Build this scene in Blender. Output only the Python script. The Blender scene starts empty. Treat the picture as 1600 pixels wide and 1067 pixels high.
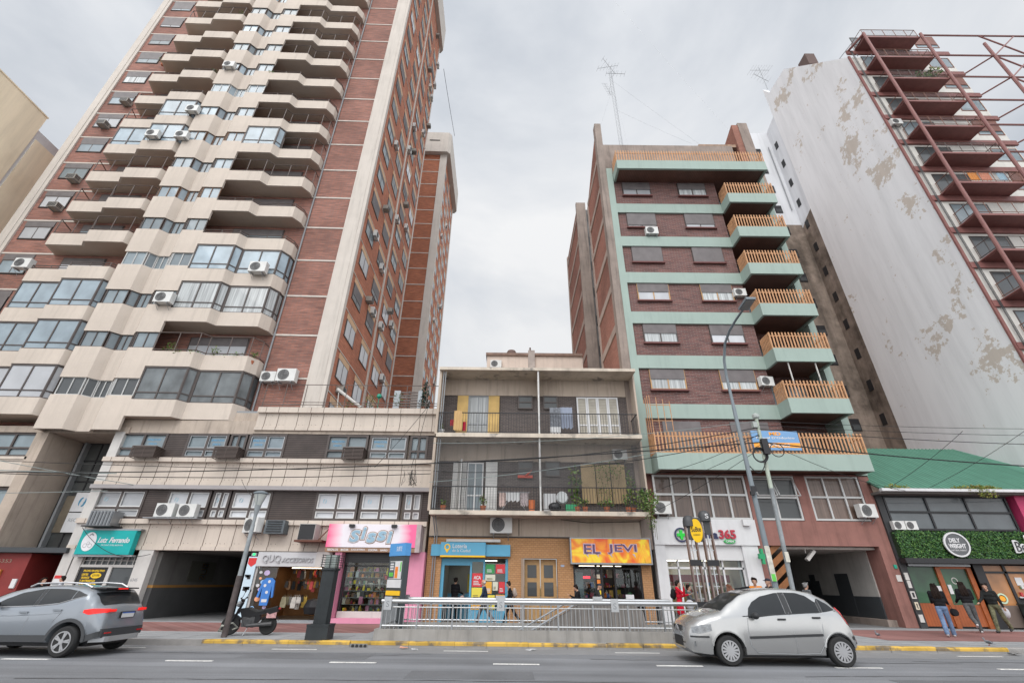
import bpy, bmesh, math, random
from mathutils import Vector, Matrix
R = math.radians
random.seed(7)
sc = bpy.context.scene
COL = sc.collection
# ---------------------------------------------------------------- camera
cd = bpy.data.cameras.new("camera"); cam = bpy.data.objects.new("camera", cd); COL.objects.link(cam)
cd.sensor_width = 36.0; cd.lens = 15.95; cd.clip_start = 0.1; cd.clip_end = 3000
cam.location = (0, 0, 1.6)
cam.rotation_euler = (Matrix.Rotation(R(90 + 28.1), 4, 'X') @ Matrix.Rotation(R(0.6), 4, 'Z')).to_euler()
sc.camera = cam
# ---------------------------------------------------------------- sky and sun (overcast)
EL, AZ = R(46), R(200)
w = bpy.data.worlds.new("World"); sc.world = w; w.use_nodes = True
nt = w.node_tree; N = nt.nodes; L = nt.links; N.clear()
out = N.new('ShaderNodeOutputWorld'); bg = N.new('ShaderNodeBackground'); bg.inputs[1].default_value = 0.1
sky = N.new('ShaderNodeTexSky'); sky.sky_type = 'NISHITA'; sky.sun_disc = False; sky.sun_elevation = EL; sky.sun_rotation = AZ
sky.air_density = 1.2; sky.dust_density = 3.0
tc = N.new('ShaderNodeTexCoord'); mp = N.new('ShaderNodeMapping'); mp.inputs['Scale'].default_value = (1.0, 1.0, 1.9)
mp.inputs['Location'].default_value = (0.35, 0.2, 0.1)
nz = N.new('ShaderNodeTexNoise'); nz.inputs['Scale'].default_value = 1.25; nz.inputs['Detail'].default_value = 7; nz.inputs['Roughness'].default_value = 0.52
nz.inputs['Distortion'].default_value = 0.35
rp = N.new('ShaderNodeValToRGB'); e = rp.color_ramp.elements
e[0].position = 0.38; e[0].color = (0.57, 0.61, 0.67, 1); e[1].position = 0.62; e[1].color = (1.0, 1.0, 1.0, 1)
m1 = e = rp.color_ramp.elements.new(0.5); m1.color = (0.80, 0.825, 0.86, 1)
sp = N.new('ShaderNodeSeparateXYZ')
# an overcast dome is brighter overhead and round the hidden sun (behind the camera)
mz = N.new('ShaderNodeMapRange'); mz.inputs['From Min'].default_value = 0.0; mz.inputs['From Max'].default_value = 1.0
mz.inputs['To Min'].default_value = 4.0; mz.inputs['To Max'].default_value = 5.4
my = N.new('ShaderNodeMapRange'); my.inputs['From Min'].default_value = 0.25; my.inputs['From Max'].default_value = -0.25
my.inputs['To Min'].default_value = 1.0; my.inputs['To Max'].default_value = 2.6
mm = N.new('ShaderNodeMath'); mm.operation = 'MULTIPLY'
vm = N.new('ShaderNodeVectorMath'); vm.operation = 'SCALE'
mx = N.new('ShaderNodeMix'); mx.data_type = 'RGBA'; mx.inputs[0].default_value = 0.93
L.new(tc.outputs['Generated'], mp.inputs[0]); L.new(mp.outputs[0], nz.inputs['Vector']); L.new(nz.outputs[0], rp.inputs[0])
L.new(tc.outputs['Generated'], sp.inputs[0]); L.new(sp.outputs[2], mz.inputs[0]); L.new(sp.outputs[1], my.inputs[0])
L.new(mz.outputs[0], mm.inputs[0]); L.new(my.outputs[0], mm.inputs[1])
L.new(rp.outputs[0], vm.inputs[0]); L.new(mm.outputs[0], vm.inputs['Scale'])
L.new(sky.outputs[0], mx.inputs[6]); L.new(vm.outputs[0], mx.inputs[7]); L.new(mx.outputs[2], bg.inputs[0]); L.new(bg.outputs[0], out.inputs[0])
sd = bpy.data.lights.new("sun", 'SUN'); sd.energy = 0.75; sd.angle = R(40); sd.color = (1.0, 0.965, 0.92)
so = bpy.data.objects.new("sun", sd); COL.objects.link(so); so.location = (0, -30, 60)
dv = Vector((math.sin(AZ) * math.cos(EL), math.cos(AZ) * math.cos(EL), math.sin(EL)))
so.rotation_euler = dv.to_track_quat('Z', 'Y').to_euler()
sc.view_settings.view_transform = 'Standard'; sc.view_settings.look = 'None'
sc.view_settings.exposure = 0.95; sc.view_settings.gamma = 1.0
sc.cycles.use_denoising = True; sc.cycles.max_bounces = 6; sc.cycles.transparent_max_bounces = 12
sc.cycles.caustics_reflective = False; sc.cycles.caustics_refractive = False

# ---------------------------------------------------------------- materials
_M = {}
def mat(name, col, rough=0.75, var=0.08, vs=1.2, streak=0.0, metal=0.0, spec=0.4, coat=0.0, bump=0.0, emit=0.0, fine=0.0, track=0.0):
    if name in _M: return _M[name]
    m = bpy.data.materials.new(name); m.use_nodes = True; t = m.node_tree; n = t.nodes; l = t.links
    b = n['Principled BSDF']; b.inputs['Roughness'].default_value = rough; b.inputs['Metallic'].default_value = metal
    b.inputs['Specular IOR Level'].default_value = spec; b.inputs['Coat Weight'].default_value = coat; b.inputs['Coat Roughness'].default_value = 0.05
    c = n.new('ShaderNodeTexCoord'); no = n.new('ShaderNodeTexNoise'); no.inputs['Scale'].default_value = vs; no.inputs['Detail'].default_value = 6
    no.inputs['Roughness'].default_value = 0.62
    l.new(c.outputs['Object'], no.inputs['Vector'])
    r = n.new('ShaderNodeMapRange'); r.inputs['From Min'].default_value = 0.3; r.inputs['From Max'].default_value = 0.7
    r.inputs['To Min'].default_value = 1 - var; r.inputs['To Max'].default_value = 1 + var
    l.new(no.outputs[0], r.inputs[0]); f = r.outputs[0]
    if fine:
        n3 = n.new('ShaderNodeTexNoise'); n3.inputs['Scale'].default_value = 45; n3.inputs['Detail'].default_value = 3
        l.new(c.outputs['Object'], n3.inputs['Vector']); r3 = n.new('ShaderNodeMapRange')
        r3.inputs['From Min'].default_value = 0.3; r3.inputs['From Max'].default_value = 0.7
        r3.inputs['To Min'].default_value = 1 - fine; r3.inputs['To Max'].default_value = 1 + fine
        mu = n.new('ShaderNodeMath'); mu.operation = 'MULTIPLY'; l.new(n3.outputs[0], r3.inputs[0]); l.new(r3.outputs[0], mu.inputs[0]); l.new(f, mu.inputs[1]); f = mu.outputs[0]
    if track:
        pt = n.new('ShaderNodeMapping'); pt.inputs['Scale'].default_value = (.05, 1.3, 1); nt2 = n.new('ShaderNodeTexNoise'); nt2.inputs['Scale'].default_value = 1.0; nt2.inputs['Detail'].default_value = 7; nt2.inputs['Roughness'].default_value = .6
        l.new(c.outputs['Object'], pt.inputs[0]); l.new(pt.outputs[0], nt2.inputs['Vector']); rt = n.new('ShaderNodeMapRange'); rt.inputs['From Min'].default_value = .35; rt.inputs['From Max'].default_value = .65; rt.inputs['To Min'].default_value = 1-track; rt.inputs['To Max'].default_value = 1+track
        mu = n.new('ShaderNodeMath'); mu.operation = 'MULTIPLY'; l.new(nt2.outputs[0], rt.inputs[0]); l.new(rt.outputs[0], mu.inputs[0]); l.new(f, mu.inputs[1]); f = mu.outputs[0]
    if streak:
        p = n.new('ShaderNodeMapping'); p.inputs['Scale'].default_value = (2.2, 2.2, 0.16); n2 = n.new('ShaderNodeTexNoise')
        n2.inputs['Scale'].default_value = 1.6; n2.inputs['Detail'].default_value = 8; n2.inputs['Roughness'].default_value = 0.7
        l.new(c.outputs['Object'], p.inputs[0]); l.new(p.outputs[0], n2.inputs['Vector'])
        r2 = n.new('ShaderNodeMapRange'); r2.inputs['From Min'].default_value = 0.50; r2.inputs['From Max'].default_value = 0.74
        r2.inputs['To Min'].default_value = 1.0; r2.inputs['To Max'].default_value = 1 - streak
        mu = n.new('ShaderNodeMath'); mu.operation = 'MULTIPLY'; l.new(n2.outputs[0], r2.inputs[0]); l.new(r2.outputs[0], mu.inputs[0]); l.new(f, mu.inputs[1]); f = mu.outputs[0]
    v = n.new('ShaderNodeVectorMath'); v.operation = 'SCALE'; v.inputs[0].default_value = col[:3]
    l.new(f, v.inputs['Scale']); l.new(v.outputs[0], b.inputs['Base Color'])
    if bump:
        bu = n.new('ShaderNodeBump'); bu.inputs['Strength'].default_value = bump; bu.inputs['Distance'].default_value = 0.02
        nb = n.new('ShaderNodeTexNoise'); nb.inputs['Scale'].default_value = 22; nb.inputs['Detail'].default_value = 5
        l.new(c.outputs['Object'], nb.inputs['Vector']); l.new(nb.outputs[0], bu.inputs['Height']); l.new(bu.outputs[0], b.inputs['Normal'])
    if emit:
        l.new(v.outputs[0], b.inputs['Emission Color']); b.inputs['Emission Strength'].default_value = emit
    _M[name] = m; return m

def wood_or_brick_uv(n, l, swap=False):
    c = n.new('ShaderNodeTexCoord'); s = n.new('ShaderNodeSeparateXYZ'); k = n.new('ShaderNodeCombineXYZ'); a = n.new('ShaderNodeMath'); a.operation = 'ADD'
    l.new(c.outputs['Object'], s.inputs[0]); l.new(s.outputs[0], a.inputs[0]); l.new(s.outputs[1], a.inputs[1])
    l.new(a.outputs[0], k.inputs[0]); l.new(s.outputs[2], k.inputs[1]); return c, k

def brick(name, c1, c2, mortar, bw=0.24, bh=0.075, ms=0.012, streaky=0.35, dirt=0.25):
    if name in _M: return _M[name]
    m = bpy.data.materials.new(name); m.use_nodes = True; t = m.node_tree; n = t.nodes; l = t.links; b = n['Principled BSDF']
    b.inputs['Roughness'].default_value = 0.85; b.inputs['Specular IOR Level'].default_value = 0.25
    c, k = wood_or_brick_uv(n, l)
    br = n.new('ShaderNodeTexBrick'); br.inputs['Scale'].default_value = 1.0; br.inputs['Brick Width'].default_value = bw; br.inputs['Row Height'].default_value = bh
    br.inputs['Mortar Size'].default_value = ms; br.inputs['Color1'].default_value = (*c1, 1); br.inputs['Color2'].default_value = (*c2, 1); br.inputs['Mortar'].default_value = (*mortar, 1)
    br.inputs['Bias'].default_value = -0.1
    l.new(k.outputs[0], br.inputs['Vector'])
    mp = n.new('ShaderNodeMapping'); mp.inputs['Scale'].default_value = (0.7, 9.0, 1); no = n.new('ShaderNodeTexNoise'); no.inputs['Scale'].default_value = 1.6; no.inputs['Detail'].default_value = 5
    l.new(k.outputs[0], mp.inputs[0]); l.new(mp.outputs[0], no.inputs['Vector'])
    r = n.new('ShaderNodeMapRange'); r.inputs['From Min'].default_value = 0.3; r.inputs['From Max'].default_value = 0.7; r.inputs['To Min'].default_value = 1 - streaky; r.inputs['To Max'].default_value = 1 + streaky
    l.new(no.outputs[0], r.inputs[0])
    n2 = n.new('ShaderNodeTexNoise'); n2.inputs['Scale'].default_value = 0.35; n2.inputs['Detail'].default_value = 8; l.new(c.outputs['Object'], n2.inputs['Vector'])
    r2 = n.new('ShaderNodeMapRange'); r2.inputs['From Min'].default_value = 0.35; r2.inputs['From Max'].default_value = 0.7; r2.inputs['To Min'].default_value = 1 + dirt * 0.4; r2.inputs['To Max'].default_value = 1 - dirt
    l.new(n2.outputs[0], r2.inputs[0]); mu = n.new('ShaderNodeMath'); mu.operation = 'MULTIPLY'; l.new(r.outputs[0], mu.inputs[0]); l.new(r2.outputs[0], mu.inputs[1])
    v = n.new('ShaderNodeVectorMath'); v.operation = 'SCALE'; l.new(br.outputs['Color'], v.inputs[0]); l.new(mu.outputs[0], v.inputs['Scale']); l.new(v.outputs[0], b.inputs['Base Color'])
    bu = n.new('ShaderNodeBump'); bu.inputs['Strength'].default_value = 0.5; bu.inputs['Distance'].default_value = 0.012; bu.invert = True
    l.new(br.outputs['Fac'], bu.inputs['Height']); l.new(bu.outputs[0], b.inputs['Normal'])
    _M[name] = m; return m

def patches(name, base, under, scale=0.22, lo=0.58, hi=0.60, var=0.1, streak=0.25, zsplit=None, low=None, spots=None, blot=0.0):
    """Plaster flaking in patches off another coat; below zsplit a different, rawer render."""
    if name in _M: return _M[name]
    m = bpy.data.materials.new(name); m.use_nodes = True; t = m.node_tree; n = t.nodes; l = t.links; b = n['Principled BSDF']; b.inputs['Roughness'].default_value = 0.9
    b.inputs['Specular IOR Level'].default_value = 0.2
    c = n.new('ShaderNodeTexCoord'); no = n.new('ShaderNodeTexNoise'); no.inputs['Scale'].default_value = scale; no.inputs['Detail'].default_value = 9; no.inputs['Roughness'].default_value = 0.6
    no.inputs['Distortion'].default_value = 0.2
    l.new(c.outputs['Object'], no.inputs['Vector']); fac = no.outputs[0]
    if spots:                                     # a finer noise breaks up the edges of the flakes
        nf = n.new('ShaderNodeTexNoise'); nf.inputs['Scale'].default_value = 2.6; nf.inputs['Detail'].default_value = 9; nf.inputs['Roughness'].default_value = .72; l.new(c.outputs['Object'], nf.inputs['Vector'])
        mf = n.new('ShaderNodeMath'); mf.operation = 'MULTIPLY_ADD'; mf.inputs[1].default_value = .55; l.new(nf.outputs[0], mf.inputs[0]); mg = n.new('ShaderNodeMath'); mg.operation = 'MULTIPLY_ADD'; mg.inputs[1].default_value = .7; mg.inputs[2].default_value = -.125; l.new(fac, mg.inputs[0]); l.new(mg.outputs[0], mf.inputs[2]); fac = mf.outputs[0]
    if spots:                                     # flaking gathers in a few weathered places of the wall (y, z, radius)
        geo = n.new('ShaderNodeNewGeometry'); acc = None
        for (py, pz, pr) in spots:
            ds = n.new('ShaderNodeVectorMath'); ds.operation = 'DISTANCE'; ds.inputs[1].default_value = (27.65, py, pz); l.new(geo.outputs['Position'], ds.inputs[0])
            q = n.new('ShaderNodeMapRange'); q.inputs['From Min'].default_value = 0; q.inputs['From Max'].default_value = pr*1.25; q.inputs['To Min'].default_value = 0.155; q.inputs['To Max'].default_value = 0.0; l.new(ds.outputs['Value'], q.inputs[0])
            if acc is None: acc = q.outputs[0]
            else: a_ = n.new('ShaderNodeMath'); a_.operation = 'MAXIMUM'; l.new(acc, a_.inputs[0]); l.new(q.outputs[0], a_.inputs[1]); acc = a_.outputs[0]
        a_ = n.new('ShaderNodeMath'); a_.operation = 'ADD'; l.new(acc, a_.inputs[0]); l.new(fac, a_.inputs[1]); b_ = n.new('ShaderNodeMath'); b_.operation = 'SUBTRACT'; b_.inputs[1].default_value = 0.035; l.new(a_.outputs[0], b_.inputs[0]); fac = b_.outputs[0]
    r = n.new('ShaderNodeMapRange'); r.inputs['From Min'].default_value = lo; r.inputs['From Max'].default_value = hi; l.new(fac, r.inputs[0])
    mx = n.new('ShaderNodeMix'); mx.data_type = 'RGBA'; mx.inputs[6].default_value = (*base, 1); mx.inputs[7].default_value = (*under, 1); l.new(r.outputs[0], mx.inputs[0])
    colr = mx.outputs[2]
    if zsplit is not None:
        s = n.new('ShaderNodeSeparateXYZ'); l.new(c.outputs['Object'], s.inputs[0]); gt = n.new('ShaderNodeMath'); gt.operation = 'LESS_THAN'; gt.inputs[1].default_value = zsplit
        l.new(s.outputs[2], gt.inputs[0]); m2 = n.new('ShaderNodeMix'); m2.data_type = 'RGBA'; m2.inputs[7].default_value = (*low, 1); l.new(gt.outputs[0], m2.inputs[0]); l.new(colr, m2.inputs[6]); colr = m2.outputs[2]
    p = n.new('ShaderNodeMapping'); p.inputs['Scale'].default_value = (1.3, 1.3, 0.14); n2 = n.new('ShaderNodeTexNoise'); n2.inputs['Scale'].default_value = 0.9; n2.inputs['Detail'].default_value = 9; n2.inputs['Roughness'].default_value = 0.68
    l.new(c.outputs['Object'], p.inputs[0]); l.new(p.outputs[0], n2.inputs['Vector']); r2 = n.new('ShaderNodeMapRange'); r2.inputs['From Min'].default_value = 0.42; r2.inputs['From Max'].default_value = 0.72
    r2.inputs['To Min'].default_value = 1 + var; r2.inputs['To Max'].default_value = 1 - streak; l.new(n2.outputs[0], r2.inputs[0])
    f2 = r2.outputs[0]
    if blot:
        n4 = n.new('ShaderNodeTexNoise'); n4.inputs['Scale'].default_value = 0.7; n4.inputs['Detail'].default_value = 9; n4.inputs['Roughness'].default_value = 0.7; l.new(c.outputs['Object'], n4.inputs['Vector'])
        r4 = n.new('ShaderNodeMapRange'); r4.inputs['From Min'].default_value = .35; r4.inputs['From Max'].default_value = .65; r4.inputs['To Min'].default_value = 1-blot; r4.inputs['To Max'].default_value = 1+blot*.5; l.new(n4.outputs[0], r4.inputs[0])
        mu = n.new('ShaderNodeMath'); mu.operation = 'MULTIPLY'; l.new(f2, mu.inputs[0]); l.new(r4.outputs[0], mu.inputs[1]); f2 = mu.outputs[0]
    v = n.new('ShaderNodeVectorMath'); v.operation = 'SCALE'; l.new(colr, v.inputs[0]); l.new(f2, v.inputs['Scale']); l.new(v.outputs[0], b.inputs['Base Color'])
    _M[name] = m; return m

def stripes(name, c1, c2, scale, axis=0, rough=0.5, metal=0.0, duty=0.5, bump=0.0):
    """Regular slats / corrugation along one object axis (0 x, 1 y, 2 z)."""
    if name in _M: return _M[name]
    m = bpy.data.materials.new(name); m.use_nodes = True; t = m.node_tree; n = t.nodes; l = t.links; b = n['Principled BSDF']; b.inputs['Roughness'].default_value = rough; b.inputs['Metallic'].default_value = metal
    c = n.new('ShaderNodeTexCoord'); s = n.new('ShaderNodeSeparateXYZ'); l.new(c.outputs['Object'], s.inputs[0]); mu = n.new('ShaderNodeMath'); mu.operation = 'MULTIPLY'; mu.inputs[1].default_value = scale
    l.new(s.outputs[axis], mu.inputs[0]); fr = n.new('ShaderNodeMath'); fr.operation = 'FRACT'; l.new(mu.outputs[0], fr.inputs[0]); gt = n.new('ShaderNodeMath'); gt.operation = 'GREATER_THAN'; gt.inputs[1].default_value = duty
    l.new(fr.outputs[0], gt.inputs[0]); mx = n.new('ShaderNodeMix'); mx.data_type = 'RGBA'; mx.inputs[6].default_value = (*c1, 1); mx.inputs[7].default_value = (*c2, 1); l.new(gt.outputs[0], mx.inputs[0])
    no = n.new('ShaderNodeTexNoise'); no.inputs['Scale'].default_value = 2.0; no.inputs['Detail'].default_value = 6; l.new(c.outputs['Object'], no.inputs['Vector']); r = n.new('ShaderNodeMapRange'); r.inputs['From Min'].default_value = .3; r.inputs['From Max'].default_value = .7
    r.inputs['To Min'].default_value = 0.82; r.inputs['To Max'].default_value = 1.15; l.new(no.outputs[0], r.inputs[0]); v = n.new('ShaderNodeVectorMath'); v.operation = 'SCALE'; l.new(mx.outputs[2], v.inputs[0]); l.new(r.outputs[0], v.inputs['Scale'])
    l.new(v.outputs[0], b.inputs['Base Color'])
    if bump:
        bu = n.new('ShaderNodeBump'); bu.inputs['Strength'].default_value = bump; bu.inputs['Distance'].default_value = 0.03; l.new(fr.outputs[0], bu.inputs['Height']); l.new(bu.outputs[0], b.inputs['Normal'])
    _M[name] = m; return m

def glass(name, col, rough=0.03, var=0.25, spec=0.5, curtain=0.0, coat=0.45):
    """Opaque-backed window pane: dim room or curtain seen behind a reflecting sheet."""
    if name in _M: return _M[name]
    m = bpy.data.materials.new(name); m.use_nodes = True; t = m.node_tree; n = t.nodes; l = t.links; b = n['Principled BSDF']; b.inputs['Roughness'].default_value = rough
    b.inputs['Specular IOR Level'].default_value = spec; b.inputs['IOR'].default_value = 1.52; b.inputs['Coat Weight'].default_value = coat; b.inputs['Coat Roughness'].default_value = 0.01
    c, k = wood_or_brick_uv(n, l); p = n.new('ShaderNodeMapping'); p.inputs['Scale'].default_value = (11.0, 0.35, 1) if curtain else (1.1, 0.8, 1)
    l.new(k.outputs[0], p.inputs[0]); no = n.new('ShaderNodeTexNoise'); no.inputs['Scale'].default_value = 1.0; no.inputs['Detail'].default_value = 3; l.new(p.outputs[0], no.inputs['Vector'])
    oi = n.new('ShaderNodeObjectInfo'); rr = n.new('ShaderNodeMapRange'); rr.inputs['To Min'].default_value = 0.75; rr.inputs['To Max'].default_value = 1.3; l.new(oi.outputs['Random'], rr.inputs[0])
    r = n.new('ShaderNodeMapRange'); r.inputs['From Min'].default_value = 0.3; r.inputs['From Max'].default_value = 0.7; r.inputs['To Min'].default_value = 1 - max(var, curtain); r.inputs['To Max'].default_value = 1 + var * 0.6
    l.new(no.outputs[0], r.inputs[0]); mu = n.new('ShaderNodeMath'); mu.operation = 'MULTIPLY'; l.new(r.outputs[0], mu.inputs[0]); l.new(rr.outputs[0], mu.inputs[1])
    v = n.new('ShaderNodeVectorMath'); v.operation = 'SCALE'; v.inputs[0].default_value = col; l.new(mu.outputs[0], v.inputs['Scale']); l.new(v.outputs[0], b.inputs['Base Color'])
    b.inputs['Roughness'].default_value = 0.5
    _M[name] = m; return m

def clear_glass(name, tint=(0.9, 0.95, 0.95)):
    if name in _M: return _M[name]
    m = bpy.data.materials.new(name); m.use_nodes = True; t = m.node_tree; n = t.nodes; l = t.links; o = n['Material Output']
    tr = n.new('ShaderNodeBsdfTransparent'); tr.inputs[0].default_value = (*tint, 1); gl = n.new('ShaderNodeBsdfGlossy'); gl.inputs['Roughness'].default_value = 0.02
    fr = n.new('ShaderNodeFresnel'); fr.inputs[0].default_value = 1.45; mx = n.new('ShaderNodeMixShader'); l.new(fr.outputs[0], mx.inputs[0]); l.new(tr.outputs[0], mx.inputs[1]); l.new(gl.outputs[0], mx.inputs[2])
    l.new(mx.outputs[0], o.inputs[0]); _M[name] = m; return m

# ---------------------------------------------------------------- mesh building
ORG = {}
class MB:
    def __init__(s): s.v = []; s.f = []; s.m = []
    def add(s, vs, fs, m=0):
        o = len(s.v); s.v += [tuple(p) for p in vs]
        for q in fs: s.f.append([o + i for i in q]); s.m.append(m)
        return s
    def box(s, x0, y0, z0, x1, y1, z1, m=0):
        x0, x1 = min(x0, x1), max(x0, x1); y0, y1 = min(y0, y1), max(y0, y1); z0, z1 = min(z0, z1), max(z0, z1)
        return s.add([(x0,y0,z0),(x1,y0,z0),(x1,y1,z0),(x0,y1,z0),(x0,y0,z1),(x1,y0,z1),(x1,y1,z1),(x0,y1,z1)],
            [(0,3,2,1),(4,5,6,7),(0,1,5,4),(1,2,6,5),(2,3,7,6),(3,0,4,7)], m)
    def wbox(s, F, a0, a1, d0, d1, z0, z1, m=0):
        P, D, Nn = F
        def p(a, d, z): return (P[0] + D[0]*a + Nn[0]*d, P[1] + D[1]*a + Nn[1]*d, z)
        q = [p(a0,d1,z0),p(a1,d1,z0),p(a1,d0,z0),p(a0,d0,z0),p(a0,d1,z1),p(a1,d1,z1),p(a1,d0,z1),p(a0,d0,z1)]
        return s.add(q, [(0,3,2,1),(4,5,6,7),(0,1,5,4),(1,2,6,5),(2,3,7,6),(3,0,4,7)], m)
    def obox(s, c, ax, h, m=0):
        c = Vector(c); ax = [Vector(a).normalized() for a in ax]; q = []
        for k in (-1, 1):
            for i, j in ((-1,-1),(1,-1),(1,1),(-1,1)): q.append(c + ax[0]*h[0]*i + ax[1]*h[1]*j + ax[2]*h[2]*k)
        return s.add(q, [(0,3,2,1),(4,5,6,7),(0,1,5,4),(1,2,6,5),(2,3,7,6),(3,0,4,7)], m)
    def prism(s, poly, z0, z1, m=0, mcap=None):       # plan polygon (x,y), counter-clockwise
        n = len(poly); v = [(p[0],p[1],z0) for p in poly] + [(p[0],p[1],z1) for p in poly]
        s.add(v, [(i, (i+1) % n, n + (i+1) % n, n + i) for i in range(n)], m)
        return s.add(v, [tuple(range(n-1, -1, -1)), tuple(range(n, 2*n))], m if mcap is None else mcap)
    def prismy(s, poly, y0, y1, m=0):                 # elevation polygon (x,z)
        n = len(poly); v = [(p[0],y0,p[1]) for p in poly] + [(p[0],y1,p[1]) for p in poly]
        return s.add(v, [(i, n + i, n + (i+1) % n, (i+1) % n) for i in range(n)] + [tuple(range(n)), tuple(range(2*n-1, n-1, -1))], m)
    def prismx(s, poly, x0, x1, m=0):                 # side polygon (y,z)
        n = len(poly); v = [(x0,p[0],p[1]) for p in poly] + [(x1,p[0],p[1]) for p in poly]
        return s.add(v, [(i, (i+1) % n, n + (i+1) % n, n + i) for i in range(n)] + [tuple(range(n-1, -1, -1)), tuple(range(n, 2*n))], m)
    def tube(s, a, b, r0, r1=None, n=8, m=0, cap=True):
        a = Vector(a); b = Vector(b); r1 = r0 if r1 is None else r1; d = (b - a)
        if d.length < 1e-6: return s
        d.normalize(); u = d.cross(Vector((0,0,1)) if abs(d.z) < 0.9 else Vector((1,0,0))).normalized(); w_ = d.cross(u)
        v = []
        for c, r in ((a, r0), (b, r1)):
            for i in range(n):
                t = 2*math.pi*i/n; v.append(c + u*math.cos(t)*r + w_*math.sin(t)*r)
        fs = [(i, (i+1) % n, n + (i+1) % n, n + i) for i in range(n)]
        if cap: fs += [tuple(range(n-1,-1,-1)), tuple(range(n, 2*n))]
        return s.add(v, fs, m)
    def path(s, pts, r, n=6, m=0):
        pts = [Vector(p) for p in pts]; rs = r if isinstance(r, (list, tuple)) else [r]*len(pts); v = []; k = len(pts); up = None
        for i, p in enumerate(pts):
            d = (pts[min(i+1,k-1)] - pts[max(i-1,0)]).normalized()
            if up is None: up = Vector((0,0,1)) if abs(d.z) < 0.9 else Vector((1,0,0))
            u = d.cross(up).normalized(); w_ = u.cross(d); up = w_
            for j in range(n):
                t = 2*math.pi*j/n; v.append(p + u*math.cos(t)*rs[i] + w_*math.sin(t)*rs[i])
        fs = [(i*n + j, i*n + (j+1) % n, (i+1)*n + (j+1) % n, (i+1)*n + j) for i in range(k-1) for j in range(n)]
        return s.add(v, fs + [tuple(range(n-1,-1,-1)), tuple(range((k-1)*n, k*n))], m)
    def lathe(s, prof, c=(0,0,0), n=16, m=0, ax=2):
        v = []; k = len(prof)
        for r, z in prof:
            for j in range(n):
                t = 2*math.pi*j/n; q = (r*math.cos(t), r*math.sin(t), z)
                if ax == 0: q = (q[2], q[0], q[1])
                if ax == 1: q = (q[1], q[2], q[0])
                v.append((c[0]+q[0], c[1]+q[1], c[2]+q[2]))
        fs = [(i*n + j, i*n + (j+1) % n, (i+1)*n + (j+1) % n, (i+1)*n + j) for i in range(k-1) for j in range(n)]
        return s.add(v, fs + [tuple(range(n-1,-1,-1)), tuple(range((k-1)*n, k*n))], m)
    def ball(s, c, r, nu=10, nv=7, m=0):
        r = r if isinstance(r, (tuple, list)) else (r, r, r)
        v = [(c[0], c[1], c[2]-r[2])]
        for i in range(1, nv):
            ph = -math.pi/2 + math.pi*i/nv
            for j in range(nu):
                t = 2*math.pi*j/nu; v.append((c[0]+r[0]*math.cos(ph)*math.cos(t), c[1]+r[1]*math.cos(ph)*math.sin(t), c[2]+r[2]*math.sin(ph)))
        v.append((c[0], c[1], c[2]+r[2])); T = len(v)-1
        fs = [(0, 1+(j+1) % nu, 1+j) for j in range(nu)] + [(T, T-nu+j, T-nu+(j+1) % nu) for j in range(nu)]
        for i in range(nv-2):
            for j in range(nu): a = 1+i*nu; fs.append((a+j, a+(j+1) % nu, a+nu+(j+1) % nu, a+nu+j))
        return s.add(v, fs, m)
    def leaves(s, c, rad, n, size, m=0, nm=1, rnd=random):
        for _ in range(n):
            while True:
                p = Vector((rnd.uniform(-1,1), rnd.uniform(-1,1), rnd.uniform(-1,1)))
                if 0.15 < p.length < 1: break
            p = Vector((c[0]+p.x*rad[0], c[1]+p.y*rad[1], c[2]+p.z*rad[2]))
            u = Vector((rnd.uniform(-1,1), rnd.uniform(-1,1), rnd.uniform(-.6,1))).normalized(); q = u.cross(Vector((rnd.uniform(-1,1), rnd.uniform(-1,1), rnd.uniform(-1,1)))).normalized()
            k = size*rnd.uniform(.6,1.3)
            s.add([p, p+u*k*.5+q*k*.28, p+u*k, p+u*k*.5-q*k*.28], [(0,1,2,3)], m + rnd.randrange(nm))
        return s
    def build(s, name, mats, parent=None, smooth=False, local=False, kind=None, loc=None):
        me = bpy.data.meshes.new(name); vs = s.v
        off = Vector((0,0,0))
        if loc is not None: off = Vector(loc)
        elif parent is not None and not local: off = ORG.get(parent, Vector((0,0,0)))
        if off.length: vs = [(p[0]-off.x, p[1]-off.y, p[2]-off.z) for p in vs]
        me.from_pydata([tuple(p) for p in vs], [], s.f)
        for m in (mats if isinstance(mats, (list, tuple)) else [mats]): me.materials.append(m)
        if any(s.m): me.polygons.foreach_set('material_index', s.m)
        me.update()
        if smooth:
            me.polygons.foreach_set('use_smooth', [True]*len(me.polygons)); me.set_sharp_from_angle(angle=R(38 if smooth is True else smooth))
        o = bpy.data.objects.new(name, me); COL.objects.link(o)
        if loc is not None: o.location = off; ORG[o] = off
        if parent is not None: o.parent = parent; ORG[o] = ORG.get(parent, Vector((0,0,0)))
        if kind: o['kind'] = kind
        return o
def tag(o, label, cat, group=None):
    o['label'] = label; o['category'] = cat
    if group: o['group'] = group
    return o
def thing(name, label, cat, loc=(0,0,0), rz=0.0, group=None):
    o = bpy.data.objects.new(name, None); COL.objects.link(o); o.location = loc; o.rotation_euler = (0,0,rz); o.empty_display_size = 0.2
    ORG[o] = Vector(loc); return tag(o, label, cat, group)
def copy_tree(o, parent=None, loc=None, rz=None, label=None, group=None, scale=None):
    c = o.copy(); COL.objects.link(c)
    if parent is not None: c.parent = parent
    if loc is not None: c.location = loc; ORG[c] = Vector(loc)
    if rz is not None: c.rotation_euler = (0,0,rz)
    if scale is not None: c.scale = (scale,)*3
    if label: c['label'] = label
    if group: c['group'] = group
    for ch in list(o.children): copy_tree(ch, c)
    return c
def struct(mb, name, mats, **k): return mb.build(name, mats, kind='structure', **k)
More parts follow.
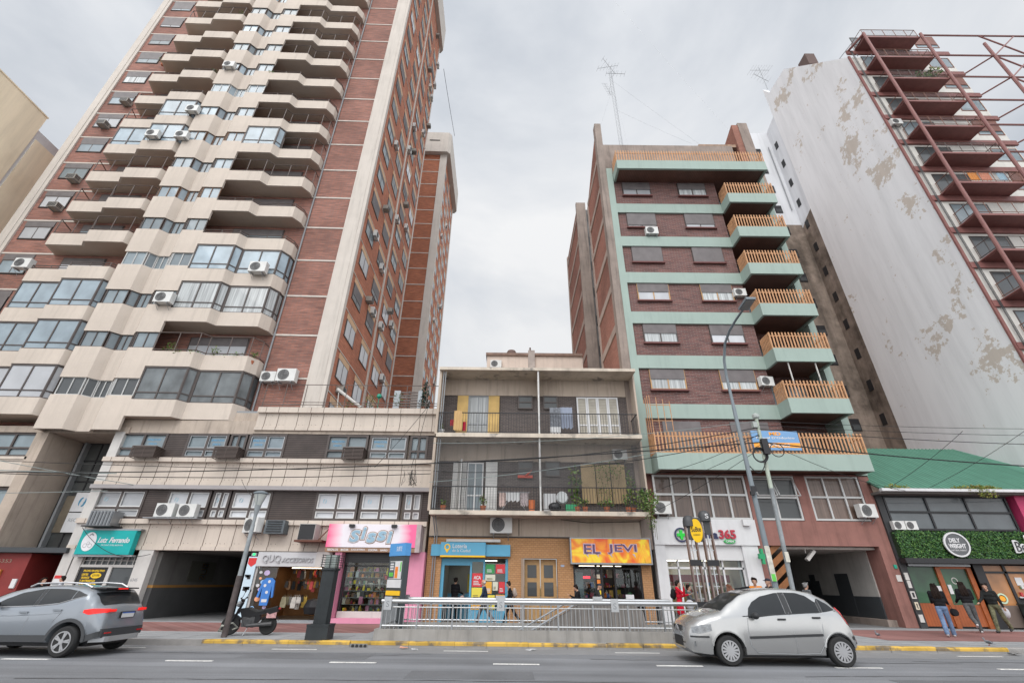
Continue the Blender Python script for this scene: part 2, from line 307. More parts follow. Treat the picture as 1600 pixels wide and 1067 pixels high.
def frame(p, q):
    """Wall frame from plan point p to q, outward to the right of p->q (for p left, q right seen from the street: towards -y)."""
    d = Vector((q[0]-p[0], q[1]-p[1])); ln = d.length; d /= ln
    return ((p[0], p[1]), (d.x, d.y), (d.y, -d.x)), ln
def FR(y): return ((0, y), (1, 0), (0, -1))          # street wall at depth y: a = x, d = towards the camera
_TX = {}
def text_geo(s, shear=0.0, bold=0.0):
    k = (s, shear, bold)
    if k in _TX: return _TX[k]
    c = bpy.data.curves.new("lettering", 'FONT'); c.body = s; c.shear = shear; c.extrude = 0.02; c.offset = bold; c.resolution_u = 3
    o = bpy.data.objects.new("lettering", c); COL.objects.link(o); bpy.context.view_layer.update()
    me = o.to_mesh(); v = [tuple(p.co) for p in me.vertices]; f = [list(p.vertices) for p in me.polygons]; o.to_mesh_clear()
    bpy.data.objects.remove(o); bpy.data.curves.remove(c)
    xs = [p[0] for p in v]; ys = [p[1] for p in v]; _TX[k] = (v, f, min(xs), max(xs), min(ys), max(ys)); return _TX[k]
def put_text(mb, s, F, a0, a1, z0, z1, d, m=0, shear=0.0, bold=0.0, thick=0.012, slope=0.0):
    v, f, x0, x1, y0, y1 = text_geo(s, shear, bold); P, D, Nn = F; q = []
    for p in v:
        a = a0 + (p[0]-x0)/(x1-x0)*(a1-a0); z = z0 + (p[1]-y0)/(y1-y0)*(z1-z0) + slope*(a-a0); dd = d + (thick if p[2] > 0 else 0.0)
        q.append((P[0]+D[0]*a+Nn[0]*dd, P[1]+D[1]*a+Nn[1]*dd, z))
    mb.add(q, f, m); return mb
def lettering(parent, s, F, a0, a1, z0, z1, d, mt, name='lettering', **k):
    return put_text(MB(), s, F, a0, a1, z0, z1, d, **k).build(name, mt, parent)
def disc(mb, F, a, z, ra, rz_, d, m=0, n=24, thick=0.01, r_in=0.0):
    P, D, Nn = F
    def p(aa, zz, dd): return (P[0]+D[0]*aa+Nn[0]*dd, P[1]+D[1]*aa+Nn[1]*dd, zz)
    o = [p(a+ra*math.cos(2*math.pi*i/n), z+rz_*math.sin(2*math.pi*i/n), d+thick) for i in range(n)]
    b = [p(a+ra*math.cos(2*math.pi*i/n), z+rz_*math.sin(2*math.pi*i/n), d) for i in range(n)]
    if r_in:
        i_ = [p(a+ra*r_in*math.cos(2*math.pi*i/n), z+rz_*r_in*math.sin(2*math.pi*i/n), d+thick) for i in range(n)]
        return mb.add(o + b + i_, [(i, (i+1) % n, n+(i+1) % n, n+i) for i in range(n)] + [(i, 2*n+i, 2*n+(i+1) % n, (i+1) % n) for i in range(n)], m)
    return mb.add(o + b, [(i, (i+1) % n, n+(i+1) % n, n+i) for i in range(n)] + [tuple(range(n))], m)
def window(parent, F, a0, a1, z0, z1, fm, pm, cols=(0.5,), rows=(), d=0.0, t=0.05, dep=0.06, name='window', sub=False, local=False, pane='pane', pd=0.02):
    """Frame bars (one mesh) with its glazing as a child."""
    f = MB(); xs = [a0] + [a0 + (a1-a0)*c for c in cols] + [a1]; h = t/2
    f.wbox(F, a0, a0+t, d, d+dep, z0, z1); f.wbox(F, a1-t, a1, d, d+dep, z0, z1); f.wbox(F, a0+t, a1-t, d, d+dep, z0, z0+t); f.wbox(F, a0+t, a1-t, d, d+dep, z1-t, z1)
    for x in xs[1:-1]: f.wbox(F, x-h, x+h, d+.002, d+dep-.006, z0+t, z1-t)
    for r in rows: z = z0 + (z1-z0)*r; f.wbox(F, a0+t, a1-t, d+.004, d+dep-.003, z-h, z+h)
    w_ = f.build(name, fm, parent, local=local)
    g = MB().wbox(F, a0+.01, a1-.01, d-.01, d+pd, z0+.01, z1-.01)
    g.build(pane, pm, parent if sub else w_, local=local)
    return w_
# shared colours
beige = mat('beige_concrete', (0.54, 0.47, 0.405), 0.85, 0.07, 0.5, streak=0.16, fine=0.05)
beige_d = mat('beige_grimy', (0.42, 0.35, 0.29), 0.88, 0.16, 0.7, streak=0.4, fine=0.06)
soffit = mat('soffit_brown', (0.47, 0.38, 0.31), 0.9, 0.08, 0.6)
dark = mat('dark_room', (0.012, 0.012, 0.013), 0.9, 0.2)
bronze = mat('bronze_metal', (0.07, 0.055, 0.05), 0.45, 0.1)
black = mat('black_metal', (0.018, 0.018, 0.02), 0.45, 0.1)
steel = mat('grey_steel', (0.30, 0.31, 0.32), 0.38, 0.1, metal=0.6)
white = mat('white_paint', (0.60, 0.60, 0.605), 0.6, 0.05, 2.0, streak=0.12)
offwhite = mat('offwhite_paint', (0.52, 0.50, 0.475), 0.6, 0.07, 2.0, streak=0.15)
greyp = mat('grey_paint', (0.25, 0.26, 0.27), 0.55, 0.1, 2.0)
G_blue = glass('pane_sky', (0.24, 0.30, 0.34)); G_mid = glass('pane_grey', (0.16, 0.20, 0.22)); G_dark = glass('pane_dark', (0.035, 0.04, 0.042))
G_curt = glass('pane_curtain', (0.43, 0.45, 0.45), curtain=0.5); G_white = glass('pane_blind', (0.46, 0.47, 0.49), var=0.12)
# ================================================================ ground, road, kerb, pavement
asphalt = mat('asphalt', (0.165, 0.170, 0.180), 0.82, 0.2, 0.22, fine=0.22, bump=0.35, track=.22)
asphalt2 = mat('asphalt_gutter', (0.20, 0.20, 0.203), 0.85, 0.14, 0.6, fine=0.14, bump=0.2)
paint_w = mat('road_paint', (0.62, 0.61, 0.58), 0.7, 0.2, 3.0, fine=0.25)
kerb_y = patches('kerb_yellow', (0.52, 0.33, 0.07), (0.19, 0.15, 0.10), scale=2.4, lo=0.50, hi=0.60, streak=0.45)
kerb_g = mat('kerb_stone', (0.24, 0.23, 0.22), 0.9, 0.2, 1.5)
struct(MB().box(-400, -200, -0.5, 400, 500, -0.02), 'ground', mat('earth', (0.16, 0.15, 0.14), 0.9))
road = struct(MB().box(-300, -14, -0.2, 300, 15.22, 0.0), 'road', asphalt)
MB().box(-300, 14.15, -0.1, 300, 15.22, 0.004).build('gutter_strip', asphalt2, road)['kind'] = 'structure'
def dash(x0, x1, y, wd, m=paint_w, nm='lane_dash'):
    b = MB(); n = max(2, int((x1-x0)/.3)); r = random.Random(int(x0*100))
    for i in range(n):
        a = x0 + (x1-x0)*i/n; c = x0 + (x1-x0)*(i+1)/n
        b.box(a, y-wd/2+r.uniform(-.006,.006), 0.0, c-.004, y+wd/2+r.uniform(-.006,.006), 0.008)
    b.build(nm, m, road)['kind'] = 'structure'
for i in range(-8, 9): dash(-4.05 + i*3.7 + (0.35 if i > 2 else 0), -3.0 + i*3.7 + (0.35 if i > 2 else 0), 12.5, 0.10)
for i in range(-7, 8): dash(-1.75 + i*4.6, -0.55 + i*4.6, 14.65, 0.07)
for i in range(-9, 9): dash(-2.6 + i*3.7, -1.4 + i*3.7, 8.4, 0.10)
kb = MB(); kb.box(-300, 15.2, 0, -8.6, 15.36, .147, 1)
def kerb_run(x0, x1, m):
    x = x0; r = random.Random(5)
    while x < x1:
        l_ = min(r.uniform(.9, 1.3), x1-x); z = .15 + r.uniform(-.008, .008)
        yj = 15.2 + r.uniform(-.012, .012); kb.prismx([(yj+.004, -0.05), (15.36, -0.05), (15.36, .06), (yj+.004, .06)], x, x+l_-.008, 1); kb.prismx([(yj, .06), (15.36, .06), (15.36, z), (15.225, z), (yj, z-.03)], x, x+l_-.008, m); x += l_
kerb_run(-8.6, -4.45, 0); kerb_run(-3.95, 14.0, 0); kerb_run(14.0, 40, 1)
kb.box(-4.45, 15.24, .09, -3.95, 15.36, .15, 0)
struct(kb, 'kerb', [kerb_y, kerb_g])
dr = MB(); dr.box(-4.45, 15.2, -.03, -3.95, 15.25, .088)
for i in range(4): disc(dr, FR(15.2), -4.36 + i*.115, .035, .042, .042, 0.0, 1, 14, .012)
tag(dr.build('storm_drain', [mat('drain_grey', (.2, .2, .19), .9), black]), 'four-hole concrete storm drain inlet set in the yellow kerb', 'drain')
pave = struct(MB().box(-300, 15.36, -0.2, 300, 60, 0.142), 'pavement', mat('pave_grey', (0.27, 0.275, 0.28), 0.85, 0.16, 0.8, fine=0.1))
red = brick('pave_red', (0.23, 0.105, 0.095), (0.29, 0.15, 0.135), (0.17, 0.14, 0.13), bw=0.2, bh=0.2, ms=0.012, streaky=0.12, dirt=0.35)
pv = MB()
for a, c, y0, y1 in ((-25, -15.6, 17.3, 20.6), (-15.6, -4.6, 17.6, 21.2), (-4.6, 12, 19.0, 21.2), (12, 40, 17.0, 20.9)): pv.box(a, y0, 0.1, c-.02, y1, 0.147)
pv.build('pavement_tiles', red, pave)['kind'] = 'structure'
pj = MB()
for i in range(60):
    x = -26 + i*0.92; pj.box(x, 15.4, .1, x+.012, 17.0, .1435)
for y in (15.9, 16.45, 17.0): pj.box(-26, y, .1, 30, y+.012, .144)
pj.build('pavement_joint', mat('joint_dark', (0.12, 0.12, 0.12), .9), pave)['kind'] = 'structure'
b = MB(); r = random.Random(5)
for x0, y0, ang, ln in ((-9, 10.2, .03, 14), (2, 13.4, -.02, 9), (6, 11.2, .1, 5), (-4, 13.2, .35, 2.2), (10, 13.6, -.04, 7), (-14, 13.7, .01, 9)):
    n = int(ln/.25); y = y0; q = []
    for i in range(n+1): y += ang*.25 + r.uniform(-.03, .03); q.append((x0+i*.25, y, r.uniform(.008, .022)))
    for a, c in zip(q[:-1], q[1:]): b.add([(a[0], a[1]-a[2], .005), (c[0], c[1]-c[2], .005), (c[0], c[1]+c[2], .005), (a[0], a[1]+a[2], .005)], [(0, 1, 2, 3)])
b.build('tar_seam', mat('tar', (.06, .06, .062), .6), road)['kind'] = 'structure'
for x0, y0, x1, y1 in ((-6.5, 13.0, -3.4, 14.0), (7.5, 9.5, 12.5, 11.0), (-2, 10.6, .5, 11.5)): MB().box(x0, y0, -.05, x1, y1, .0045).build('asphalt_patch', mat('asphalt_patch', (0.13, 0.133, 0.14), 0.85, 0.15, 0.8, fine=0.2), road)['kind'] = 'structure'
# ================================================================ the brick tower with zigzag balconies
brk = brick('tower_brick', (0.36, 0.15, 0.108), (0.23, 0.105, 0.085), (0.21, 0.145, 0.125), bw=0.42, bh=0.085, ms=0.016, streaky=0.28, dirt=0.3)
brk2 = brick('tower_side_brick', (0.48, 0.18, 0.105), (0.39, 0.135, 0.08), (0.30, 0.17, 0.12), bw=0.26, bh=0.075, ms=0.008, streaky=0.25, dirt=0.18)
pale = mat('pale_stone', (0.54, 0.49, 0.44), 0.85, 0.06, 0.8, streak=0.2)
tan = mat('tan_lintel', (0.60, 0.40, 0.25), 0.85, 0.08)
shut = stripes('brown_roller_shutter', (0.16, 0.14, 0.14), (0.11, 0.10, 0.10), 18, 2, 0.6)
railm = mat('rail_brown', (0.11, 0.085, 0.075), 0.5, 0.1)
T1C = (-10.16, 23.2, 0); PZ = 2.7125; Z0 = 8.73
t1 = thing('brick_tower', 'tall red brick apartment tower with beige zigzag balconies up its front', 'apartment tower', T1C, R(1.3))
L_ = dict(local=True)
TF = ((0, 0), (1, 0), (0, -1)); TS = ((0, 0), (0, 1), (1, 0))       # front wall, right-hand side wall
NF = 19
MB().box(-22.7, 0, 8.6, -0.03, 13.2, 66.6).build('wall', brk, t1, **L_)
b = MB(); b.box(-0.03, 0.28, 9.2, 0.0, 13.15, 66.6); b.build('side_wall', brk2, t1, **L_)
b = MB(); b.box(-1.11, -.10, 8.9, .03, .26, 66.6); b.box(-.99, -.12, 9, -.2, -.1, 66.6); b.box(-22.75, -.10, 8.6, -21.95, .3, 66.6); b.box(-22.6, -.13, .15, -22.2, -.1, 66.6); b.build('pillar', pale, t1, **L_)
b = MB(); b.box(-.01, 6.45, 9.2, .07, 6.72, 66.6); b.box(-.01, 12.95, 9.2, .06, 13.22, 66.6); b.build('pilaster', pale, t1, **L_)
b = MB()
b.prism([(-23.1, -.5), (.1, -.5), (.5, -.1), (.5, 13.3), (.1, 13.7), (-23.1, 13.7)], 66.6, 71.5); b.build('roof_crown', pale, t1, **L_)
LEDGE = MB().box(-3.75, -.035, 0, -1.11, 0.02, .11).build('ledge', pale, t1, **L_); LEDGE2 = MB().box(-21.95, -.035, 0, -18.7, 0.02, .11).build('ledge', pale, t1, **L_)
SLEDGE = MB().box(-.02, .26, 0, .035, 6.45, .06).build('side_ledge', pale, t1, **L_); SLEDGE2 = MB().box(-.02, 6.72, 0, .035, 12.95, .06).build('side_ledge', pale, t1, **L_)
def at(o, z, par=t1, dy=0.0):
    c = o.copy(); COL.objects.link(c); c.parent = par; c.location = (0, dy, z); ORG[c] = Vector((0,0,0))
    for ch in o.children:
        d = ch.copy(); COL.objects.link(d); d.parent = c
    return c
for k in range(-1, 22):
    if k > 0: at(LEDGE, Z0 + PZ*k); at(LEDGE2, Z0 + PZ*k)
    if k > -1: at(SLEDGE, Z0 + PZ*k + 2.19); at(SLEDGE2, Z0 + PZ*k + 2.19)
LEDGE.location.z = LEDGE2.location.z = Z0; SLEDGE2.location.z = Z0 - PZ + 2.19; SLEDGE.location.z = Z0 - PZ + 2.19
LP = [(-18.7, 0), (-18.4, -1.05), (-16.2, -1.05), (-15.8, -1.45), (-13.45, -1.45), (-13.22, -1.1), (-13.05, -.6)]
MP = [(-13.05, -.3), (-13.02, -1.46), (-11.65, -1.46), (-11.3, -1.06), (-10.65, -1.06), (-10.25, -1.46), (-8.97, -1.46)]
AP = [(-8.97, -1.46), (-6.71, -1.46), (-6.4, -1.06), (-4.1, -1.06), (-3.74, -.5), (-3.72, 0)]
def inset(pl, t):
    o = []
    for i, p in enumerate(pl):
        ns = []
        for a, c in ((i-1, i), (i, i+1)):
            if 0 <= a and c < len(pl):
                d = Vector((pl[c][0]-pl[a][0], pl[c][1]-pl[a][1])).normalized(); ns.append(Vector((-d.y, d.x)))
        n = sum(ns, Vector((0, 0))).normalized(); n /= max(.5, n.dot(ns[0])); o.append((p[0]+n.x*t, p[1]+n.y*t))
    return o
def strip(mb, pl, t, z0, z1, m=0):
    q = inset(pl, t)
    for i in range(len(pl)-1): mb.prism([pl[i], pl[i+1], q[i+1], q[i]], z0, z1, m)
    return mb
def slab(mb, pl, z0, z1, m=0):
    return mb.prism([(pl[0][0], .02)] + list(pl) + ([(pl[-1][0], .02)] if pl[-1][1] < 0 else []), z0, z1, m)
def balc(pl, left):
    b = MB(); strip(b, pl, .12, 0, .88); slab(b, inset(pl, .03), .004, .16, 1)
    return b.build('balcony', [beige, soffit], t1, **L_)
def rail(par, pl, hi, posts=True, local=True):
    b = MB(); q = inset(pl, .06)
    for z in ([1.0, 1.16] if hi < .5 else [1.0, .88+hi]):
        for i in range(len(q)-1): b.tube((*q[i], z), (*q[i+1], z), .03, n=5)
    for i in range(len(q)-1):
        a, c = Vector(q[i]), Vector(q[i+1]); n = max(1, round((c-a).length/1.15))
        for j in range(n): p = a.lerp(c, j/n); b.tube((p.x, p.y, .86), (p.x, p.y, .88+max(hi, .3)), .026, n=5)
    return b.build('railing', railm, par, **L_)
def net(par, pl, m, hi):
    b = MB(); strip(b, inset(pl, .07), .004, .9, hi); return b.build('safety_net', m, par, **L_)
def glaze(par, pl, pm, split=.78, fm=bronze, low=True):
    fr = MB(); g = MB(); q = inset(pl, .03); z0, z1 = .88, PZ - .01
    for i in range(len(q)-1):
        F, ln = frame(q[i], q[i+1])
        if ln < .12: continue
        t = .07; fr.wbox(F, 0, ln, -.06, 0, z1-.09, z1); fr.wbox(F, 0, ln, -.06, 0, z0, z0+.05)
        for a in [0, ln-t] + ([ln/2-t/2] if ln > 1.0 else []): fr.wbox(F, a, a+t, -.06, .004, z0+.05, z1-.09)
        if low: fr.wbox(F, t, ln-t, -.055, .001, z0+.36, z0+.42)
        g.wbox(F, .02, ln-.02, -.04, -.03, z0+.04, z1-.04)
    w_ = fr.build('glazing', fm, par, **L_); g.build('pane', pm, par, **L_); return w_
netm = bpy.data.materials.new('net'); netm.use_nodes = True
_n = netm.node_tree.nodes; _l = netm.node_tree.links; _t = _n.new('ShaderNodeBsdfTransparent'); _x = _n.new('ShaderNodeMixShader'); _x.inputs[0].default_value = .12
_n['Principled BSDF'].inputs['Base Color'].default_value = (.06, .055, .05, 1); _l.new(_t.outputs[0], _x.inputs[1]); _l.new(_n['Principled BSDF'].outputs[0], _x.inputs[2]); _l.new(_x.outputs[0], _n['Material Output'].inputs[0])
def bdoor(par, a0, a1, pm, y=-.03):
    b = MB(); b.wbox(TF, a0-.08, a1+.08, 0.0, .03, .16, 2.5, 1); b.wbox(TF, a0, a1, .03, .045, .16, 1.95, 0); b.wbox(TF, a0, a1, .03, .06, 1.95, 2.45, 2)
    b.build('balcony_door', [pm, bronze, shut], par, **L_)
RB = {0:'g', 1:'p', 2:'c', 3:'b', 4:'l', 5:'l', 6:'m', 7:'h', 8:'m', 9:'l', 10:'l', 11:'m', 12:'M', 13:'m', 14:'', 15:'m', 16:'l', 17:'', 18:''}
LB = {0:'w', 1:'b', 2:'b', 3:'l', 4:'m', 5:'m', 6:'m', 7:'b', 8:'h', 9:'l', 10:'l', 11:'l', 12:'', 13:'m', 14:'', 15:'', 16:'', 17:'', 18:''}
PM = {'g': glass('pane_lounge', (.11, .125, .13), var=.6), 'c': G_curt, 'b': G_blue, 'w': G_white, 'h': G_blue}
rr = random.Random(3)
for k in range(NF):
    z = Z0 + PZ*k
    for pl, kinds, lf in ((LP, LB, 1), (AP, RB, 0)):
        o = balc(pl, lf); c = kinds[k]
        d = (-17.9, -15.4) if lf else (-8.2, -5.0)
        bdoor(o, d[0], d[1], rr.choice([G_dark, G_mid, G_mid, G_white]))
        if c in 'gcbw' and c: glaze(o, pl if lf == 0 else pl[:-1], PM[c])
        elif c == 'h': glaze(o, pl[2:6] if lf else pl[:3], G_blue); rail(o, pl[:3] if lf else pl[2:], 1.2)
        elif c == 'l': rail(o, pl, .3)
        elif c in 'mMp' and c: rail(o, pl, 1.15 if c != 'M' else .95)
        elif c == 'n': rail(o, pl, 1.7); net(o, pl, netm, PZ-.02)
        o.location = (0, 0, z)
# middle spandrels and window strips
SPN = strip(MB(), MP, .14, -.70, 1.06).build('spandrel', beige, t1, **L_)
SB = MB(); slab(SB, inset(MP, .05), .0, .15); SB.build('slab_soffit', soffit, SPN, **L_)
fmb = [bronze, mat('brown_wood_frame', (0.16, 0.09, 0.055), .6), mat('pale_alu', (0.45, 0.45, 0.44), .4), bronze]
for k in range(NF):
    z = Z0 + PZ*k; (at(SPN, z) if k else None)
    fm = rr.choice(fmb) if k else fmb[2]; pm = rr.choice([G_blue, G_blue, G_blue, G_mid, G_mid])
    if k == 0: pm = G_dark
    q = inset(MP, .05)
    for i in (1, 2, 3, 5):
        F, ln = frame(q[i], q[i+1])
        o = window(t1, F, .06 if i != 3 else .0, ln-.02, 1.06, PZ-.68, fm, G_dark if (i == 2 and k == 0) else pm, cols=(.5,) if i != 2 else (), d=-.06, t=.05, local=True); o.location = (0, 0, z)
    b = MB(); b.prism([q[4], q[5], (q[5][0]+.1, q[5][1]+.12), (q[4][0], q[4][1]+.12)], 1.06, PZ-.68); b.build('window_post', fm, t1, **L_).location = (0, 0, z)
SPN.location.z = Z0
# left-hand windows in the brick panel, with roller boxes
for k in range(NF):
    z = Z0 + PZ*k
    b = MB(); b.wbox(TF, -21.65, -19.8, -.02, .006, 1.15, 2.23, 1); b.wbox(TF, -21.65, -19.8, -.02, .05, 2.23, 2.66, 2)
    rv = rr.choice([0, 0, .25, .5, .8]);
    if rv: b.wbox(TF, -21.6, -19.85, .03, .055, 2.23-rv, 2.228, 2)
    o = b.build('shutter_box', [bronze, dark, shut], t1, **L_); o.location = (0, 0, z)
    o = window(t1, TF, -21.6, -19.85, 1.2, 2.22, bronze, rr.choice([G_white, G_curt, G_blue, G_mid]), d=.008, t=.06, dep=.04, pd=.03, local=True); o.location = (0, 0, z)
# side-wall windows under tan lintels
sw = {}
for nm, pm, sh in (('blind', G_white, 0), ('dark', G_dark, .0), ('mid', G_mid, .3), ('shut', G_dark, .75), ('shut2', G_dark, 1.08)):
    fr = MB(); F = TS
    fr.wbox(F, -.95, .95, .004, .02, -.02, 1.12, 1); fr.wbox(F, -.95, .95, .005, .04, 1.12, 1.48, 2); fr.wbox(F, -.97, .97, .0, .05, -.07, -.02, 1)
    for a in (-.88, -.03, .82): fr.wbox(F, a, a+.06, .02, .035, 0, 1.1, 1)
    if sh: fr.wbox(F, -.86, .86, .02, .045, 1.1-sh, 1.1, 3)
    o = fr.build('side_window', [bronze, bronze, tan, shut], t1, **L_); MB().wbox(F, -.85, .85, .018, .026, .02, 1.1).build('pane', pm, o, **L_); sw[nm] = o
kinds = ['blind', 'dark', 'mid', 'shut', 'shut2', 'shut', 'dark']; first = set()
for k in range(0, 20):
    for c, v in enumerate((1.75, 5.05, 8.4, 11.55)):
        nm = 'blind' if (k < 3 and rr.random() < .75) else rr.choice(kinds); src = sw[nm]; z = Z0 + PZ*k - .03 + .69 - .02
        if nm not in first: first.add(nm); o = src; o.location = (0, v, z)
        else: o = at(src, z, t1, v)
for nm, o in sw.items():
    if nm not in first: bpy.data.objects.remove(o.children[0]); bpy.data.objects.remove(o)
b = MB(); b.tube((-3.6, -.06, 9.4), (-3.6, -.06, 66), .05, n=6); b.build('drain_pipe', greyp, t1, **L_)
# ================================================================ rear tower of the same block
V2 = Matrix.Rotation(R(1.3), 3, 'Z') @ Vector((0, 26, 0)); C2 = (T1C[0]+V2.x, T1C[1]+V2.y, 0); P2 = 2.62; TOP2 = 60.9
t2 = thing('slender_brick_tower', 'second red brick tower with pale crown standing behind the tall brick tower', 'apartment tower', C2, R(1.3))
MB().box(-14, 0, .15, -.03, 12, TOP2).build('wall', brick('tower_brick_orange', (0.46, 0.15, 0.07), (0.30, 0.09, 0.05), (0.25, 0.15, 0.11), bw=0.42, bh=0.075, ms=0.012, streaky=0.35, dirt=0.15), t2, **L_)
MB().box(-.03, .4, .15, .02, 11.9, TOP2).build('side_wall', brk2, t2, **L_)
b = MB(); b.box(-.78, -.1, .15, .22, .4, TOP2); b.box(-.02, 11.6, .15, .1, 12.05, TOP2); b.box(-.02, 5.9, .15, .08, 6.15, TOP2); b.build('pillar', pale, t2, **L_)
b = MB(); b.prism([(-14.3, -.7), (.3, -.7), (.75, -.25), (.75, 12.2), (.3, 12.7), (-14.3, 12.7)], TOP2, 65.3); b.build('roof_crown', pale, t2, **L_)
b = MB(); b.wbox(TF, -2.6, -1.0, .7, .74, 63.3, 63.5); b.build('crown_slot', dark, t2, **L_)
l2 = MB().box(-4, -.04, 0, -.78, .02, .12).build('ledge', pale, t2, **L_)
for k in range(23):
    o = l2 if k == 0 else at(l2, 0, t2); o.location = (0, 0, TOP2 - 1.2 - P2*k)
fr = MB(); F = TS; fr.wbox(F, -.8, .8, .02, .04, -.02, 1.1, 1); fr.wbox(F, -.8, .8, .02, .06, 1.1, 1.4, 2)
s2 = fr.build('side_window', [bronze, bronze, tan], t2, **L_); MB().wbox(F, -.7, .7, .035, .05, .02, 1.05).build('pane', G_mid, s2, **L_)
fst = 1
for k in range(18):
    for v in (1.8, 4.4, 7.4, 10.1):
        z = TOP2 - 3.2 - P2*k
        if fst: o = s2; fst = 0; o.location = (0, v, z)
        else: at(s2, z, t2, v)
# ================================================================ cream party wall on the far left
cream = patches('cream_plaster', (0.84, 0.73, 0.55), (0.74, 0.62, 0.45), scale=.12, lo=.55, hi=.7, var=.06, streak=.14)
cb = thing('cream_building', 'plain cream party wall building at the left edge beside the brick tower', 'building', (-44, 16, 0))
MB().box(-60, 16, .15, -36, 22.95, 32.9).build('wall', cream, cb)
MB().box(-60, 15.9, 32.9, -35.95, 23.0, 33.0).build('coping', cream, cb)
b = MB(); b.box(-56, 22.95, .15, -36.1, 25.5, 31.6); b.box(-36.1, 23.2, .15, -36.04, 25.2, 30.8, 1); b.build('rear_wing', [white, cream], cb)
# ================================================================ office base under the tower, with its shops
YW = 22.0; FW = FR(YW); BX = {}
def bx(name, m, parent, *boxes, **k):
    b = MB()
    for q in boxes: b.box(*q)
    return b.build(name, m, parent, **k)
pod = thing('office_base', 'beige panelled office base with brown window bands over a row of shops', 'office building', (-11.5, YW, .15))
louv = stripes('brown_louvre', (0.085, 0.065, 0.058), (0.045, 0.035, 0.032), 11, 2, 0.55, bump=.6)
whitef = mat('white_sash', (0.62, 0.62, 0.61), .5)
bolt = mat('bolt_dark', (.16, .12, .10), .7); joint = mat('joint_brown', (.10, .07, .055), .9)
bx('wall', beige_d, pod, (-19.5, 22.3, 2.75, -3.75, 33, 9.2), (-12.8, 22.05, 8.06, -3.75, 22.3, 9.1), (-19.5, 22.05, 8.02, -12.8, 22.3, 8.7))
bx('terrace_floor', greyp, pod, (-19.5, 22.3, 9.2, -3.75, 36, 9.3))
def spandrel(x0, x1, z0, z1, lip, tag_):
    b = MB(); b.box(x0, YW, z0, x1, 22.3, z1); b.box(x0-.02, YW-.14, z1, x1, 22.3, z1+lip); b.box(x0-.01, YW-.05, z0-.005, x1, 22.2, z0+.16)
    o = b.build('spandrel', beige, pod)
    j = MB(); x = x0 + .4; i = 0; bt = MB()
    while x < x1:
        j.box(x-.012, YW-.006, z0+.165, x+.012, YW+.01, z1-.002); j.box(x-.012, YW-.055, z0+.0, x+.012, YW-.04, z0+.16); j.box(x-.010, YW-.146, z1+.005, x+.010, YW-.13, z1+lip-.005)
        for dx in (.12, .32):
            for z in (z0+.28, z1-.13): bt.box(x+dx-.013, YW-.006, z-.013, x+dx+.013, YW+.01, z+.013)
        x += (.64, .98, .64, .64, .98)[i % 5]; i += 1
    j.build('panel_joint', joint, pod)['kind'] = 'stuff'; bt.build('panel_bolt', bolt, pod)['kind'] = 'stuff'
spandrel(-19.5, -3.75, 2.78, 3.84, .2, 0); spandrel(-19.5, -3.75, 5.52, 6.6, .2, 1); spandrel(-12.75, -3.75, 8.22, 9.1, .28, 2)
bx('ledge', mat('ledge_grey', (.33, .31, .31), .8), pod, (-19.5, YW-.2, 5.34, -3.75, 22.3, 5.515))
strips = [(-19.2, -16.93), (-15.93, -13.92), (-13.82, -13.0), (-12.92, -11.06), (-9.03, -7.03), (-6.95, -5.06), (-4.96, -4.08)]
lou = [(-16.93, -15.93), (-11.06, -9.03), (-4.08, -3.75)]
rg = random.Random(4)
def swirl(mb, F, a, z, s, d, m=0):
    for sg in (1, -1):
        o = []; i_ = []
        for t in range(9):
            th = -1.9 + t/8*3.0; r1 = s*(.62 + .0*t); r2 = s*(.62 - .5*math.sin(t/8*math.pi))
            o.append((math.cos(th)*r1, math.sin(th)*r1)); i_.append((math.cos(th)*r2*.75 + .05*s, math.sin(th)*r2*.75))
        for t in range(8):
            q = [(a + sg*(p[0]*.62 + s*.12), z + sg*(p[1]) ) for p in (o[t], o[t+1], i_[t+1], i_[t])]
            P, D, Nn = F; mb.add([(P[0]+D[0]*x+Nn[0]*d, P[1]+D[1]*x+Nn[1]*d, zz) for x, zz in q], [(0, 1, 2, 3)], m)
    return mb
logo_blue = mat('logo_blue', (0.06, 0.24, 0.38), .5)
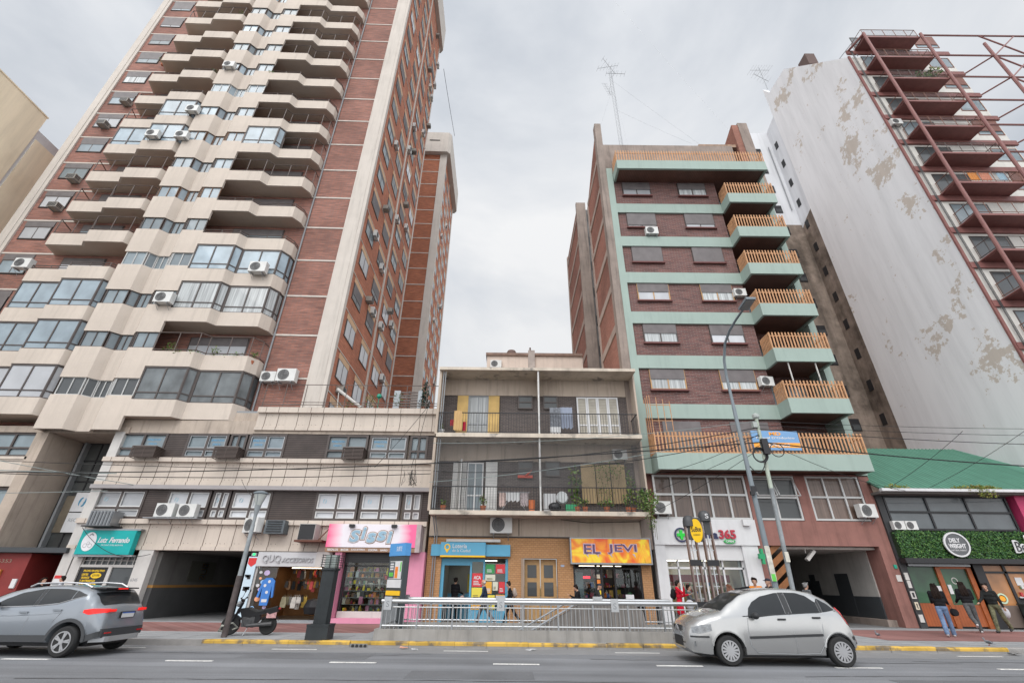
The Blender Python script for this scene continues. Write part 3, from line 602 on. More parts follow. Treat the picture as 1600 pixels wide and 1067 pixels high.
for fl, (z0, z1) in enumerate(((4.06, 5.33), (6.82, 8.03))):
    for i, (a, c) in enumerate(strips):
        fm = bronze
        o = window(pod, FW, a, c, z0, z1, fm, (G_white if fl == 0 else rg.choice([G_mid, G_mid, G_blue])), cols=(.5,), rows=(.36,), d=-.16, t=.1, dep=.12)
        sh = MB()
        for s0, s1 in ((a+.1, (a+c)/2-.04), ((a+c)/2+.04, c-.1)):
            for y0, y1 in ((z0+.09, z0+(z1-z0)*.36-.05), (z0+(z1-z0)*.36+.05, z1-.09)):
                t = .05
                sh.wbox(FW, s0, s0+t, -.11, -.07, y0, y1); sh.wbox(FW, s1-t, s1, -.11, -.07, y0, y1); sh.wbox(FW, s0+t, s1-t, -.11, -.07, y0, y0+t); sh.wbox(FW, s0+t, s1-t, -.11, -.07, y1-t, y1)
        if fl == 0 or i % 2: sh.build('sash', whitef if fl == 0 else steel, o)
        if fl == 0:
            b = MB(); swirl(b, FW, a+.42*min(1, (c-a)/1.8), z1-.42, .17, -.131); b.build('swirl_logo', mat('logo_pale', (.30, .45, .52), .5), o)
        elif i in (0, 1, 3, 4, 5):
            b = MB(); x = a+.2 if i in (4, 5, 3) else (a+c)/2+.15
            for r_, (t0, t1) in enumerate(((0, .62), (.1, .5))): put_text(b, ('REHABILITACION', 'CONSULTAS')[r_], FW, x+t0, x+t1, z1-.36-.2*r_, z1-.26-.2*r_, -.131, thick=.002)
            b.build('window_lettering', mat('decal_blue', (.12, .38, .62), .5), o)
    for a, c in lou: MB().wbox(FW, a, c, -.2, -.08, z0, z1).build('louvre', louv, pod)
b = MB()
b.box(-19.5, 21.96, .15, -19.05, 22.5, 8.05); b.box(-16.25, 21.97, .15, -15.62, 22.5, 2.78); b.build('pier', offwhite, pod)
bx('door_sill', greyp, pod, (-11.2, 21.9, .14, -8.05, 22.3, .2))
# terrace parapet railing and things on the terrace
b = MB()
for z in (9.62, 9.75, 10.72): b.tube((-12.8, 22.15, z), (-3.8, 22.15, z), .02, n=5)
x = -12.8
while x < -3.7: b.tube((x, 22.15, 9.3), (x, 22.15, 10.72), .02, n=5); x += 1.05
tag(b.build('terrace_railing', railm), 'thin brown metal railing along the roof terrace of the beige office base', 'railing')
# left wing with entrance recess
lw = thing('entrance_wing', 'beige left wing of the office base with tall dark glazed entrance recess', 'office building', (-22, 22, .15))
bx('wall', beige_d, lw, (-34, 22.2, .15, -22.75, 33, 8.05), (-34, 21.98, 7.98, -18.9, 24.2, 8.3))
bx('spandrel', beige, lw, (-34, 21.95, 5.4, -23.2, 22.2, 6.65), (-34, 21.9, 6.65, -23.2, 22.2, 6.78), (-34, 21.95, 2.5, -23.2, 22.2, 3.9))
bx('pier', beige_d, lw, (-23.3, 21.9, .15, -22.71, 24.2, 7.97))
for z0, z1 in ((6.8, 7.98), (3.95, 5.35)): window(lw, FW, -26.5, -23.35, z0, z1, bronze, G_mid, cols=(.33, .66), rows=(.36,), d=-.15, t=.09, dep=.1)
FE = FR(24.0)
g = window(lw, FE, -22.7, -19.3, 2.75, 8.0, black, glass('lobby_glass', (.075, .08, .078), var=.6), cols=(.3, .52, .8), rows=(.2, .42, .62, .82), d=0, t=.06)
bx('mullion', greyp, lw, (-22.42, 23.7, 2.83, -22.3, 23.98, 7.95)); bx('inner_panel', mat('lobby_tan', (.17, .14, .10), .6, .3), lw, (-22.28, 23.9, 3.6, -21.85, 23.97, 5.3))
bx('canopy', mat('canopy_dark', (.045, .05, .055), .5), lw, (-23.2, 21.8, 2.62, -19.3, 24.0, 2.82))
bx('recess_back', dark, lw, (-22.75, 24.1, .15, -19.2, 24.4, 8.1))
bx('entrance_wall', mat('oxblood', (.20, .025, .022), .55, .15), lw, (-24.5, 22.1, .15, -21.0, 23.9, 2.6))
ed = bx('entrance_door', mat('orange_wood', (.42, .16, .035), .5, .25, 6), lw, (-22.9, 22.02, .15, -21.95, 22.1, 1.95))
bx('notice', white, ed, (-22.75, 21.99, 1.05, -22.3, 22.02, 1.4)); bx('handle', steel, ed, (-22.02, 21.94, .6, -21.98, 22.02, 1.1))
lettering(lw, '6353', FR(22.1), -22.35, -21.75, 2.22, 2.36, 0, mat('dull_brass', (.28, .2, .15), .5), name='house_number')
window(lw, FR(23.6), -20.9, -19.4, .15, 2.6, black, G_dark, cols=(.5,), t=.07)
lettering(lw, '6353', FR(23.6), -20.3, -19.75, 2.15, 2.3, .07, mat('dull_grey', (.15, .15, .15), .5), name='house_number')
bx('intercom', white, lw, (-21.3, 22.04, 1.25, -21.1, 22.1, 1.6))
# white banner in the recess
bn = thing('clinic_banner', 'white banner with blue swirl logo inside the dark entrance recess', 'banner', (-21, 23.8, 3.6))
bx('panel', white, bn, (-21.75, 23.78, 3.6, -20.3, 23.82, 4.5), (-21.75, 23.78, 4.55, -20.3, 23.82, 5.45))
b = MB(); swirl(b, FR(23.78), -21.3, 5.0, .36, .004); b.build('swirl_logo', logo_blue, bn)
lettering(bn, 'RECUPERAR', FR(23.78), -21.6, -20.4, 4.08, 4.24, .0, greyp, thick=.004)
# ---------------------------------------------------------------- Garage
gar = thing('garage_entrance', 'dark vehicle garage entrance with grey walls and ochre stripe beside the optician', 'garage', (-13.5, 22, .15))
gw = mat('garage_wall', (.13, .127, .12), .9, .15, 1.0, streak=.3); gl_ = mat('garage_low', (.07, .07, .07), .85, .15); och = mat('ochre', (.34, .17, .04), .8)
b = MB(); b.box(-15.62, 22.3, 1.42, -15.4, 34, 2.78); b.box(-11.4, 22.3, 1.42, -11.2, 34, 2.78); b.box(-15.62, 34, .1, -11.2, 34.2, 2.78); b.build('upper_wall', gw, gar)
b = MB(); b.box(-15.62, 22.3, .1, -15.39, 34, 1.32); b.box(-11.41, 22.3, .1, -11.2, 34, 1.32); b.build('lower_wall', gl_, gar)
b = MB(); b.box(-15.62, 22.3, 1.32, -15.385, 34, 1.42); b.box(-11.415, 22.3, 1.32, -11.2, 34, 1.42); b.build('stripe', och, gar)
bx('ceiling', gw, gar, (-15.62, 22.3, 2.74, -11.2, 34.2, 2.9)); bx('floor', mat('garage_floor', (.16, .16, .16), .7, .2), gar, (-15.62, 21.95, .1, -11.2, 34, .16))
GS = ((-15.4, 0), (0, 1), (1, 0)); bx('sign_board', mat('garage_board', (.075, .075, .06), .7), gar, (-15.4, 24.5, 1.55, -15.37, 26.6, 2.45))
b = MB(); v, f, x0, x1, y0, y1 = text_geo('BUS'); b.add([(-15.365, 25.9 - (p[1]-y0)/(y1-y0)*.5, 1.65 + (x1-p[0])/(x1-x0)*.72) for p in v], f); b.build('lettering', och, gar)
b = MB(); b.box(-12.2, 24, 2.66, -11.9, 25.2, 2.73); b.build('ceiling_lamp', mat('lamp_on', (.9, .93, 1), emit=2.5), gar)
# ---------------------------------------------------------------- shop interiors
def shop(name, label, x0, x1, z1, depth, wallm, floorm, lamp=6.0, y0=22.3, tube=True):
    t = thing(name, label, 'shop', ((x0+x1)/2, y0, .15))
    bx('back_wall', wallm, t, (x0, y0+depth, .1, x1, y0+depth+.1, z1)); bx('side_wall', wallm, t, (x0-.1, y0, .1, x0, y0+depth+.1, z1)); bx('side_wall', wallm, t, (x1, y0, .1, x1+.1, y0+depth+.1, z1))
    bx('ceiling', wallm, t, (x0-.1, y0, z1, x1+.1, y0+depth+.1, z1+.08)); bx('floor', floorm, t, (x0-.1, y0-.3, .1, x1+.1, y0+depth, .17))
    if tube:
        b = MB(); b.box(x0+.5, y0+depth*.62, z1-.03, x1-.5, y0+depth*.62+.16, z1-.005); b.build('tube_lamp', mat('tube_lamp_%d' % int(lamp*10), (1, .86, .66), emit=lamp), t)
    return t
def goods(name, label, cat, x0, x1, y0, y1, zs, cols, size, n, seed=1, hang=False):
    b = MB(); r = random.Random(seed)
    for z in zs:
        for _ in range(n):
            x = r.uniform(x0, x1); y = r.uniform(y0, y1); s = size*r.uniform(.5, 1.3); h = s*r.uniform(.7, 1.8); m = r.randrange(len(cols)); q = r.random()
            if hang: b.box(x-s*.35, y-s*.15, z-h*1.2, x+s*.35, y+s*.15, z, m); b.tube((x, y, z), (x, y, z+.06), .006, n=4, m=m)
            elif q < .4: b.box(x-s/2, y-s/2, z, x+s/2, y+s/2, z+h, m)
            elif q < .7: b.lathe([(s*.3, 0), (s*.42, h*.25), (s*.34, h*.7), (s*.15, h*.85), (s*.16, h)], (x, y, z), 8, m)
            else: b.ball((x, y, z+s*.4), (s*.42, s*.42, s*.42), 8, 6, m)
    o = b.build(name, cols, smooth=True); o['kind'] = 'stuff'; return tag(o, label, cat)
def many(name, label, cat, x0, x1, y0, y1, zs, cols, size, n, seed=1, hang=False):
    r = random.Random(seed)
    for z in zs:
        for _ in range(n):
            x = r.uniform(x0, x1); y = r.uniform(y0, y1); s = size*r.uniform(.5, 1.3); h = s*r.uniform(.9, 2.0); m = cols[r.randrange(len(cols))]; b = MB()
            b.prismy([(x-s*.3, z), (x-s*.42, z-h*.6), (x-s*.36, z-h), (x+s*.36, z-h), (x+s*.42, z-h*.6), (x+s*.3, z)], y-s*.13, y+s*.13); b.path([(x-s*.25, y, z-.02), (x, y, z+.09), (x+s*.25, y, z-.02)], .008, 4)
            tag(b.build(name, m), label, cat, label)
woodi = mat('warm_wood', (.30, .15, .06), .6, .2, 4); tilef = mat('shop_floor', (.18, .15, .12), .4, .1)
P_ = lambda n, c, r=.5: mat('goods_' + n, c, r, .2, 8)
# accessories shop
acc = shop('accessories_shop', 'accessories shop interior hung with bags under the grey lettered fascia', -10.9, -8.05, 2.2, 3.2, woodi, tilef, 3.2)
bx('shop_door_jamb', offwhite, acc, (-11.0, 21.95, .15, -10.87, 22.3, 2.2))
gp = MB().box(-10.85, 22.0, .2, -10.02, 22.02, 2.15).build('door_glass', clear_glass('shop_glass'), acc)
st = MB(); r = random.Random(8)
for i, (x, z, s) in enumerate([(-10.72, 1.95, .07), (-10.45, 1.93, .13), (-10.68, 1.72, .06), (-10.55, 1.58, .1), (-10.73, 1.45, .08), (-10.6, 1.3, .09), (-10.62, .95, .12), (-10.75, .62, .09), (-10.5, .5, .1), (-10.25, .65, .08), (-10.22, 1.6, .07), (-10.24, 1.2, .07), (-10.27, .95, .08)]): disc(st, FR(22.0), x, z, s, s*.8, .002, i % 4, 10, .004)
st.build('sticker', [white, P_('lilac', (.5, .4, .6)), P_('peach', (.75, .35, .2)), P_('sky', (.3, .5, .75))], acc)
many('hanging_bag', 'bag or belt hanging among many in the rows inside the accessories shop', 'bag', -9.95, -8.1, 22.5, 25.2, (2.05, 1.62), [P_('black', (.02, .02, .02)), P_('tan', (.35, .2, .1)), P_('amber', (.6, .3, .04)), P_('grey', (.25, .25, .25)), P_('black2', (.03, .025, .02)), P_('red', (.45, .05, .05))], .17, 30, 2, True)
many('hanging_shawl', 'pale shawl hanging among others on the low rack inside the accessories shop', 'shawl', -9.95, -8.9, 22.4, 23.2, (1.02,), [P_('khaki', (.3, .27, .17)), P_('mustard', (.42, .28, .05)), P_('stone', (.45, .42, .38)), P_('black', (.02, .02, .02))], .24, 16, 3, True)
b = MB(); b.lathe([(.02, 0), (.34, .04), (.42, .3), (.3, .55), (.02, .62)], (-8.55, 22.9, .35), 8, 0, 2); tag(b.build('black_umbrella', black), 'open black umbrella standing on the accessories shop floor', 'umbrella')
mk = thing('blue_jersey', 'blue long-sleeved jersey hung on the accessories shop glass door', 'shirt', (-10.25, 21.9, .8))
b = MB(); b.prismy([(-10.42, .72), (-10.1, .72), (-10.06, 1.45), (-10.0, 1.0), (-9.93, 1.02), (-9.98, 1.62), (-10.12, 1.74), (-10.36, 1.74), (-10.5, 1.62), (-10.62, 1.02), (-10.53, 1.0), (-10.45, 1.4)], 21.86, 21.94); b.build('cloth', mat('jersey_blue', (.05, .18, .50), .8), mk)
b = MB(); [disc(b, FR(21.86), x, z, .06, .06, 0, 0, 10, .006) for x, z in ((-10.2, 1.6), (-10.35, 1.45), (-10.22, 1.2))]; b.box(-10.36, 21.852, .84, -10.14, 21.86, .95); b.build('badge', white, mk)
sg = thing('accessories_sign', 'pale grey fascia with raised grey lettering over the accessories shop', 'shop sign', (-9.7, 21.9, 2.2))
bx('panel', mat('fascia_grey', (.50, .50, .51), .5), sg, (-10.95, 21.85, 2.18, -8.42, 22.05, 2.74)); bx('side_panel', offwhite, sg, (-8.4, 21.8, 2.17, -7.72, 22.05, 2.76))
lettering(sg, 'QUQ', FR(21.85), -10.72, -9.92, 2.3, 2.62, 0, mat('letter_grey', (.40, .40, .41), .4), thick=.05); lettering(sg, 'ACCESORIOS', FR(21.85), -9.86, -8.5, 2.34, 2.52, 0, mat('letter_grey', (.40, .40, .41), .4), thick=.05, shear=.2)
rb = thing('mobile_shop_banner', 'tall pale blue banner with red shield and black shoe pictures by the garage', 'banner', (-11.12, 21.9, .5))
bx('panel', mat('banner_blue', (.50, .62, .70), .6), rb, (-11.33, 21.86, .3, -10.95, 21.9, 2.55))
b = MB(); b.prismy([(-11.31, 2.5), (-10.97, 2.5), (-10.97, 2.28), (-11.14, 2.15), (-11.31, 2.28)], 21.85, 21.86); b.build('red_shield', mat('shield_red', (.55, .03, .03), .5), rb)
b = MB(); r = random.Random(3)
for z in (1.75, 1.3, .85, .5):
    for _ in range(4): x = r.uniform(-11.25, -11.05); b.box(x-.06, 21.852, z+r.uniform(-.08, .06), x+.07, 21.86, z+.1)
b.build('picture', black, rb)
gx = thing('exit_lamp', 'small green lit exit lamp between garage and accessories shop', 'exit sign', (-11.15, 21.9, 2.62)); bx('housing', greyp, gx, (-11.26, 21.88, 2.58, -11.04, 22, 2.7)); bx('lamp', mat('green_lit', (.02, .6, .15), emit=1.2), gx, (-11.2, 21.87, 2.6, -11.1, 21.88, 2.68))
# toy and gift shop
tb = shop('gift_shop', 'gift and toy shop window crammed with trinkets inside a pink surround', -7.1, -4.3, 2.75, 2.2, mat('shop_dark_wall', (.10, .075, .05), .8), tilef, 5.0)
pink = mat('pink_paint', (.66, .26, .37), .6, .06, 2, streak=.12)
bx('surround', pink, tb, (-7.42, 21.3, .15, -7.14, 22.3, 2.78), (-4.3, 21.6, .15, -3.66, 22.3, 2.78), (-7.14, 21.3, .15, -4.3, 22.3, .32))
bx('display_plinth', offwhite, tb, (-7.1, 21.75, .32, -4.34, 22.1, .55)); bx('roller_shutter', stripes('dark_shutter', (.03, .03, .032), (.015, .015, .016), 14, 2, .4), tb, (-7.12, 21.75, 2.35, -4.32, 21.9, 2.78))
MB().box(-7.05, 21.8, .55, -4.4, 21.815, 2.35).build('shop_window', clear_glass('shop_glass'), tb)
bx('window_frame', black, tb, (-7.1, 21.77, .55, -7.02, 21.85, 2.35), (-4.44, 21.77, .55, -4.36, 21.85, 2.35), (-7.1, 21.77, 2.2, -4.36, 21.84, 2.26))
pal = [P_('gold', (.6, .38, .07), .3), P_('brown', (.2, .1, .05)), P_('silver', (.5, .5, .5), .25), P_('wine', (.3, .02, .05)), P_('orange', (.75, .22, .03)), P_('cream', (.6, .52, .4)), P_('yellow', (.75, .55, .03)), P_('black', (.02, .02, .02)), P_('green', (.08, .2, .08)), P_('pinkg', (.6, .2, .3)), P_('brown2', (.3, .17, .08))]
goods('trinkets', 'rows of colourful toys and ornaments filling the gift shop window', 'shop goods', -7.0, -4.45, 21.9, 22.6, (.55, .8, 1.05, 1.3, 1.55, 1.8, 2.02), pal, .13, 46, 11)
b = MB()
for z in (.78, 1.03, 1.28, 1.53, 1.78, 2.0): b.box(-7.05, 21.9, z, -4.42, 22.7, z+.018)
tag(b.build('display_shelves', mat('glass_shelf', (.3, .3, .28), .2)), 'stacked thin display shelves in the gift shop window', 'shelf')
b = MB(); disc(b, FR(21.86), -5.13, 1.98, .16, .14, 0, 0, 12, .03); b.box(-5.32, 21.84, 1.72, -4.95, 21.86, 1.86, 1); b.ball((-5.22, 21.85, 2.12), .045, 6, 5, 0); b.ball((-5.04, 21.85, 2.12), .045, 6, 5, 0); tag(b.build('window_sticker', [P_('yellow', (.75, .55, .03)), P_('redd', (.7, .04, .04))]), 'yellow and red round-eared sticker on the gift shop window', 'sticker')
sg = thing('gift_shop_sign', 'white and pink gradient sign with blue bubble lettering over the gift shop', 'shop sign', (-6, 21.2, 2.8))
pg = bpy.data.materials.new('pink_fade'); pg.use_nodes = True; n = pg.node_tree.nodes; l = pg.node_tree.links
tc_ = n.new('ShaderNodeTexCoord'); sx = n.new('ShaderNodeSeparateXYZ'); cr = n.new('ShaderNodeValToRGB'); l.new(tc_.outputs['Generated'], sx.inputs[0]); nzz = n.new('ShaderNodeTexNoise'); nzz.inputs['Scale'].default_value = 3; l.new(tc_.outputs['Generated'], nzz.inputs[0]); ma = n.new('ShaderNodeMath'); ma.operation = 'MULTIPLY_ADD'; ma.inputs[1].default_value = .12; l.new(nzz.outputs[0], ma.inputs[0]); l.new(sx.outputs[0], ma.inputs[2]); l.new(ma.outputs[0], cr.inputs[0]); e = cr.color_ramp.elements
e[0].position = .05; e[0].color = (.80, .08, .22, 1); e[1].position = .24; e[1].color = (.72, .68, .72, 1); q = e.new(.86); q.color = (.72, .68, .72, 1); q = e.new(1.0); q.color = (.78, .12, .28, 1); l.new(cr.outputs[0], n['Principled BSDF'].inputs['Base Color']); n['Principled BSDF'].inputs['Roughness'].default_value = .4
bx('panel', pg, sg, (-7.86, 21.2, 2.92, -4.05, 22.0, 3.84)); bx('lower_strip', mat('strip_brown', (.27, .16, .10), .6), sg, (-7.86, 21.2, 2.74, -4.05, 22.0, 2.9))
bx('side_panel', mat('grimy_side', (.4, .33, .33), .7, .2, 3), sg, (-4.05, 21.2, 2.74, -3.85, 22, 3.84))
xs = -6.9; sizes = [('S', .46, .0), ('i', .2, .12), ('s', .4, -.02), ('s', .4, .05), ('i', .22, -.03)]
bb, b1, b2 = MB(), MB(), MB(); x = -6.9
for ch, wd, dz in sizes:
    z0 = 3.12 + dz; h = .48 if ch != 's' else .40
    put_text(bb, ch, FR(21.2), x-.045, x+wd+.045, z0-.045, z0+h+.045, 0, shear=.15, bold=.10, thick=.01)
    put_text(b1, ch, FR(21.2), x-.022, x+wd+.022, z0-.022, z0+h+.022, .012, shear=.15, bold=.08, thick=.01); put_text(b2, ch, FR(21.2), x+.01, x+wd-.01, z0+.01, z0+h-.01, .024, shear=.15, bold=.035, thick=.01); x += wd + .04
bb.build('lettering_outline', mat('letter_brown', (.25, .12, .06), .5), sg); b1.build('lettering_edge', white, sg); b2.build('lettering', mat('letter_bluegrey', (.26, .40, .50), .5), sg)
for s, a, c in (('REGALOS', -7.75, -7.3), ('BAZAR', -7.18, -6.85), ('JUGUETERIA', -6.75, -6.15), ('COCINA', -6.02, -5.62), ('BAÑO', -5.5, -5.2), ('MAS', -4.5, -4.25)): lettering(sg, s, FR(21.2), a, c, 2.78, 2.865, 0, white, thick=.004, bold=.03)
for x in (-6.95, -5.12): bx('floodlight', black, sg, (x, 21.05, 3.7, x+.22, 21.2, 3.82))
# optician
op = shop('optician_shop', 'optician shopfront with black promotional poster behind the silver car', -18.65, -16.28, 2.35, 2.0, mat('opt_wall', (.3, .3, .29), .8), tilef, 1.5)
b = MB(); b.box(-19.0, 21.98, .15, -18.6, 22.3, 2.5); b.box(-18.6, 22.0, 2.08, -16.3, 22.1, 2.18); b.box(-17.35, 22.0, .15, -17.2, 22.1, 2.08); b.box(-18.6, 22, .15, -16.3, 22.1, .45)
b.build('shopfront_frame', offwhite, op); b = MB()
for i in range(9): x = -18.55 + i*.27; b.box(x-.012, 22.02, 2.18, x+.012, 22.05, 2.5)
b.box(-18.6, 22.02, 2.33, -16.3, 22.045, 2.35); b.build('transom_bars', offwhite, op); MB().box(-17.2, 22.06, .45, -16.3, 22.08, 2.08).box(-18.6, 22.09, 2.18, -16.3, 22.1, 2.5).build('pane', G_dark, op)
po = thing('promo_poster', 'black poster with yellow lettering and two yellow ovals in the optician window', 'poster', (-18, 22.05, .5))
bx('sheet', black, po, (-18.6, 22.05, .45, -17.35, 22.07, 2.08)); yl = mat('promo_yellow', (.80, .52, .02), .6); b = MB()
for s, a, c, z in (('PROMO EN EFECTIVO', -18.4, -17.5, 1.94), ('LENTES', -18.42, -18.15, 1.8), ('ORGANICOS', -18.4, -18.05, 1.68), ('Y ANTIRREFLEX', -18.42, -17.75, 1.56), ('LENTES', -18.45, -18.2, 1.4), ('BIFOCALES', -18.45, -18.08, 1.28), ('Y ANTIRREFLEX', -18.47, -17.8, 1.16)): put_text(b, s, FR(22.05), a, c, z-.04, z+.04, 0, thick=.004, bold=.03)
disc(b, FR(22.05), -17.8, 1.76, .23, .11, .002, 0, 20, .004); disc(b, FR(22.05), -17.88, 1.38, .23, .11, .002, 0, 20, .004); b.build('lettering', yl, po)
b = MB(); put_text(b, '$39.990', FR(22.05), -17.95, -17.65, 1.71, 1.81, .008, thick=.003); put_text(b, '$15.990', FR(22.05), -18.03, -17.73, 1.33, 1.43, .008, thick=.003); b.build('price', black, po)
sg = thing('optician_sign', 'teal sign with white oval emblem and slanted white lettering over the optician', 'shop sign', (-17.6, 21.4, 2.5))
bx('panel', mat('teal', (.0, .33, .32), .45), sg, (-18.78, 21.62, 2.56, -16.42, 21.9, 3.52)); bx('box_frame', steel, sg, (-18.85, 21.68, 2.47, -16.3, 21.95, 2.55), (-18.85, 21.68, 3.53, -16.3, 21.95, 3.6))
b = MB(); disc(b, FR(21.62), -18.33, 3.06, .30, .38, .002, 0, 28, .01); b.build('oval_emblem', mat('emblem_white', (.7, .7, .72), .5), sg)
b = MB(); b.prismy([(-18.42, 3.32), (-18.3, 3.4), (-18.2, 3.32), (-18.25, 3.3), (-18.31, 3.35), (-18.37, 3.3)], 21.598, 21.608); disc(b, FR(21.608), -18.44, 2.9, .085, .085, .0, 0, 16, .004, .82); disc(b, FR(21.608), -18.22, 2.9, .085, .085, 0, 0, 16, .004, .82); disc(b, FR(21.608), -18.33, 3.0, .06, .06, 0, 0, 14, .004, .8); b.build('emblem_lines', greyp, sg)
lettering(sg, 'Lutz', FR(21.62), -17.95, -17.53, 3.02, 3.24, 0, white, shear=.25, bold=.03); lettering(sg, 'Ferrando', FR(21.62), -17.45, -16.58, 3.02, 3.24, 0, white, shear=.25, bold=.03); lettering(sg, 'EXCLUSIVO TOTAL ARGENTINA', FR(21.62), -17.75, -16.8, 2.9, 2.96, 0, white, shear=.2, thick=.004)
lettering(pod, '6345', FR(21.97), -16.2, -15.9, 1.55, 1.67, 0, greyp, name='house_number', thick=.006)
pl = thing('wall_plaque', 'small red and white notice on the white pier left of the optician', 'notice', (-19.3, 21.95, 1.4)); bx('plate', white, pl, (-19.45, 21.94, 1.35, -19.15, 21.965, 1.75)); bx('red_band', mat('shield_red', (.55, .03, .03), .5), pl, (-19.45, 21.935, 1.63, -19.15, 21.94, 1.75)); bx('dark_band', greyp, pl, (-19.45, 21.935, 1.38, -19.15, 21.94, 1.5))
# ================================================================ low apartment house with two balconies
low = thing('balcony_house', 'low cream three-storey house with two long railed balconies over tan tiled shops', 'apartment house', (1.3, 22, .15))
cream2 = mat('cream_render', (.46, .38, .31), .88, .12, .6, streak=.35, fine=.05)
dbrick = brick('dark_brick', (.105, .085, .08), (.07, .06, .058), (.15, .13, .12), bw=.22, bh=.07, ms=.012, streaky=.15, dirt=.1)
tanb = brick('tan_tile', (.46, .255, .125), (.41, .22, .10), (.30, .17, .09), bw=.17, bh=.085, ms=.008, streaky=.06, dirt=.12)
slabm = patches('slab_edge', (.55, .48, .40), (.22, .20, .18), scale=1.6, lo=.56, hi=.68, var=.05, streak=.35)
X0, X1 = -3.62, 6.15
bx('upper_wall', cream2, low, (X0, 22, 3.45, X1, 34, 4.3), (X0, 22, 6.8, X1, 34, 7.7), (X0, 22, 10.17, X1, 34, 11.05))
bx('brick_wall', dbrick, low, (X0, 22.04, 4.3, X1, 33, 6.8), (X0, 22.04, 7.7, X1, 33, 10.17))
def wallx(name, m, parent, x0, x1, z0, z1, y0, y1, holes):
    b = MB(); xs = sorted([x0, x1] + [h[0] for h in holes] + [h[1] for h in holes])
    for a, c in zip(xs[:-1], xs[1:]):
        if c-a < 1e-4: continue
        zz = [(z0, z1)]
        for h in holes:
            if h[0] <= a+1e-5 and h[1] >= c-1e-5:
                nz_ = []
                for p, q in zz:
                    if h[3] <= p or h[2] >= q: nz_.append((p, q)); continue
                    if h[2] > p: nz_.append((p, h[2]))
                    if h[3] < q: nz_.append((h[3], q))
                zz = nz_
        for p, q in zz: b.box(a, y0, p, c, y1, q)
    return b.build(name, m, parent)
wallx('tiled_wall', tanb, low, X0, X1, .15, 3.45, 22, 22.35, [(-2.99, -.07, .15, 2.58), (.62, 2.08, .15, 2.6), (2.76, 5.72, .15, 2.4)])
bx('roof_slab', slabm, low, (-3.62, 20.75, 11.05, 6.2, 34, 11.2)); bx('balcony_slab', slabm, low, (-3.5, 20.75, 7.63, 6.12, 22, 7.82)); bx('balcony_slab', slabm, low, (-3.5, 20.75, 4.22, 6.05, 22, 4.4))
bx('side_fin', cream2, low, (-3.62, 20.95, 4.4, -3.5, 22, 7.63), (-3.62, 20.95, 7.82, -3.5, 22, 11.05)); bx('side_fin', cream2, low, (6.12, 21.2, 4.4, 6.2, 22, 7.63), (6.14, 21.2, 7.82, 6.22, 22, 11.05))
post = mat('white_post', (.55, .54, .52), .5, .15, 4)
b = MB(); b.tube((1.33, 20.85, 4.4), (1.33, 20.85, 7.63), .045); b.tube((1.33, 20.85, 7.82), (1.33, 20.85, 11.05), .045); b.build('post', post, low)
bx('partition', cream2, low, (1.3, 20.95, 10.0, 1.36, 22, 11.05), (1.3, 20.95, 6.75, 1.36, 22, 7.63))
ironr = mat('black_iron', (.025, .025, .028), .5)
for z in (4.4, 7.82):
    b = MB(); z1 = z+1.02
    for x0, x1 in ((-3.45, 1.28), (1.38, 6.02)):
        b.box(x0, 20.8, z1-.035, x1, 20.85, z1); b.box(x0, 20.81, z+.06, x1, 20.84, z+.085)
        n = int((x1-x0)/.125)
        for i in range(n+1): x = x0 + (x1-x0)*i/n; b.box(x-.008, 20.817, z+.085, x+.008, 20.833, z1-.035)
    for x in (-3.45, 6.0):
        b.box(x-.02, 20.86, z1-.035, x+.02, 21.9, z1)
        for i in range(8): b.box(x-.008, 20.95+i*.12, z+.05, x+.008, 20.966+i*.12, z1-.035)
    b.build('balcony_railing', ironr, low)
ylw = stripes('yellow_shutter', (.56, .37, .12), (.43, .27, .08), 16, 2, .6); whs = stripes('white_shutter', (.62, .61, .59), (.46, .46, .45), 14, 2, .6)
def door(x0, x1, z0, z1, pm, fm, cols=(.5,), rows=(.35,), y=22.0): return window(low, FR(y), x0, x1, z0, z1, fm, pm, cols=cols, rows=rows, d=.0, t=.06, dep=.05, name='balcony_door')
door(-2.2, -1.16, 7.82, 10.12, G_curt, greyp); door(-2.06, -1.29, 4.4, 6.72, G_mid, white)
for a, c in ((-2.75, -2.2), (-1.16, -.61)): bx('shutter', ylw, low, (a, 21.93, 7.95, c, 22.0, 10.12))
for a, c in ((-2.74, -2.5), (-1.18, -.63), (-2.3, -2.09)): bx('shutter', whs, low, (a, 21.93, 4.45, c, 22.0, 6.75))
MB().obox((-2.38, 21.68, 5.62), ((.35, -1, 0), (1, .35, 0), (0, 0, 1)), (.26, .025, 1.14)).build('shutter', whs, low)
for i in range(4): a = 3.34 + i*.53; window(low, FR(21.98), a, a+.52, 7.9, 10.1, white, stripes('slat_beige', (.40, .37, .31), (.29, .27, .23), 12, 2, .7), cols=(), rows=(.33,), d=.0, t=.07, dep=.05, name='folding_shutter')
for x, z in ((.34, 9.45), (1.63, 9.45), (.34, 6.1), (1.63, 6.1)): window(low, FR(22.0), x, x+.75, z, z+.72, bronze, G_dark, cols=(), rows=(.5,), d=.0, t=.06, dep=.05)
blm = stripes('bamboo', (.42, .31, .17), (.27, .19, .10), 24, 0, .8)
for a in (3.34, 4.05, 4.76): bx('bamboo_blind', blm, low, (a, 21.9, 4.9, a+.66, 21.96, 6.68))
nm = netm
MB().box(-3.45, 20.79, 5.42, 6.0, 20.795, 7.63).build('safety_net', bpy.data.materials.new('net_thin'), low)
_m = bpy.data.materials['net_thin']; _m.use_nodes = True; _n = _m.node_tree.nodes; _l = _m.node_tree.links; _t = _n.new('ShaderNodeBsdfTransparent'); _x = _n.new('ShaderNodeMixShader'); _x.inputs[0].default_value = .13
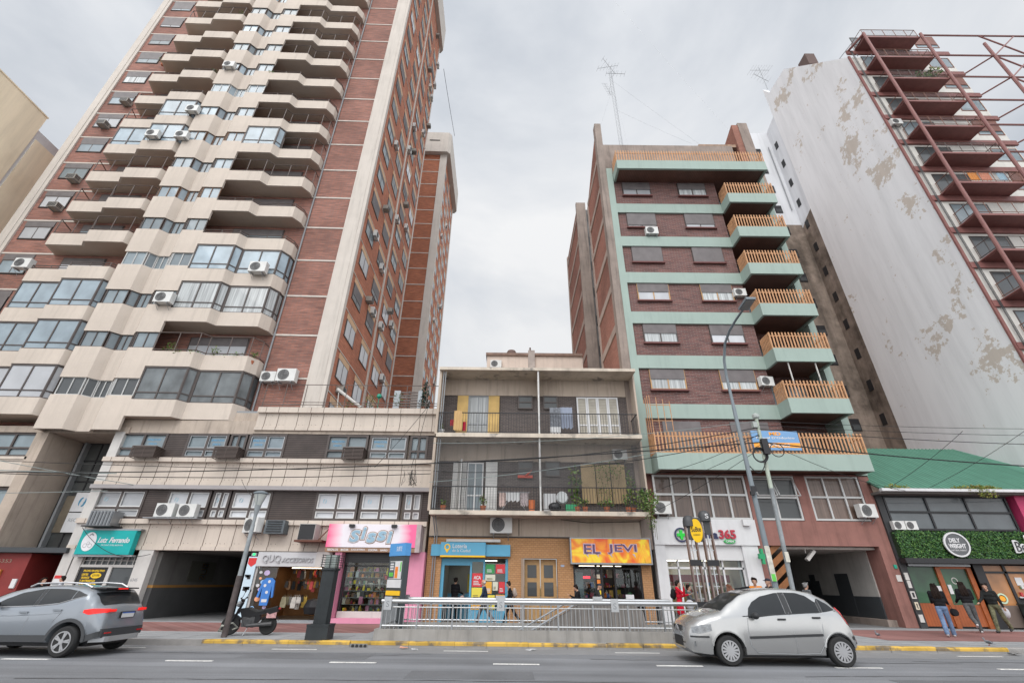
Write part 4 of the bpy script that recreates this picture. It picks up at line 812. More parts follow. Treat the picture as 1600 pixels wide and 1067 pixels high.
_n['Principled BSDF'].inputs['Base Color'].default_value = (.1, .1, .1, 1); _l.new(_t.outputs[0], _x.inputs[1]); _l.new(_n['Principled BSDF'].outputs[0], _x.inputs[2]); _l.new(_x.outputs[0], _n['Material Output'].inputs[0])
b = MB()
for x in (-3.4, -3.3): b.path([(x, 20.9, 11.0), (x, 20.92, 7.9), (x, 20.9, 4.5), (x+.05, 21.9, 3.6), (x+.05, 21.95, .3)], .025, 6)
b.build('drain_pipe', greyp, low)
b = MB(); b.box(X0, 21.96, 3.42, X1, 22.0, 3.47); b.tube((.4, 21.96, 3.5), (.4, 21.96, 4.2), .015, n=5); b.path([(2.3, 21.97, 4.2), (3.5, 21.97, 4.08), (6.1, 21.97, 4.15)], .012, 5); b.build('cable_strip', black, low)
# rooftop block
rb_ = thing('rooftop_room', 'cream rooftop room with rusty coping standing behind the low house roof', 'rooftop room', (1.3, 30, 11.2))
cr3 = mat('cream_light', (.60, .50, .43), .88, .08, .8, streak=.2)
bx('wall', cr3, rb_, (-1.82, 30, 11.2, 5.2, 36, 16.4)); bx('coping', mat('rusty_coping', (.22, .15, .12), .9, .25, 3), rb_, (-1.9, 29.85, 16.4, 5.2, 36, 16.6)); bx('chimney', mat('stained', (.38, .33, .30), .9, .25, 2), rb_, (1.2, 29.8, 11.2, 1.68, 30, 16.8))
b = MB(); b.lathe([(.4, 0), (.4, .5), (.3, .7), (.02, .78)], (-.03, 31, 16.6), 14); tag(b.build('water_tank', mat('tank_brown', (.15, .10, .085), .8), smooth=True), 'brown domed water tank on the rooftop room', 'water tank')
b = MB(); b.tube((1.36, 30.2, 16.6), (1.36, 30.2, 17.2), .06); tag(b.build('vent_pipe', mat('tank_brown', (.15, .10, .085), .8)), 'thin dark vent pipe on the rooftop room coping', 'pipe')
# lottery shop
lot = shop('lottery_shop', 'sky blue lottery shop with open doorway and posters on its glass', -2.95, -.1, 2.58, 2.5, mat('lot_wall', (.32, .34, .34), .8), tilef, 2.2)
lblue = mat('lottery_blue', (.10, .34, .50), .5, .04)
bx('door_frame', lblue, lot, (-2.99, 22.1, .15, -2.85, 22.3, 2.3), (-2.99, 22.1, 2.3, -1.72, 22.28, 2.58), (-1.72, 22.1, .15, -1.64, 22.28, 2.58), (-1.64, 22.1, .15, -.1, 22.25, .62), (-1.15, 22.1, .62, -1.08, 22.25, 2.58), (-.18, 22.1, .62, -.07, 22.25, 2.58), (-1.64, 22.1, 2.45, -1.15, 22.25, 2.58))
MB().box(-1.64, 22.16, .62, -1.15, 22.18, 2.45).box(-1.08, 22.16, .62, -.18, 22.18, 2.4).build('pane', clear_glass('shop_glass'), lot)
bx('counter', lblue, lot, (-2.8, 23.6, .15, -.2, 23.9, 1.2)); bx('back_board', mat('board_yellow', (.65, .48, .05), .6), lot, (-1.95, 23.85, 1.25, -1.6, 23.88, 2.0))
cols = {'red': mat('poster_red', (.60, .04, .05), .5), 'green': mat('poster_green', (.04, .28, .08), .5), 'yel': mat('poster_yellow', (.72, .62, .08), .5), 'orange': mat('poster_orange', (.70, .35, .04), .5), 'pale': mat('poster_pale', (.62, .62, .50), .5), 'dark': mat('poster_dark', (.25, .06, .05), .5)}
def poster(kind, x0, x1, z0, z1, label, mark=None, y=22.13):
    t = thing('shop_poster', label, 'poster', ((x0+x1)/2, y, z0), group='posters on the lottery shop glass'); bx('sheet', cols[kind], t, (x0, y, z0, x1, y+.012, z1))
    w_ = x1-x0; h = z1-z0; b = MB(); r = random.Random(int(x0*50+z0*9))
    if mark: put_text(b, mark, FR(y), x0+w_*.15, x1-w_*.15, z0+h*.55, z0+h*.82, 0, thick=.003, bold=.04)
    for i in range(3): b.box(x0+w_*.15, y-.003, z0+h*(.14+i*.12), x1-w_*r.uniform(.15, .4), y, z0+h*(.2+i*.12))
    b.build('print', white if kind not in ('yel', 'pale') else P_('ink', (.15, .12, .05)), t); return t
poster('red', -1.62, -1.17, 1.48, 2.0, 'dark red poster high on the left glass of the lottery shop', 'ACA'); poster('yel', -1.62, -1.17, .95, 1.45, 'yellow poster below the dark red poster on the lottery shop left glass'); poster('orange', -1.62, -1.17, .64, .92, 'orange poster lowest on the lottery shop left glass')
poster('green', -1.05, -.66, 2.0, 2.36, 'green poster at the top of the lottery shop right glass'); poster('red', -.6, -.2, 2.0, 2.36, 'bright red poster at the top right of the lottery glass')
poster('pale', -1.05, -.62, 1.72, 1.95, 'pale strip of tickets under the green poster'); poster('orange', -1.05, -.76, 1.22, 1.68, 'orange and white poster in the middle of the lottery right glass'); poster('pale', -.72, -.5, 1.35, 1.68, 'small pale notice beside the orange and white poster'); poster('red', -.46, -.2, 1.25, 1.68, 'red and white notice by the right edge of the lottery glass')
poster('yel', -1.05, -.62, .66, 1.18, 'pale yellow poster at the bottom of the lottery right glass'); poster('orange', -.58, -.2, .85, 1.2, 'amber poster at the bottom right of the lottery glass')
sg = thing('lottery_sign', 'sky blue lottery fascia with yellow pin emblem and white lettering', 'shop sign', (-1.7, 21.8, 2.6))
bx('back_panel', lblue, sg, (-3.45, 21.85, 2.66, 0.02, 22.0, 3.12)); bx('panel', lblue, sg, (-3.02, 21.72, 2.68, -1.06, 21.85, 3.2)); bx('yellow_edge', mat('pin_yellow', (.85, .50, .02), .5), sg, (-3.02, 21.715, 2.61, -1.06, 21.85, 2.675))
b = MB(); disc(b, FR(21.72), -2.73, 3.0, .13, .13, 0, 0, 20, .012, .62); b.prismy([(-2.84, 2.94), (-2.73, 2.76), (-2.62, 2.94), (-2.68, 2.91), (-2.73, 2.86), (-2.78, 2.91)], 21.706, 21.72); b.build('pin_emblem', mat('pin_yellow', (.85, .50, .02), .5), sg)
lettering(sg, 'Lotería', FR(21.72), -2.5, -1.88, 2.96, 3.13, 0, white, bold=.01); lettering(sg, 'de la Ciudad', FR(21.72), -2.5, -1.72, 2.81, 2.93, 0, white)
b = MB(); b.box(-2.8, 21.75, 3.22, -.42, 21.9, 3.33); tag(b.build('lamp_strip', offwhite), 'long white lamp casing above the lottery fascia', 'lamp')
# wooden double door
dwood = mat('pale_oak', (.40, .24, .10), .5, .15, 5); d = thing('house_door', 'pale wooden double door with eight dark panes between the two shops', 'door', (1.35, 22.3, .15))
for nmx, a in (('door_leaf', .64), ('door_leaf', 1.36)):
    l_ = bx(nmx, dwood, d, (a, 22.27, .2, a+.69, 22.33, 2.58))
    pb = MB()
    for z0, z1 in ((1.85, 2.35), (1.15, 1.68), (.85, 1.0)): pb.box(a+.14, 22.255, z0, a+.54, 22.27, z1)
    pb.build('pane', G_dark, l_); bx('panel', dwood, l_, (a+.12, 22.25, .3, a+.56, 22.27, .75))
b = MB(); b.tube((1.33, 22.2, 1.15), (1.33, 22.2, 1.45), .018); b.box(1.31, 22.2, 1.2, 1.35, 22.27, 1.23); b.build('handle', mat('brass', (.35, .25, .1), .3, metal=.8), d)
bx('door_surround', mat('stone_jamb', (.30, .22, .16), .7), d, (.5, 21.97, .15, .62, 22.3, 2.6)); bx('house_number', P_('plate', (.3, .35, .45)), d, (2.22, 21.99, 2.28, 2.38, 22.0, 2.36))
# kiosk
ki = shop('kiosk_shop', 'dark glazed kiosk full of shelves under the orange sign', 2.76, 5.72, 2.4, 2.2, mat('kiosk_wall', (.08, .08, .085), .8), tilef, 1.6)
b = MB(); [b.box(a, 22.05, .15, a+.08, 22.2, 2.4) for a in (2.76, 3.72, 3.95, 4.52, 5.64)]; b.box(2.76, 22.06, 2.2, 5.72, 22.18, 2.26); b.box(2.76, 22.06, .15, 5.72, 22.2, .7); b.build('shopfront_frame', black, ki)
MB().box(2.84, 22.1, .7, 3.9, 22.11, 2.2).box(4.6, 22.1, .7, 5.64, 22.11, 2.2).build('pane', clear_glass('shop_glass'), ki)
goods('kiosk_goods', 'bottles, packets and magazines packed on the kiosk shelves', 'shop goods', 2.85, 5.6, 23.2, 24.3, (.3, .7, 1.1, 1.5, 1.9), pal + [P_('blue', (.05, .15, .4)), white], .16, 38, 21)
b = MB(); b.box(2.85, 22.9, .2, 3.3, 23.0, 2.1, 0); b.box(3.74, 22.02, .8, 3.93, 22.05, 2.1, 1); [b.box(3.76, 22.01, .85+i*.2, 3.9, 22.03, 1.0+i*.2, 2+i % 4) for i in range(6)]
b.build('snack_rack', [G_mid, black] + pal[4:8], ki)
bx('notice', white, ki, (4.95, 22.08, 1.05, 5.3, 22.1, 1.25)); bx('red_light', mat('red_lit', (.8, .03, .05), emit=1.2), ki, (3.3, 23.1, 1.85, 3.65, 23.15, 1.95))
sg = thing('kiosk_sign', 'orange and yellow flame sign with pointed purple lettering over the kiosk', 'shop sign', (4.4, 21.6, 2.4))
og = bpy.data.materials.new('orange_flame'); og.use_nodes = True; n = og.node_tree.nodes; l = og.node_tree.links; tcx = n.new('ShaderNodeTexCoord'); wv = n.new('ShaderNodeTexNoise'); wv.inputs['Scale'].default_value = 1.1; wv.inputs['Distortion'].default_value = 1.6; wv.inputs['Detail'].default_value = 2
l.new(tcx.outputs['Object'], wv.inputs[0]); cr = n.new('ShaderNodeValToRGB'); e = cr.color_ramp.elements; e[0].position = .34; e[0].color = (.72, .09, .02, 1); e[1].position = .62; e[1].color = (.85, .62, .03, 1); q = e.new(.48); q.color = (.80, .27, .02, 1); l.new(wv.outputs[0], cr.inputs[0]); l.new(cr.outputs[0], n['Principled BSDF'].inputs['Base Color']); n['Principled BSDF'].inputs['Roughness'].default_value = .4
bx('panel', og, sg, (2.68, 21.6, 2.44, 6.08, 21.95, 3.38)); b = MB(); b.box(2.62, 21.59, 2.38, 6.14, 21.96, 2.435); b.box(2.62, 21.59, 3.385, 6.14, 21.96, 3.43); b.box(2.62, 21.59, 2.435, 2.675, 21.96, 3.385); b.box(6.085, 21.59, 2.435, 6.14, 21.96, 3.385); b.build('box_frame', steel, sg)
for s, a, c in (('EL', 3.22, 3.92), ('JEVI', 4.25, 5.5)):
    lettering(sg, s, FR(21.6), a-.03, c+.03, 2.77, 3.19, 0, mat('letter_lilac', (.50, .42, .52), .5), bold=.05, name='lettering_edge'); lettering(sg, s, FR(21.6), a, c, 2.8, 3.16, .012, mat('letter_purple', (.12, .06, .13), .5), bold=.01)
    b = MB(); [b.prismy([(x, 2.79), (x+.1, 2.79), (x+.13, 2.64)], 21.588, 21.6) for x in (a+.05, c-.2)]; b.build('letter_tail', mat('letter_lilac', (.50, .42, .52), .5), sg)
b = MB(); [b.prismy([(5.52+i*.09, 2.46), (5.8, 3.2-i*.17), (6.06-i*.07, 2.46), (6.02-i*.07, 2.46), (5.8, 3.12-i*.17), (5.56+i*.09, 2.46)], 21.592, 21.6) for i in range(4)]; b.build('flame_lines', mat('flame_orange', (.85, .40, .05), .5), sg)
# ---- laundry and balcony clutter
def cloth(name, x0, x1, z0, z1, y, m, label, cat='laundry', g='laundry on the balconies'):
    b = MB(); n = 10
    for i in range(n):
        a = x0+(x1-x0)*i/n; c = x0+(x1-x0)*(i+1)/n; ya = y+.02*math.sin(i*1.7); yc = y+.02*math.sin((i+1)*1.7); za = z0+.05*math.sin(i*2.1); zc = z0+.05*math.sin((i+1)*2.1)
        b.add([(a, ya, za), (c, yc, zc), (c, yc, z1), (a, ya, z1), (a, ya+.012, za), (c, yc+.012, zc), (c, yc+.012, z1), (a, ya+.012, z1)], [(0, 1, 2, 3), (5, 4, 7, 6), (3, 2, 6, 7), (1, 0, 4, 5)])
    return tag(b.build(name, m), label, cat, g)
cloth('towel', -2.72, -2.35, 7.95, 8.9, 20.76, mat('cloth_ochre', (.50, .33, .15), .9), 'ochre towel over the upper left balcony railing'); cloth('shirt', -2.9, -2.74, 8.2, 8.5, 20.9, mat('cloth_red', (.45, .04, .06), .9), 'red patterned cloth left of the ochre towel'); cloth('shirt', -2.3, -2.14, 7.95, 8.4, 20.9, mat('cloth_crimson', (.5, .02, .05), .9), 'crimson cloth right of the ochre towel')
cloth('sheet', 1.86, 2.38, 8.1, 9.17, 20.95, mat('cloth_plaid', (.17, .18, .20), .9, .4, 12), 'dark grey plaid sheet hanging on the upper right balcony'); cloth('sheet', 2.36, 2.95, 8.15, 9.2, 20.98, mat('cloth_blue', (.25, .28, .35), .9), 'blue grey sheet hanging beside the plaid sheet'); cloth('towel', 1.86, 2.35, 7.88, 8.2, 20.93, mat('cloth_white', (.6, .6, .6), .9), 'white towel below the plaid sheet')
cloth('shirt', -.5, -.22, 4.62, 5.2, 21.1, mat('cloth_pink', (.55, .42, .38), .9, .3, 9), 'pinkish shirt on the lower left drying rack'); cloth('sheet', -.2, .42, 4.85, 5.22, 21.15, mat('cloth_white', (.6, .6, .6), .9), 'white sheet in the middle of the lower left drying rack'); cloth('shirt', .45, .8, 4.65, 5.2, 21.1, mat('cloth_flower', (.42, .36, .36), .9, .5, 14), 'flowered cloth at the right end of the lower left drying rack')
dr_ = MB(); [dr_.tube((-.55, y, 5.22), (.85, y, 5.22), .012, n=5) for y in (21.0, 21.2, 21.4)]; [dr_.tube((x, 21.0, 4.4), (x+.5*s, 21.4, 5.22), .012, n=5) for x, s in ((-.4, 1), (.7, -1))]; tag(dr_.build('drying_rack', steel), 'folding metal drying rack on the lower left balcony', 'drying rack')
b = MB(); b.box(1.5, 21.2, 4.4, 2.05, 21.75, 5.2); tag(b.build('washing_machine', white), 'white washing machine on the lower right balcony', 'washing machine')
b = MB(); b.lathe([(.02, -.03), (.22, -.02), (.27, .05), (.25, .05), (.2, 0), (.02, -.01)], (2.3, 20.98, 5.0), 18, 0, 1); tag(b.build('wash_basin', mat('basin', (.5, .52, .52), .4), smooth=True), 'round pale plastic basin hung inside the lower right railing', 'basin')
b = MB(); b.box(2.45, 21.0, 4.4, 2.95, 21.4, 4.72); tag(b.build('storage_box', mat('box_green', (.03, .28, .12), .5)), 'green plastic box on the lower right balcony floor', 'box')
b = MB(); b.lathe([(.12, 0), (.14, .2), (.15, .5), (.02, .5)], (.95, 21.2, 4.4), 12); tag(b.build('bucket', mat('box_orange', (.55, .15, .05), .5)), 'orange bucket beside the balcony post', 'bucket')
b = MB(); b.ball((1.95, 21.0, 4.6), (.28, .2, .2)); tag(b.build('rubbish_bag', black, smooth=True), 'dark bundle by the washing machine', 'bag')
b = MB(); b.box(.34, 21.9, 6.02, 1.04, 22.0, 6.14); b.tube((.7, 21.88, 6.1), (1.0, 21.88, 6.35), .04, n=6); tag(b.build('window_box', mat('box_red', (.5, .06, .03), .5)), 'red flower box under the lower left window', 'flower box')
leafm = [mat('leaf_a', (.06, .13, .025), .6, .3, 6), mat('leaf_b', (.10, .18, .035), .6, .3, 6), mat('leaf_c', (.16, .20, .05), .6, .3, 6)]
pot_m = mat('terracotta', (.36, .12, .06), .8); pot_g = mat('pot_grey', (.3, .29, .27), .9)
def plant(x, y, z, h, rad, n, label, pot=.14, pm=None, size=.11, group='potted plants', name='potted_plant', seed=0, trunk=False):
    t = thing(name, label, 'plant', (x, y, z), group=group)
    b = MB(); b.lathe([(pot*.7, 0), (pot, pot*1.6), (pot*.85, pot*1.6), (.01, pot*1.5)], (x, y, z), 10); b.build('pot', pm or pot_m, t, smooth=True)
    b = MB(); r = random.Random(seed + int(x*100)); b.leaves((x, y, z+pot*1.6+h*.55), (rad, rad, h*.5), n, size, 0, 3, r); b.build('leaves', leafm, t)
    b = MB(); [b.path([(x, y, z+pot*1.5), (x+r.uniform(-.3, .3)*rad, y+r.uniform(-.3, .3)*rad, z+pot*1.6+h*.4), (x+r.uniform(-.8, .8)*rad, y+r.uniform(-.8, .8)*rad, z+pot*1.6+h*.85)], .012, 4) for _ in range(4)]; b.build('stem', mat('stem', (.13, .10, .05), .8), t); return t
for x, h, rad, n, lb in ((-1.2, .5, .2, 50, 'small grey-leaved potted plant left of the drying rack'), (-2.95, .22, .12, 30, 'tiny potted plant at the left end of the lower balcony'), (2.95, .4, .25, 70, 'spiky green potted plant below the bamboo blinds'), (3.3, .35, .18, 40, 'small potted plant right of the spiky one'), (4.25, .3, .4, 90, 'wide planter of green shoots in front of the bamboo blinds'), (5.2, .55, .3, 90, 'reddish leafed potted plant on the lower balcony')): plant(x, 21.05, 4.4, h, rad, n, lb, seed=3)
plant(2.95, 21.6, 4.4, 1.9, .22, 90, 'tall yucca in a pot standing by the left bamboo blind', seed=5, size=.22); plant(5.45, 21.2, 4.4, 1.6, .2, 70, 'tall thin plant in a pot near the right end of the lower balcony', seed=6, size=.2)
plant(-3.3, 21.05, 7.82, .25, .12, 30, 'small plant in a white pot at the left end of the upper balcony', pm=white, seed=1)
cr_ = thing('climbing_plant', 'wispy climber trained over the bamboo blinds', 'plant', (4.6, 21.6, 4.4)); b = MB(); b.leaves((4.6, 21.5, 6.3), (.9, .25, .5), 260, .09, 0, 3); b.leaves((4.3, 21.6, 5.5), (.5, .15, .7), 100, .08, 0, 3); b.build('leaves', leafm, cr_); b = MB(); [b.path([(4.2+i*.25, 21.5, 4.4), (4.3+i*.2, 21.5, 5.4), (4.1+i*.35, 21.5, 6.4)], .01, 4) for i in range(4)]; b.build('stem', mat('stem', (.13, .10, .05), .8), cr_)
cr_ = thing('trailing_plant', 'bushy plant trailing over the right end of the lower balcony', 'plant', (5.95, 20.8, 4.4)); b = MB(); b.leaves((6.0, 20.8, 4.85), (.5, .4, .5), 520, .11, 0, 3); b.leaves((6.05, 20.7, 4.15), (.2, .15, .55), 160, .09, 0, 3); b.build('leaves', leafm, cr_); b = MB(); [b.path([(6.05, 20.7, 4.4), (6.1+i*.05, 20.65, 4.0), (6.05+i*.08, 20.7, 3.5-i*.1)], .008, 4) for i in range(3)]; b.build('stem', mat('stem', (.13, .10, .05), .8), cr_)
# ================================================================ mint-banded brick apartment block
mint = mat('mint_paint', (.30, .375, .335), .7, .05, .6, streak=.13)
pbrick = brick('purple_brick', (.19, .082, .072), (.11, .055, .055), (.21, .165, .15), bw=.34, bh=.085, ms=.013, streaky=.3, dirt=.15)
sbrick = brick('salmon_brick', (.34, .145, .10), (.26, .10, .07), (.27, .16, .13), bw=.22, bh=.075, ms=.012, streaky=.15, dirt=.3)
conc = mat('grimy_concrete', (.27, .22, .19), .9, .2, .8, streak=.5, fine=.08)
concl = mat('pale_band_concrete', (.38, .30, .255), .9, .12, .8, streak=.25)
grn = thing('mint_block', 'dark brick apartment block with mint green bands and orange slatted balcony railings', 'apartment block', (11.4, 22, .15))
B0, BP = 9.03, 2.767
wallx('brick_wall', pbrick, grn, 6.75, 13.6, 6.4, 26.6, 22.06, 22.4, [(13.0, 13.0, 0, 0)])
bx('core_wall', pbrick, grn, (13.6, 23.2, 6.4, 17.0, 23.5, 26.6))
bx('body', sbrick, grn, (6.02, 22.4, 6.3, 13.6, 27.1, 26.2), (13.6, 23.5, 6.3, 16.9, 27.1, 26.2))
bx('corner_pier', conc, grn, (5.9, 21.95, 3.0, 6.35, 22.5, 31.6)); bx('mint_pier', mint, grn, (6.35, 21.93, 6.3, 6.75, 22.4, 26.9)); bx('mint_pier', mint, grn, (16.62, 21.95, 6.3, 17.0, 23.4, 26.6))
b = MB()
for k in range(7):
    z = B0 + BP*k
    if k < 6: b.box(6.75, 21.93, z, 13.6, 22.3, z+.76)
b.build('mint_band', mint, grn)
b = MB(); S_ = ((6.02, 0), (0, 1), (-1, 0))
for k in range(7):
    z0 = 11.75 + BP*k; b.prismx([(22.5, z0-.05), (27.1, z0-.05), (27.1, z0+.42), (22.5, z0+.42)], 5.97, 6.02)
b.build('side_band', concl, grn); bx('side_edge', concl, grn, (5.96, 26.9, 6.3, 6.1, 27.25, 28.4)); b = MB(); b.prismx([(22.5, 26.2), (27.1, 26.2), (27.1, 28.6), (22.5, 31.2)], 6.0, 6.3); b.build('side_parapet', sbrick, grn)
orange = mat('orange_slat', (.47, .25, .125), .6, .2, 3)
wsoff = stripes('wood_soffit', (.15, .075, .055), (.11, .052, .038), 9, 0, .55)
def pickets(par, x0, x1, y, z0, z1, y_in, sides=(True, True), lean=.05):
    b = MB(); n = int((x1-x0)/.17)
    for i in range(n+1): x = x0 + (x1-x0)*i/n; b.box(x-.035, y, z0, x+.035, y+.025, z1)
    for z in (z0+.1, z1-.2): b.box(x0, y+.027, z-.03, x1, y+.06, z+.03)
    for s, x in zip(sides, (x0, x1)):
        if not s: continue
        m = max(2, int((y_in-y)/.13))
        for i in range(1, m): q = y + (y_in-y)*i/m; b.box(x-.012, q-.035, z0, x+.012, q+.035, z1)
        for z in (z0+.1, z1-.2): b.box(x-.02+.03, y+.06, z-.03, x+.03, y_in, z+.03)
    return b.build('slat_railing', orange, par)
def gbal(z, x0, x1, y, name='balcony', sides=True, zr=.95, left_in=22.0):
    b = MB(); t = .14
    b.box(x0, y, z, x1, y+t, z+.76); b.box(x0, y+t, z, x0+t, 22.0, z+.76); b.box(x1-t, y+t, z, x1, 23.0, z+.76); o = b.build(name, mint, grn)
    bx('soffit', wsoff, o, (x0+t, y+t, z+.1, x1-t, 23.2, z+.25)); pickets(o, x0+.03, x1-.03, y+.03, z+.70, z+.76+zr, left_in); return o
for k in range(1, 7): gbal(B0 + BP*(k-1), 13.58, 16.6, 20.92)
gbal(B0 - BP + .02, 6.75, 16.6, 20.95, sides=False, zr=1.0)
o = gbal(B0 + BP*6, 6.78, 16.6, 20.8, zr=.95)
# loggia back walls with doors behind the small balconies
for k in range(0, 7):
    z = B0 + BP*(k-1) + .25; window(grn, FR(23.2), 14.0, 16.3, z, z+2.1, bronze, [G_dark, G_mid, G_dark, G_blue, G_dark, G_dark, G_mid][k], cols=(.5,), rows=(), d=.0, t=.07, dep=.05, name='balcony_door')
for x in (14.2, 15.6): bx('loggia_post', offwhite, grn, (x, 21.05, 9.8, x+.05, 21.1, 11.85))
woodf = mat('honey_frame', (.42, .24, .10), .5, .1); gx_ = random.Random(9)
wins = {1: (.5, .6), 2: (.5, .55), 3: (.5, .5), 4: (1.0, 1.0), 5: (.85, .75), 6: (.55, .5)}
sill = mat('brick_sill', (.15, .06, .055), .8)
for k in range(1, 7):
    for j, x in enumerate((7.3, 11.02)):
        z1 = B0 + BP*k - .02; z0 = z1 - 1.17; xw = 1.88; sh = wins[k][j]
        b = MB(); b.box(x, 22.03, z0, x+xw, 22.07, z1); rec = b.build('window_recess', dark, grn)
        w_ = window(grn, FR(22.0), x, x+xw, z0, z1-.02, woodf if k in (1, 3) else bronze, G_curt if (k+j) % 3 else G_white, cols=(.5,), d=-.04, t=.06, dep=.045)
        rs = MB(); rs.box(x+.03, 21.985, z1-1.17*min(sh, .97), x+xw-.03, 22.0, z1); rs.build('roller_shutter', shut, w_)
        bx('sill', sill, w_, (x-.06, 21.9, z0-.09, x+xw+.06, 22.05, z0))
for x in (7.6, 11.0): bx('terrace_window', shut, grn, (x, 22.0, 7.2, x+1.9, 22.07, 8.9))
b = MB(); [b.tube((6.8+.32*i, 21.05, 7.1), (6.8+.32*i, 21.05, 9.9-.1*i), .02, n=5) for i in range(4)]; [b.tube((6.78, 21.05+.3*i, 7.1), (6.78, 21.05+.3*i, 10), .02, n=5) for i in range(1, 4)]; [b.tube((6.78, 21.05, z), (7.8, 21.05, z), .02, n=5) for z in (8.6, 9.4)]; b.build('trellis', orange, grn)
bx('roof_setback', conc, grn, (6.6, 24, 26.2, 17.0, 26, 31.9)); bx('roof_glazing', G_white, grn, (7.5, 23.8, 26.4, 13.5, 24.0, 29.6)); b = MB(); b.prismx([(24, 31.9), (27.5, 31.9), (27.5, 33.2), (24, 34.4)], 17.5, 18.3); b.box(17.5, 24, 6.3, 18.3, 27.5, 31.9); b.build('flue_stack', sbrick, grn); bx('flue_edge', conc, grn, (18.0, 23.95, 26, 18.75, 24.4, 34.6))
bx('roof_rubble', mat('rubble', (.3, .2, .14), .9, .3, 4), grn, (14.5, 24.1, 31.9, 17.4, 25, 32.2))
# rear wing behind
rw = thing('striped_brick_wing', 'rear brick wing with pale diagonal-looking floor bands behind the mint block', 'building', (6.3, 32, .15))
bx('side_wall', sbrick, rw, (5.92, 31.9, .15, 12, 39.2, 32.6)); bx('front_pier', conc, rw, (5.88, 31.6, .15, 6.75, 31.9, 33.4)); bx('light_well_wall', mat('well_grey', (.16, .155, .15), .9, .2), rw, (6.75, 31.7, .15, 12, 31.9, 32.6))
b = MB()
for k in range(9): z0 = 9.3 + BP*k; b.box(5.88, 31.95, z0, 5.92, 39.1, z0+.5)
b.build('side_band', concl, rw); bx('side_edge', concl, rw, (5.86, 38.9, .15, 6.0, 39.3, 32.8))
for k in range(9): z = 9 + BP*k; bx('light_well_window', black, rw, (6.85, 31.66, z, 7.25, 31.7, z+.9))
# ground floors of the mint block
rose = mat('rose_render', (.25, .12, .10), .85, .2, .9, streak=.35, fine=.08)
bx('storey_wall', rose, grn, (6.35, 22.3, 3.2, 17.0, 27, 6.3), (11.1, 22.0, 4.25, 11.28, 22.3, 6.3), (13.44, 22.0, 4.25, 13.95, 22.3, 6.3), (16.5, 22.0, 4.25, 17.0, 22.3, 6.3), (11.1, 22.0, 3.22, 17.0, 22.3, 4.25), (6.35, 22, 6.26, 17, 22.3, 6.34))
bx('pier', rose, grn, (16.4, 22.0, .15, 17.0, 22.9, 3.22)); bx('pier', rose, grn, (11.0, 22.0, .15, 11.3, 22.6, 3.22))
G_brown = glass('pane_brown', (.13, .085, .065), curtain=.45)
alu = mat('aluminium', (.48, .48, .47), .4, metal=.2)
window(grn, FW, 6.72, 11.08, 4.28, 6.25, alu, G_brown, cols=(.2, .4, .6, .8), rows=(.55,), d=-.12, t=.09, dep=.1); window(grn, FW, 11.28, 13.43, 4.28, 6.25, alu, G_dark, cols=(.5,), rows=(.5,), d=-.12, t=.08, dep=.1); window(grn, FW, 13.97, 16.48, 4.28, 6.25, alu, G_brown, cols=(.33, .66), rows=(.52,), d=-.12, t=.08, dep=.1)
for a, c in ((11.4, 12.3), (12.4, 13.35)):
    b = MB(); y = 21.75
    for i, (p, q) in enumerate((((a, 5.3), (c, 5.3)), ((a, 6.1), (c, 6.1)), ((a, 5.3), (a, 6.1)), ((c, 5.3), (c, 6.1)))): b.tube((p[0], 22-(6.1-p[1])*.42, p[1]), (q[0], 22-(6.1-q[1])*.42, q[1]), .03, n=4)
    b.build('open_sash', alu, grn)
# parking passage
pp = thing('parking_passage', 'open parking passage with grey walls and black dado under the mint block', 'passage', (13.8, 22, .15))
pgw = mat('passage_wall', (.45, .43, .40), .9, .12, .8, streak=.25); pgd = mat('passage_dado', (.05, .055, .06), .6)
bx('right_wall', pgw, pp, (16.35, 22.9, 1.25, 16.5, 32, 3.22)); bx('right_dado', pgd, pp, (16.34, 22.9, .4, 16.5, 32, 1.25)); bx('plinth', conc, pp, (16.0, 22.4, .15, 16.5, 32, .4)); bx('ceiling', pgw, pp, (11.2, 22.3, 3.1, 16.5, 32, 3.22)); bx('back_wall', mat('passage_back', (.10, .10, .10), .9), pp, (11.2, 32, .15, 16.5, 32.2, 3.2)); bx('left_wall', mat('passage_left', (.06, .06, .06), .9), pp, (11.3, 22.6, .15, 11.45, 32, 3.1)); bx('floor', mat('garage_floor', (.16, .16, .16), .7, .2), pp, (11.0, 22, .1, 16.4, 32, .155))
bx('dark_door', pgd, pp, (16.33, 24.6, .4, 16.345, 25.6, 2.2)); bx('meter_box', pgd, pp, (16.33, 27.0, 1.25, 16.345, 28.2, 1.9), (16.33, 27.3, 1.9, 16.345, 27.8, 2.2)); bx('inner_pier', pgw, pp, (13.3, 27.5, .15, 13.6, 27.9, 3.1))
b = MB(); b.tube((14.2, 24, 1.1), (15.6, 26.5, .75), .03); b.tube((14.2, 24, .15), (14.2, 24, 1.1), .03); b.build('handrail', steel, pp)
b = MB(); b.tube((13.3, 22.4, 3.15), (13.3, 22.4, 2.95), .02); b.obox((13.45, 22.35, 2.85), ((1, 0, .9), (0, 1, 0), (-.9, 0, 1)), (.28, .1, .06)); tag(b.build('passage_lamp', offwhite), 'white lamp hanging crooked at the parking passage mouth', 'lamp')
ld = thing('wooden_gate', 'orange wooden gate of slanted planks beside the pharmacy', 'gate', (11.6, 22.2, .15)); b = MB(); b.box(11.32, 22.1, .15, 11.42, 22.2, 3.1); b.box(12.15, 22.1, .15, 12.25, 22.2, 3.1)
b.build('gate_post', black, ld); b = MB()
for i in range(6): z = .2 + i*.5; b.prismy([(11.42, z), (12.15, z+.55), (12.15, z+.85), (11.42, z+.3)], 22.12, 22.16)
b.build('plank', mat('gate_wood', (.24, .095, .03), .55, .2, 5), ld)
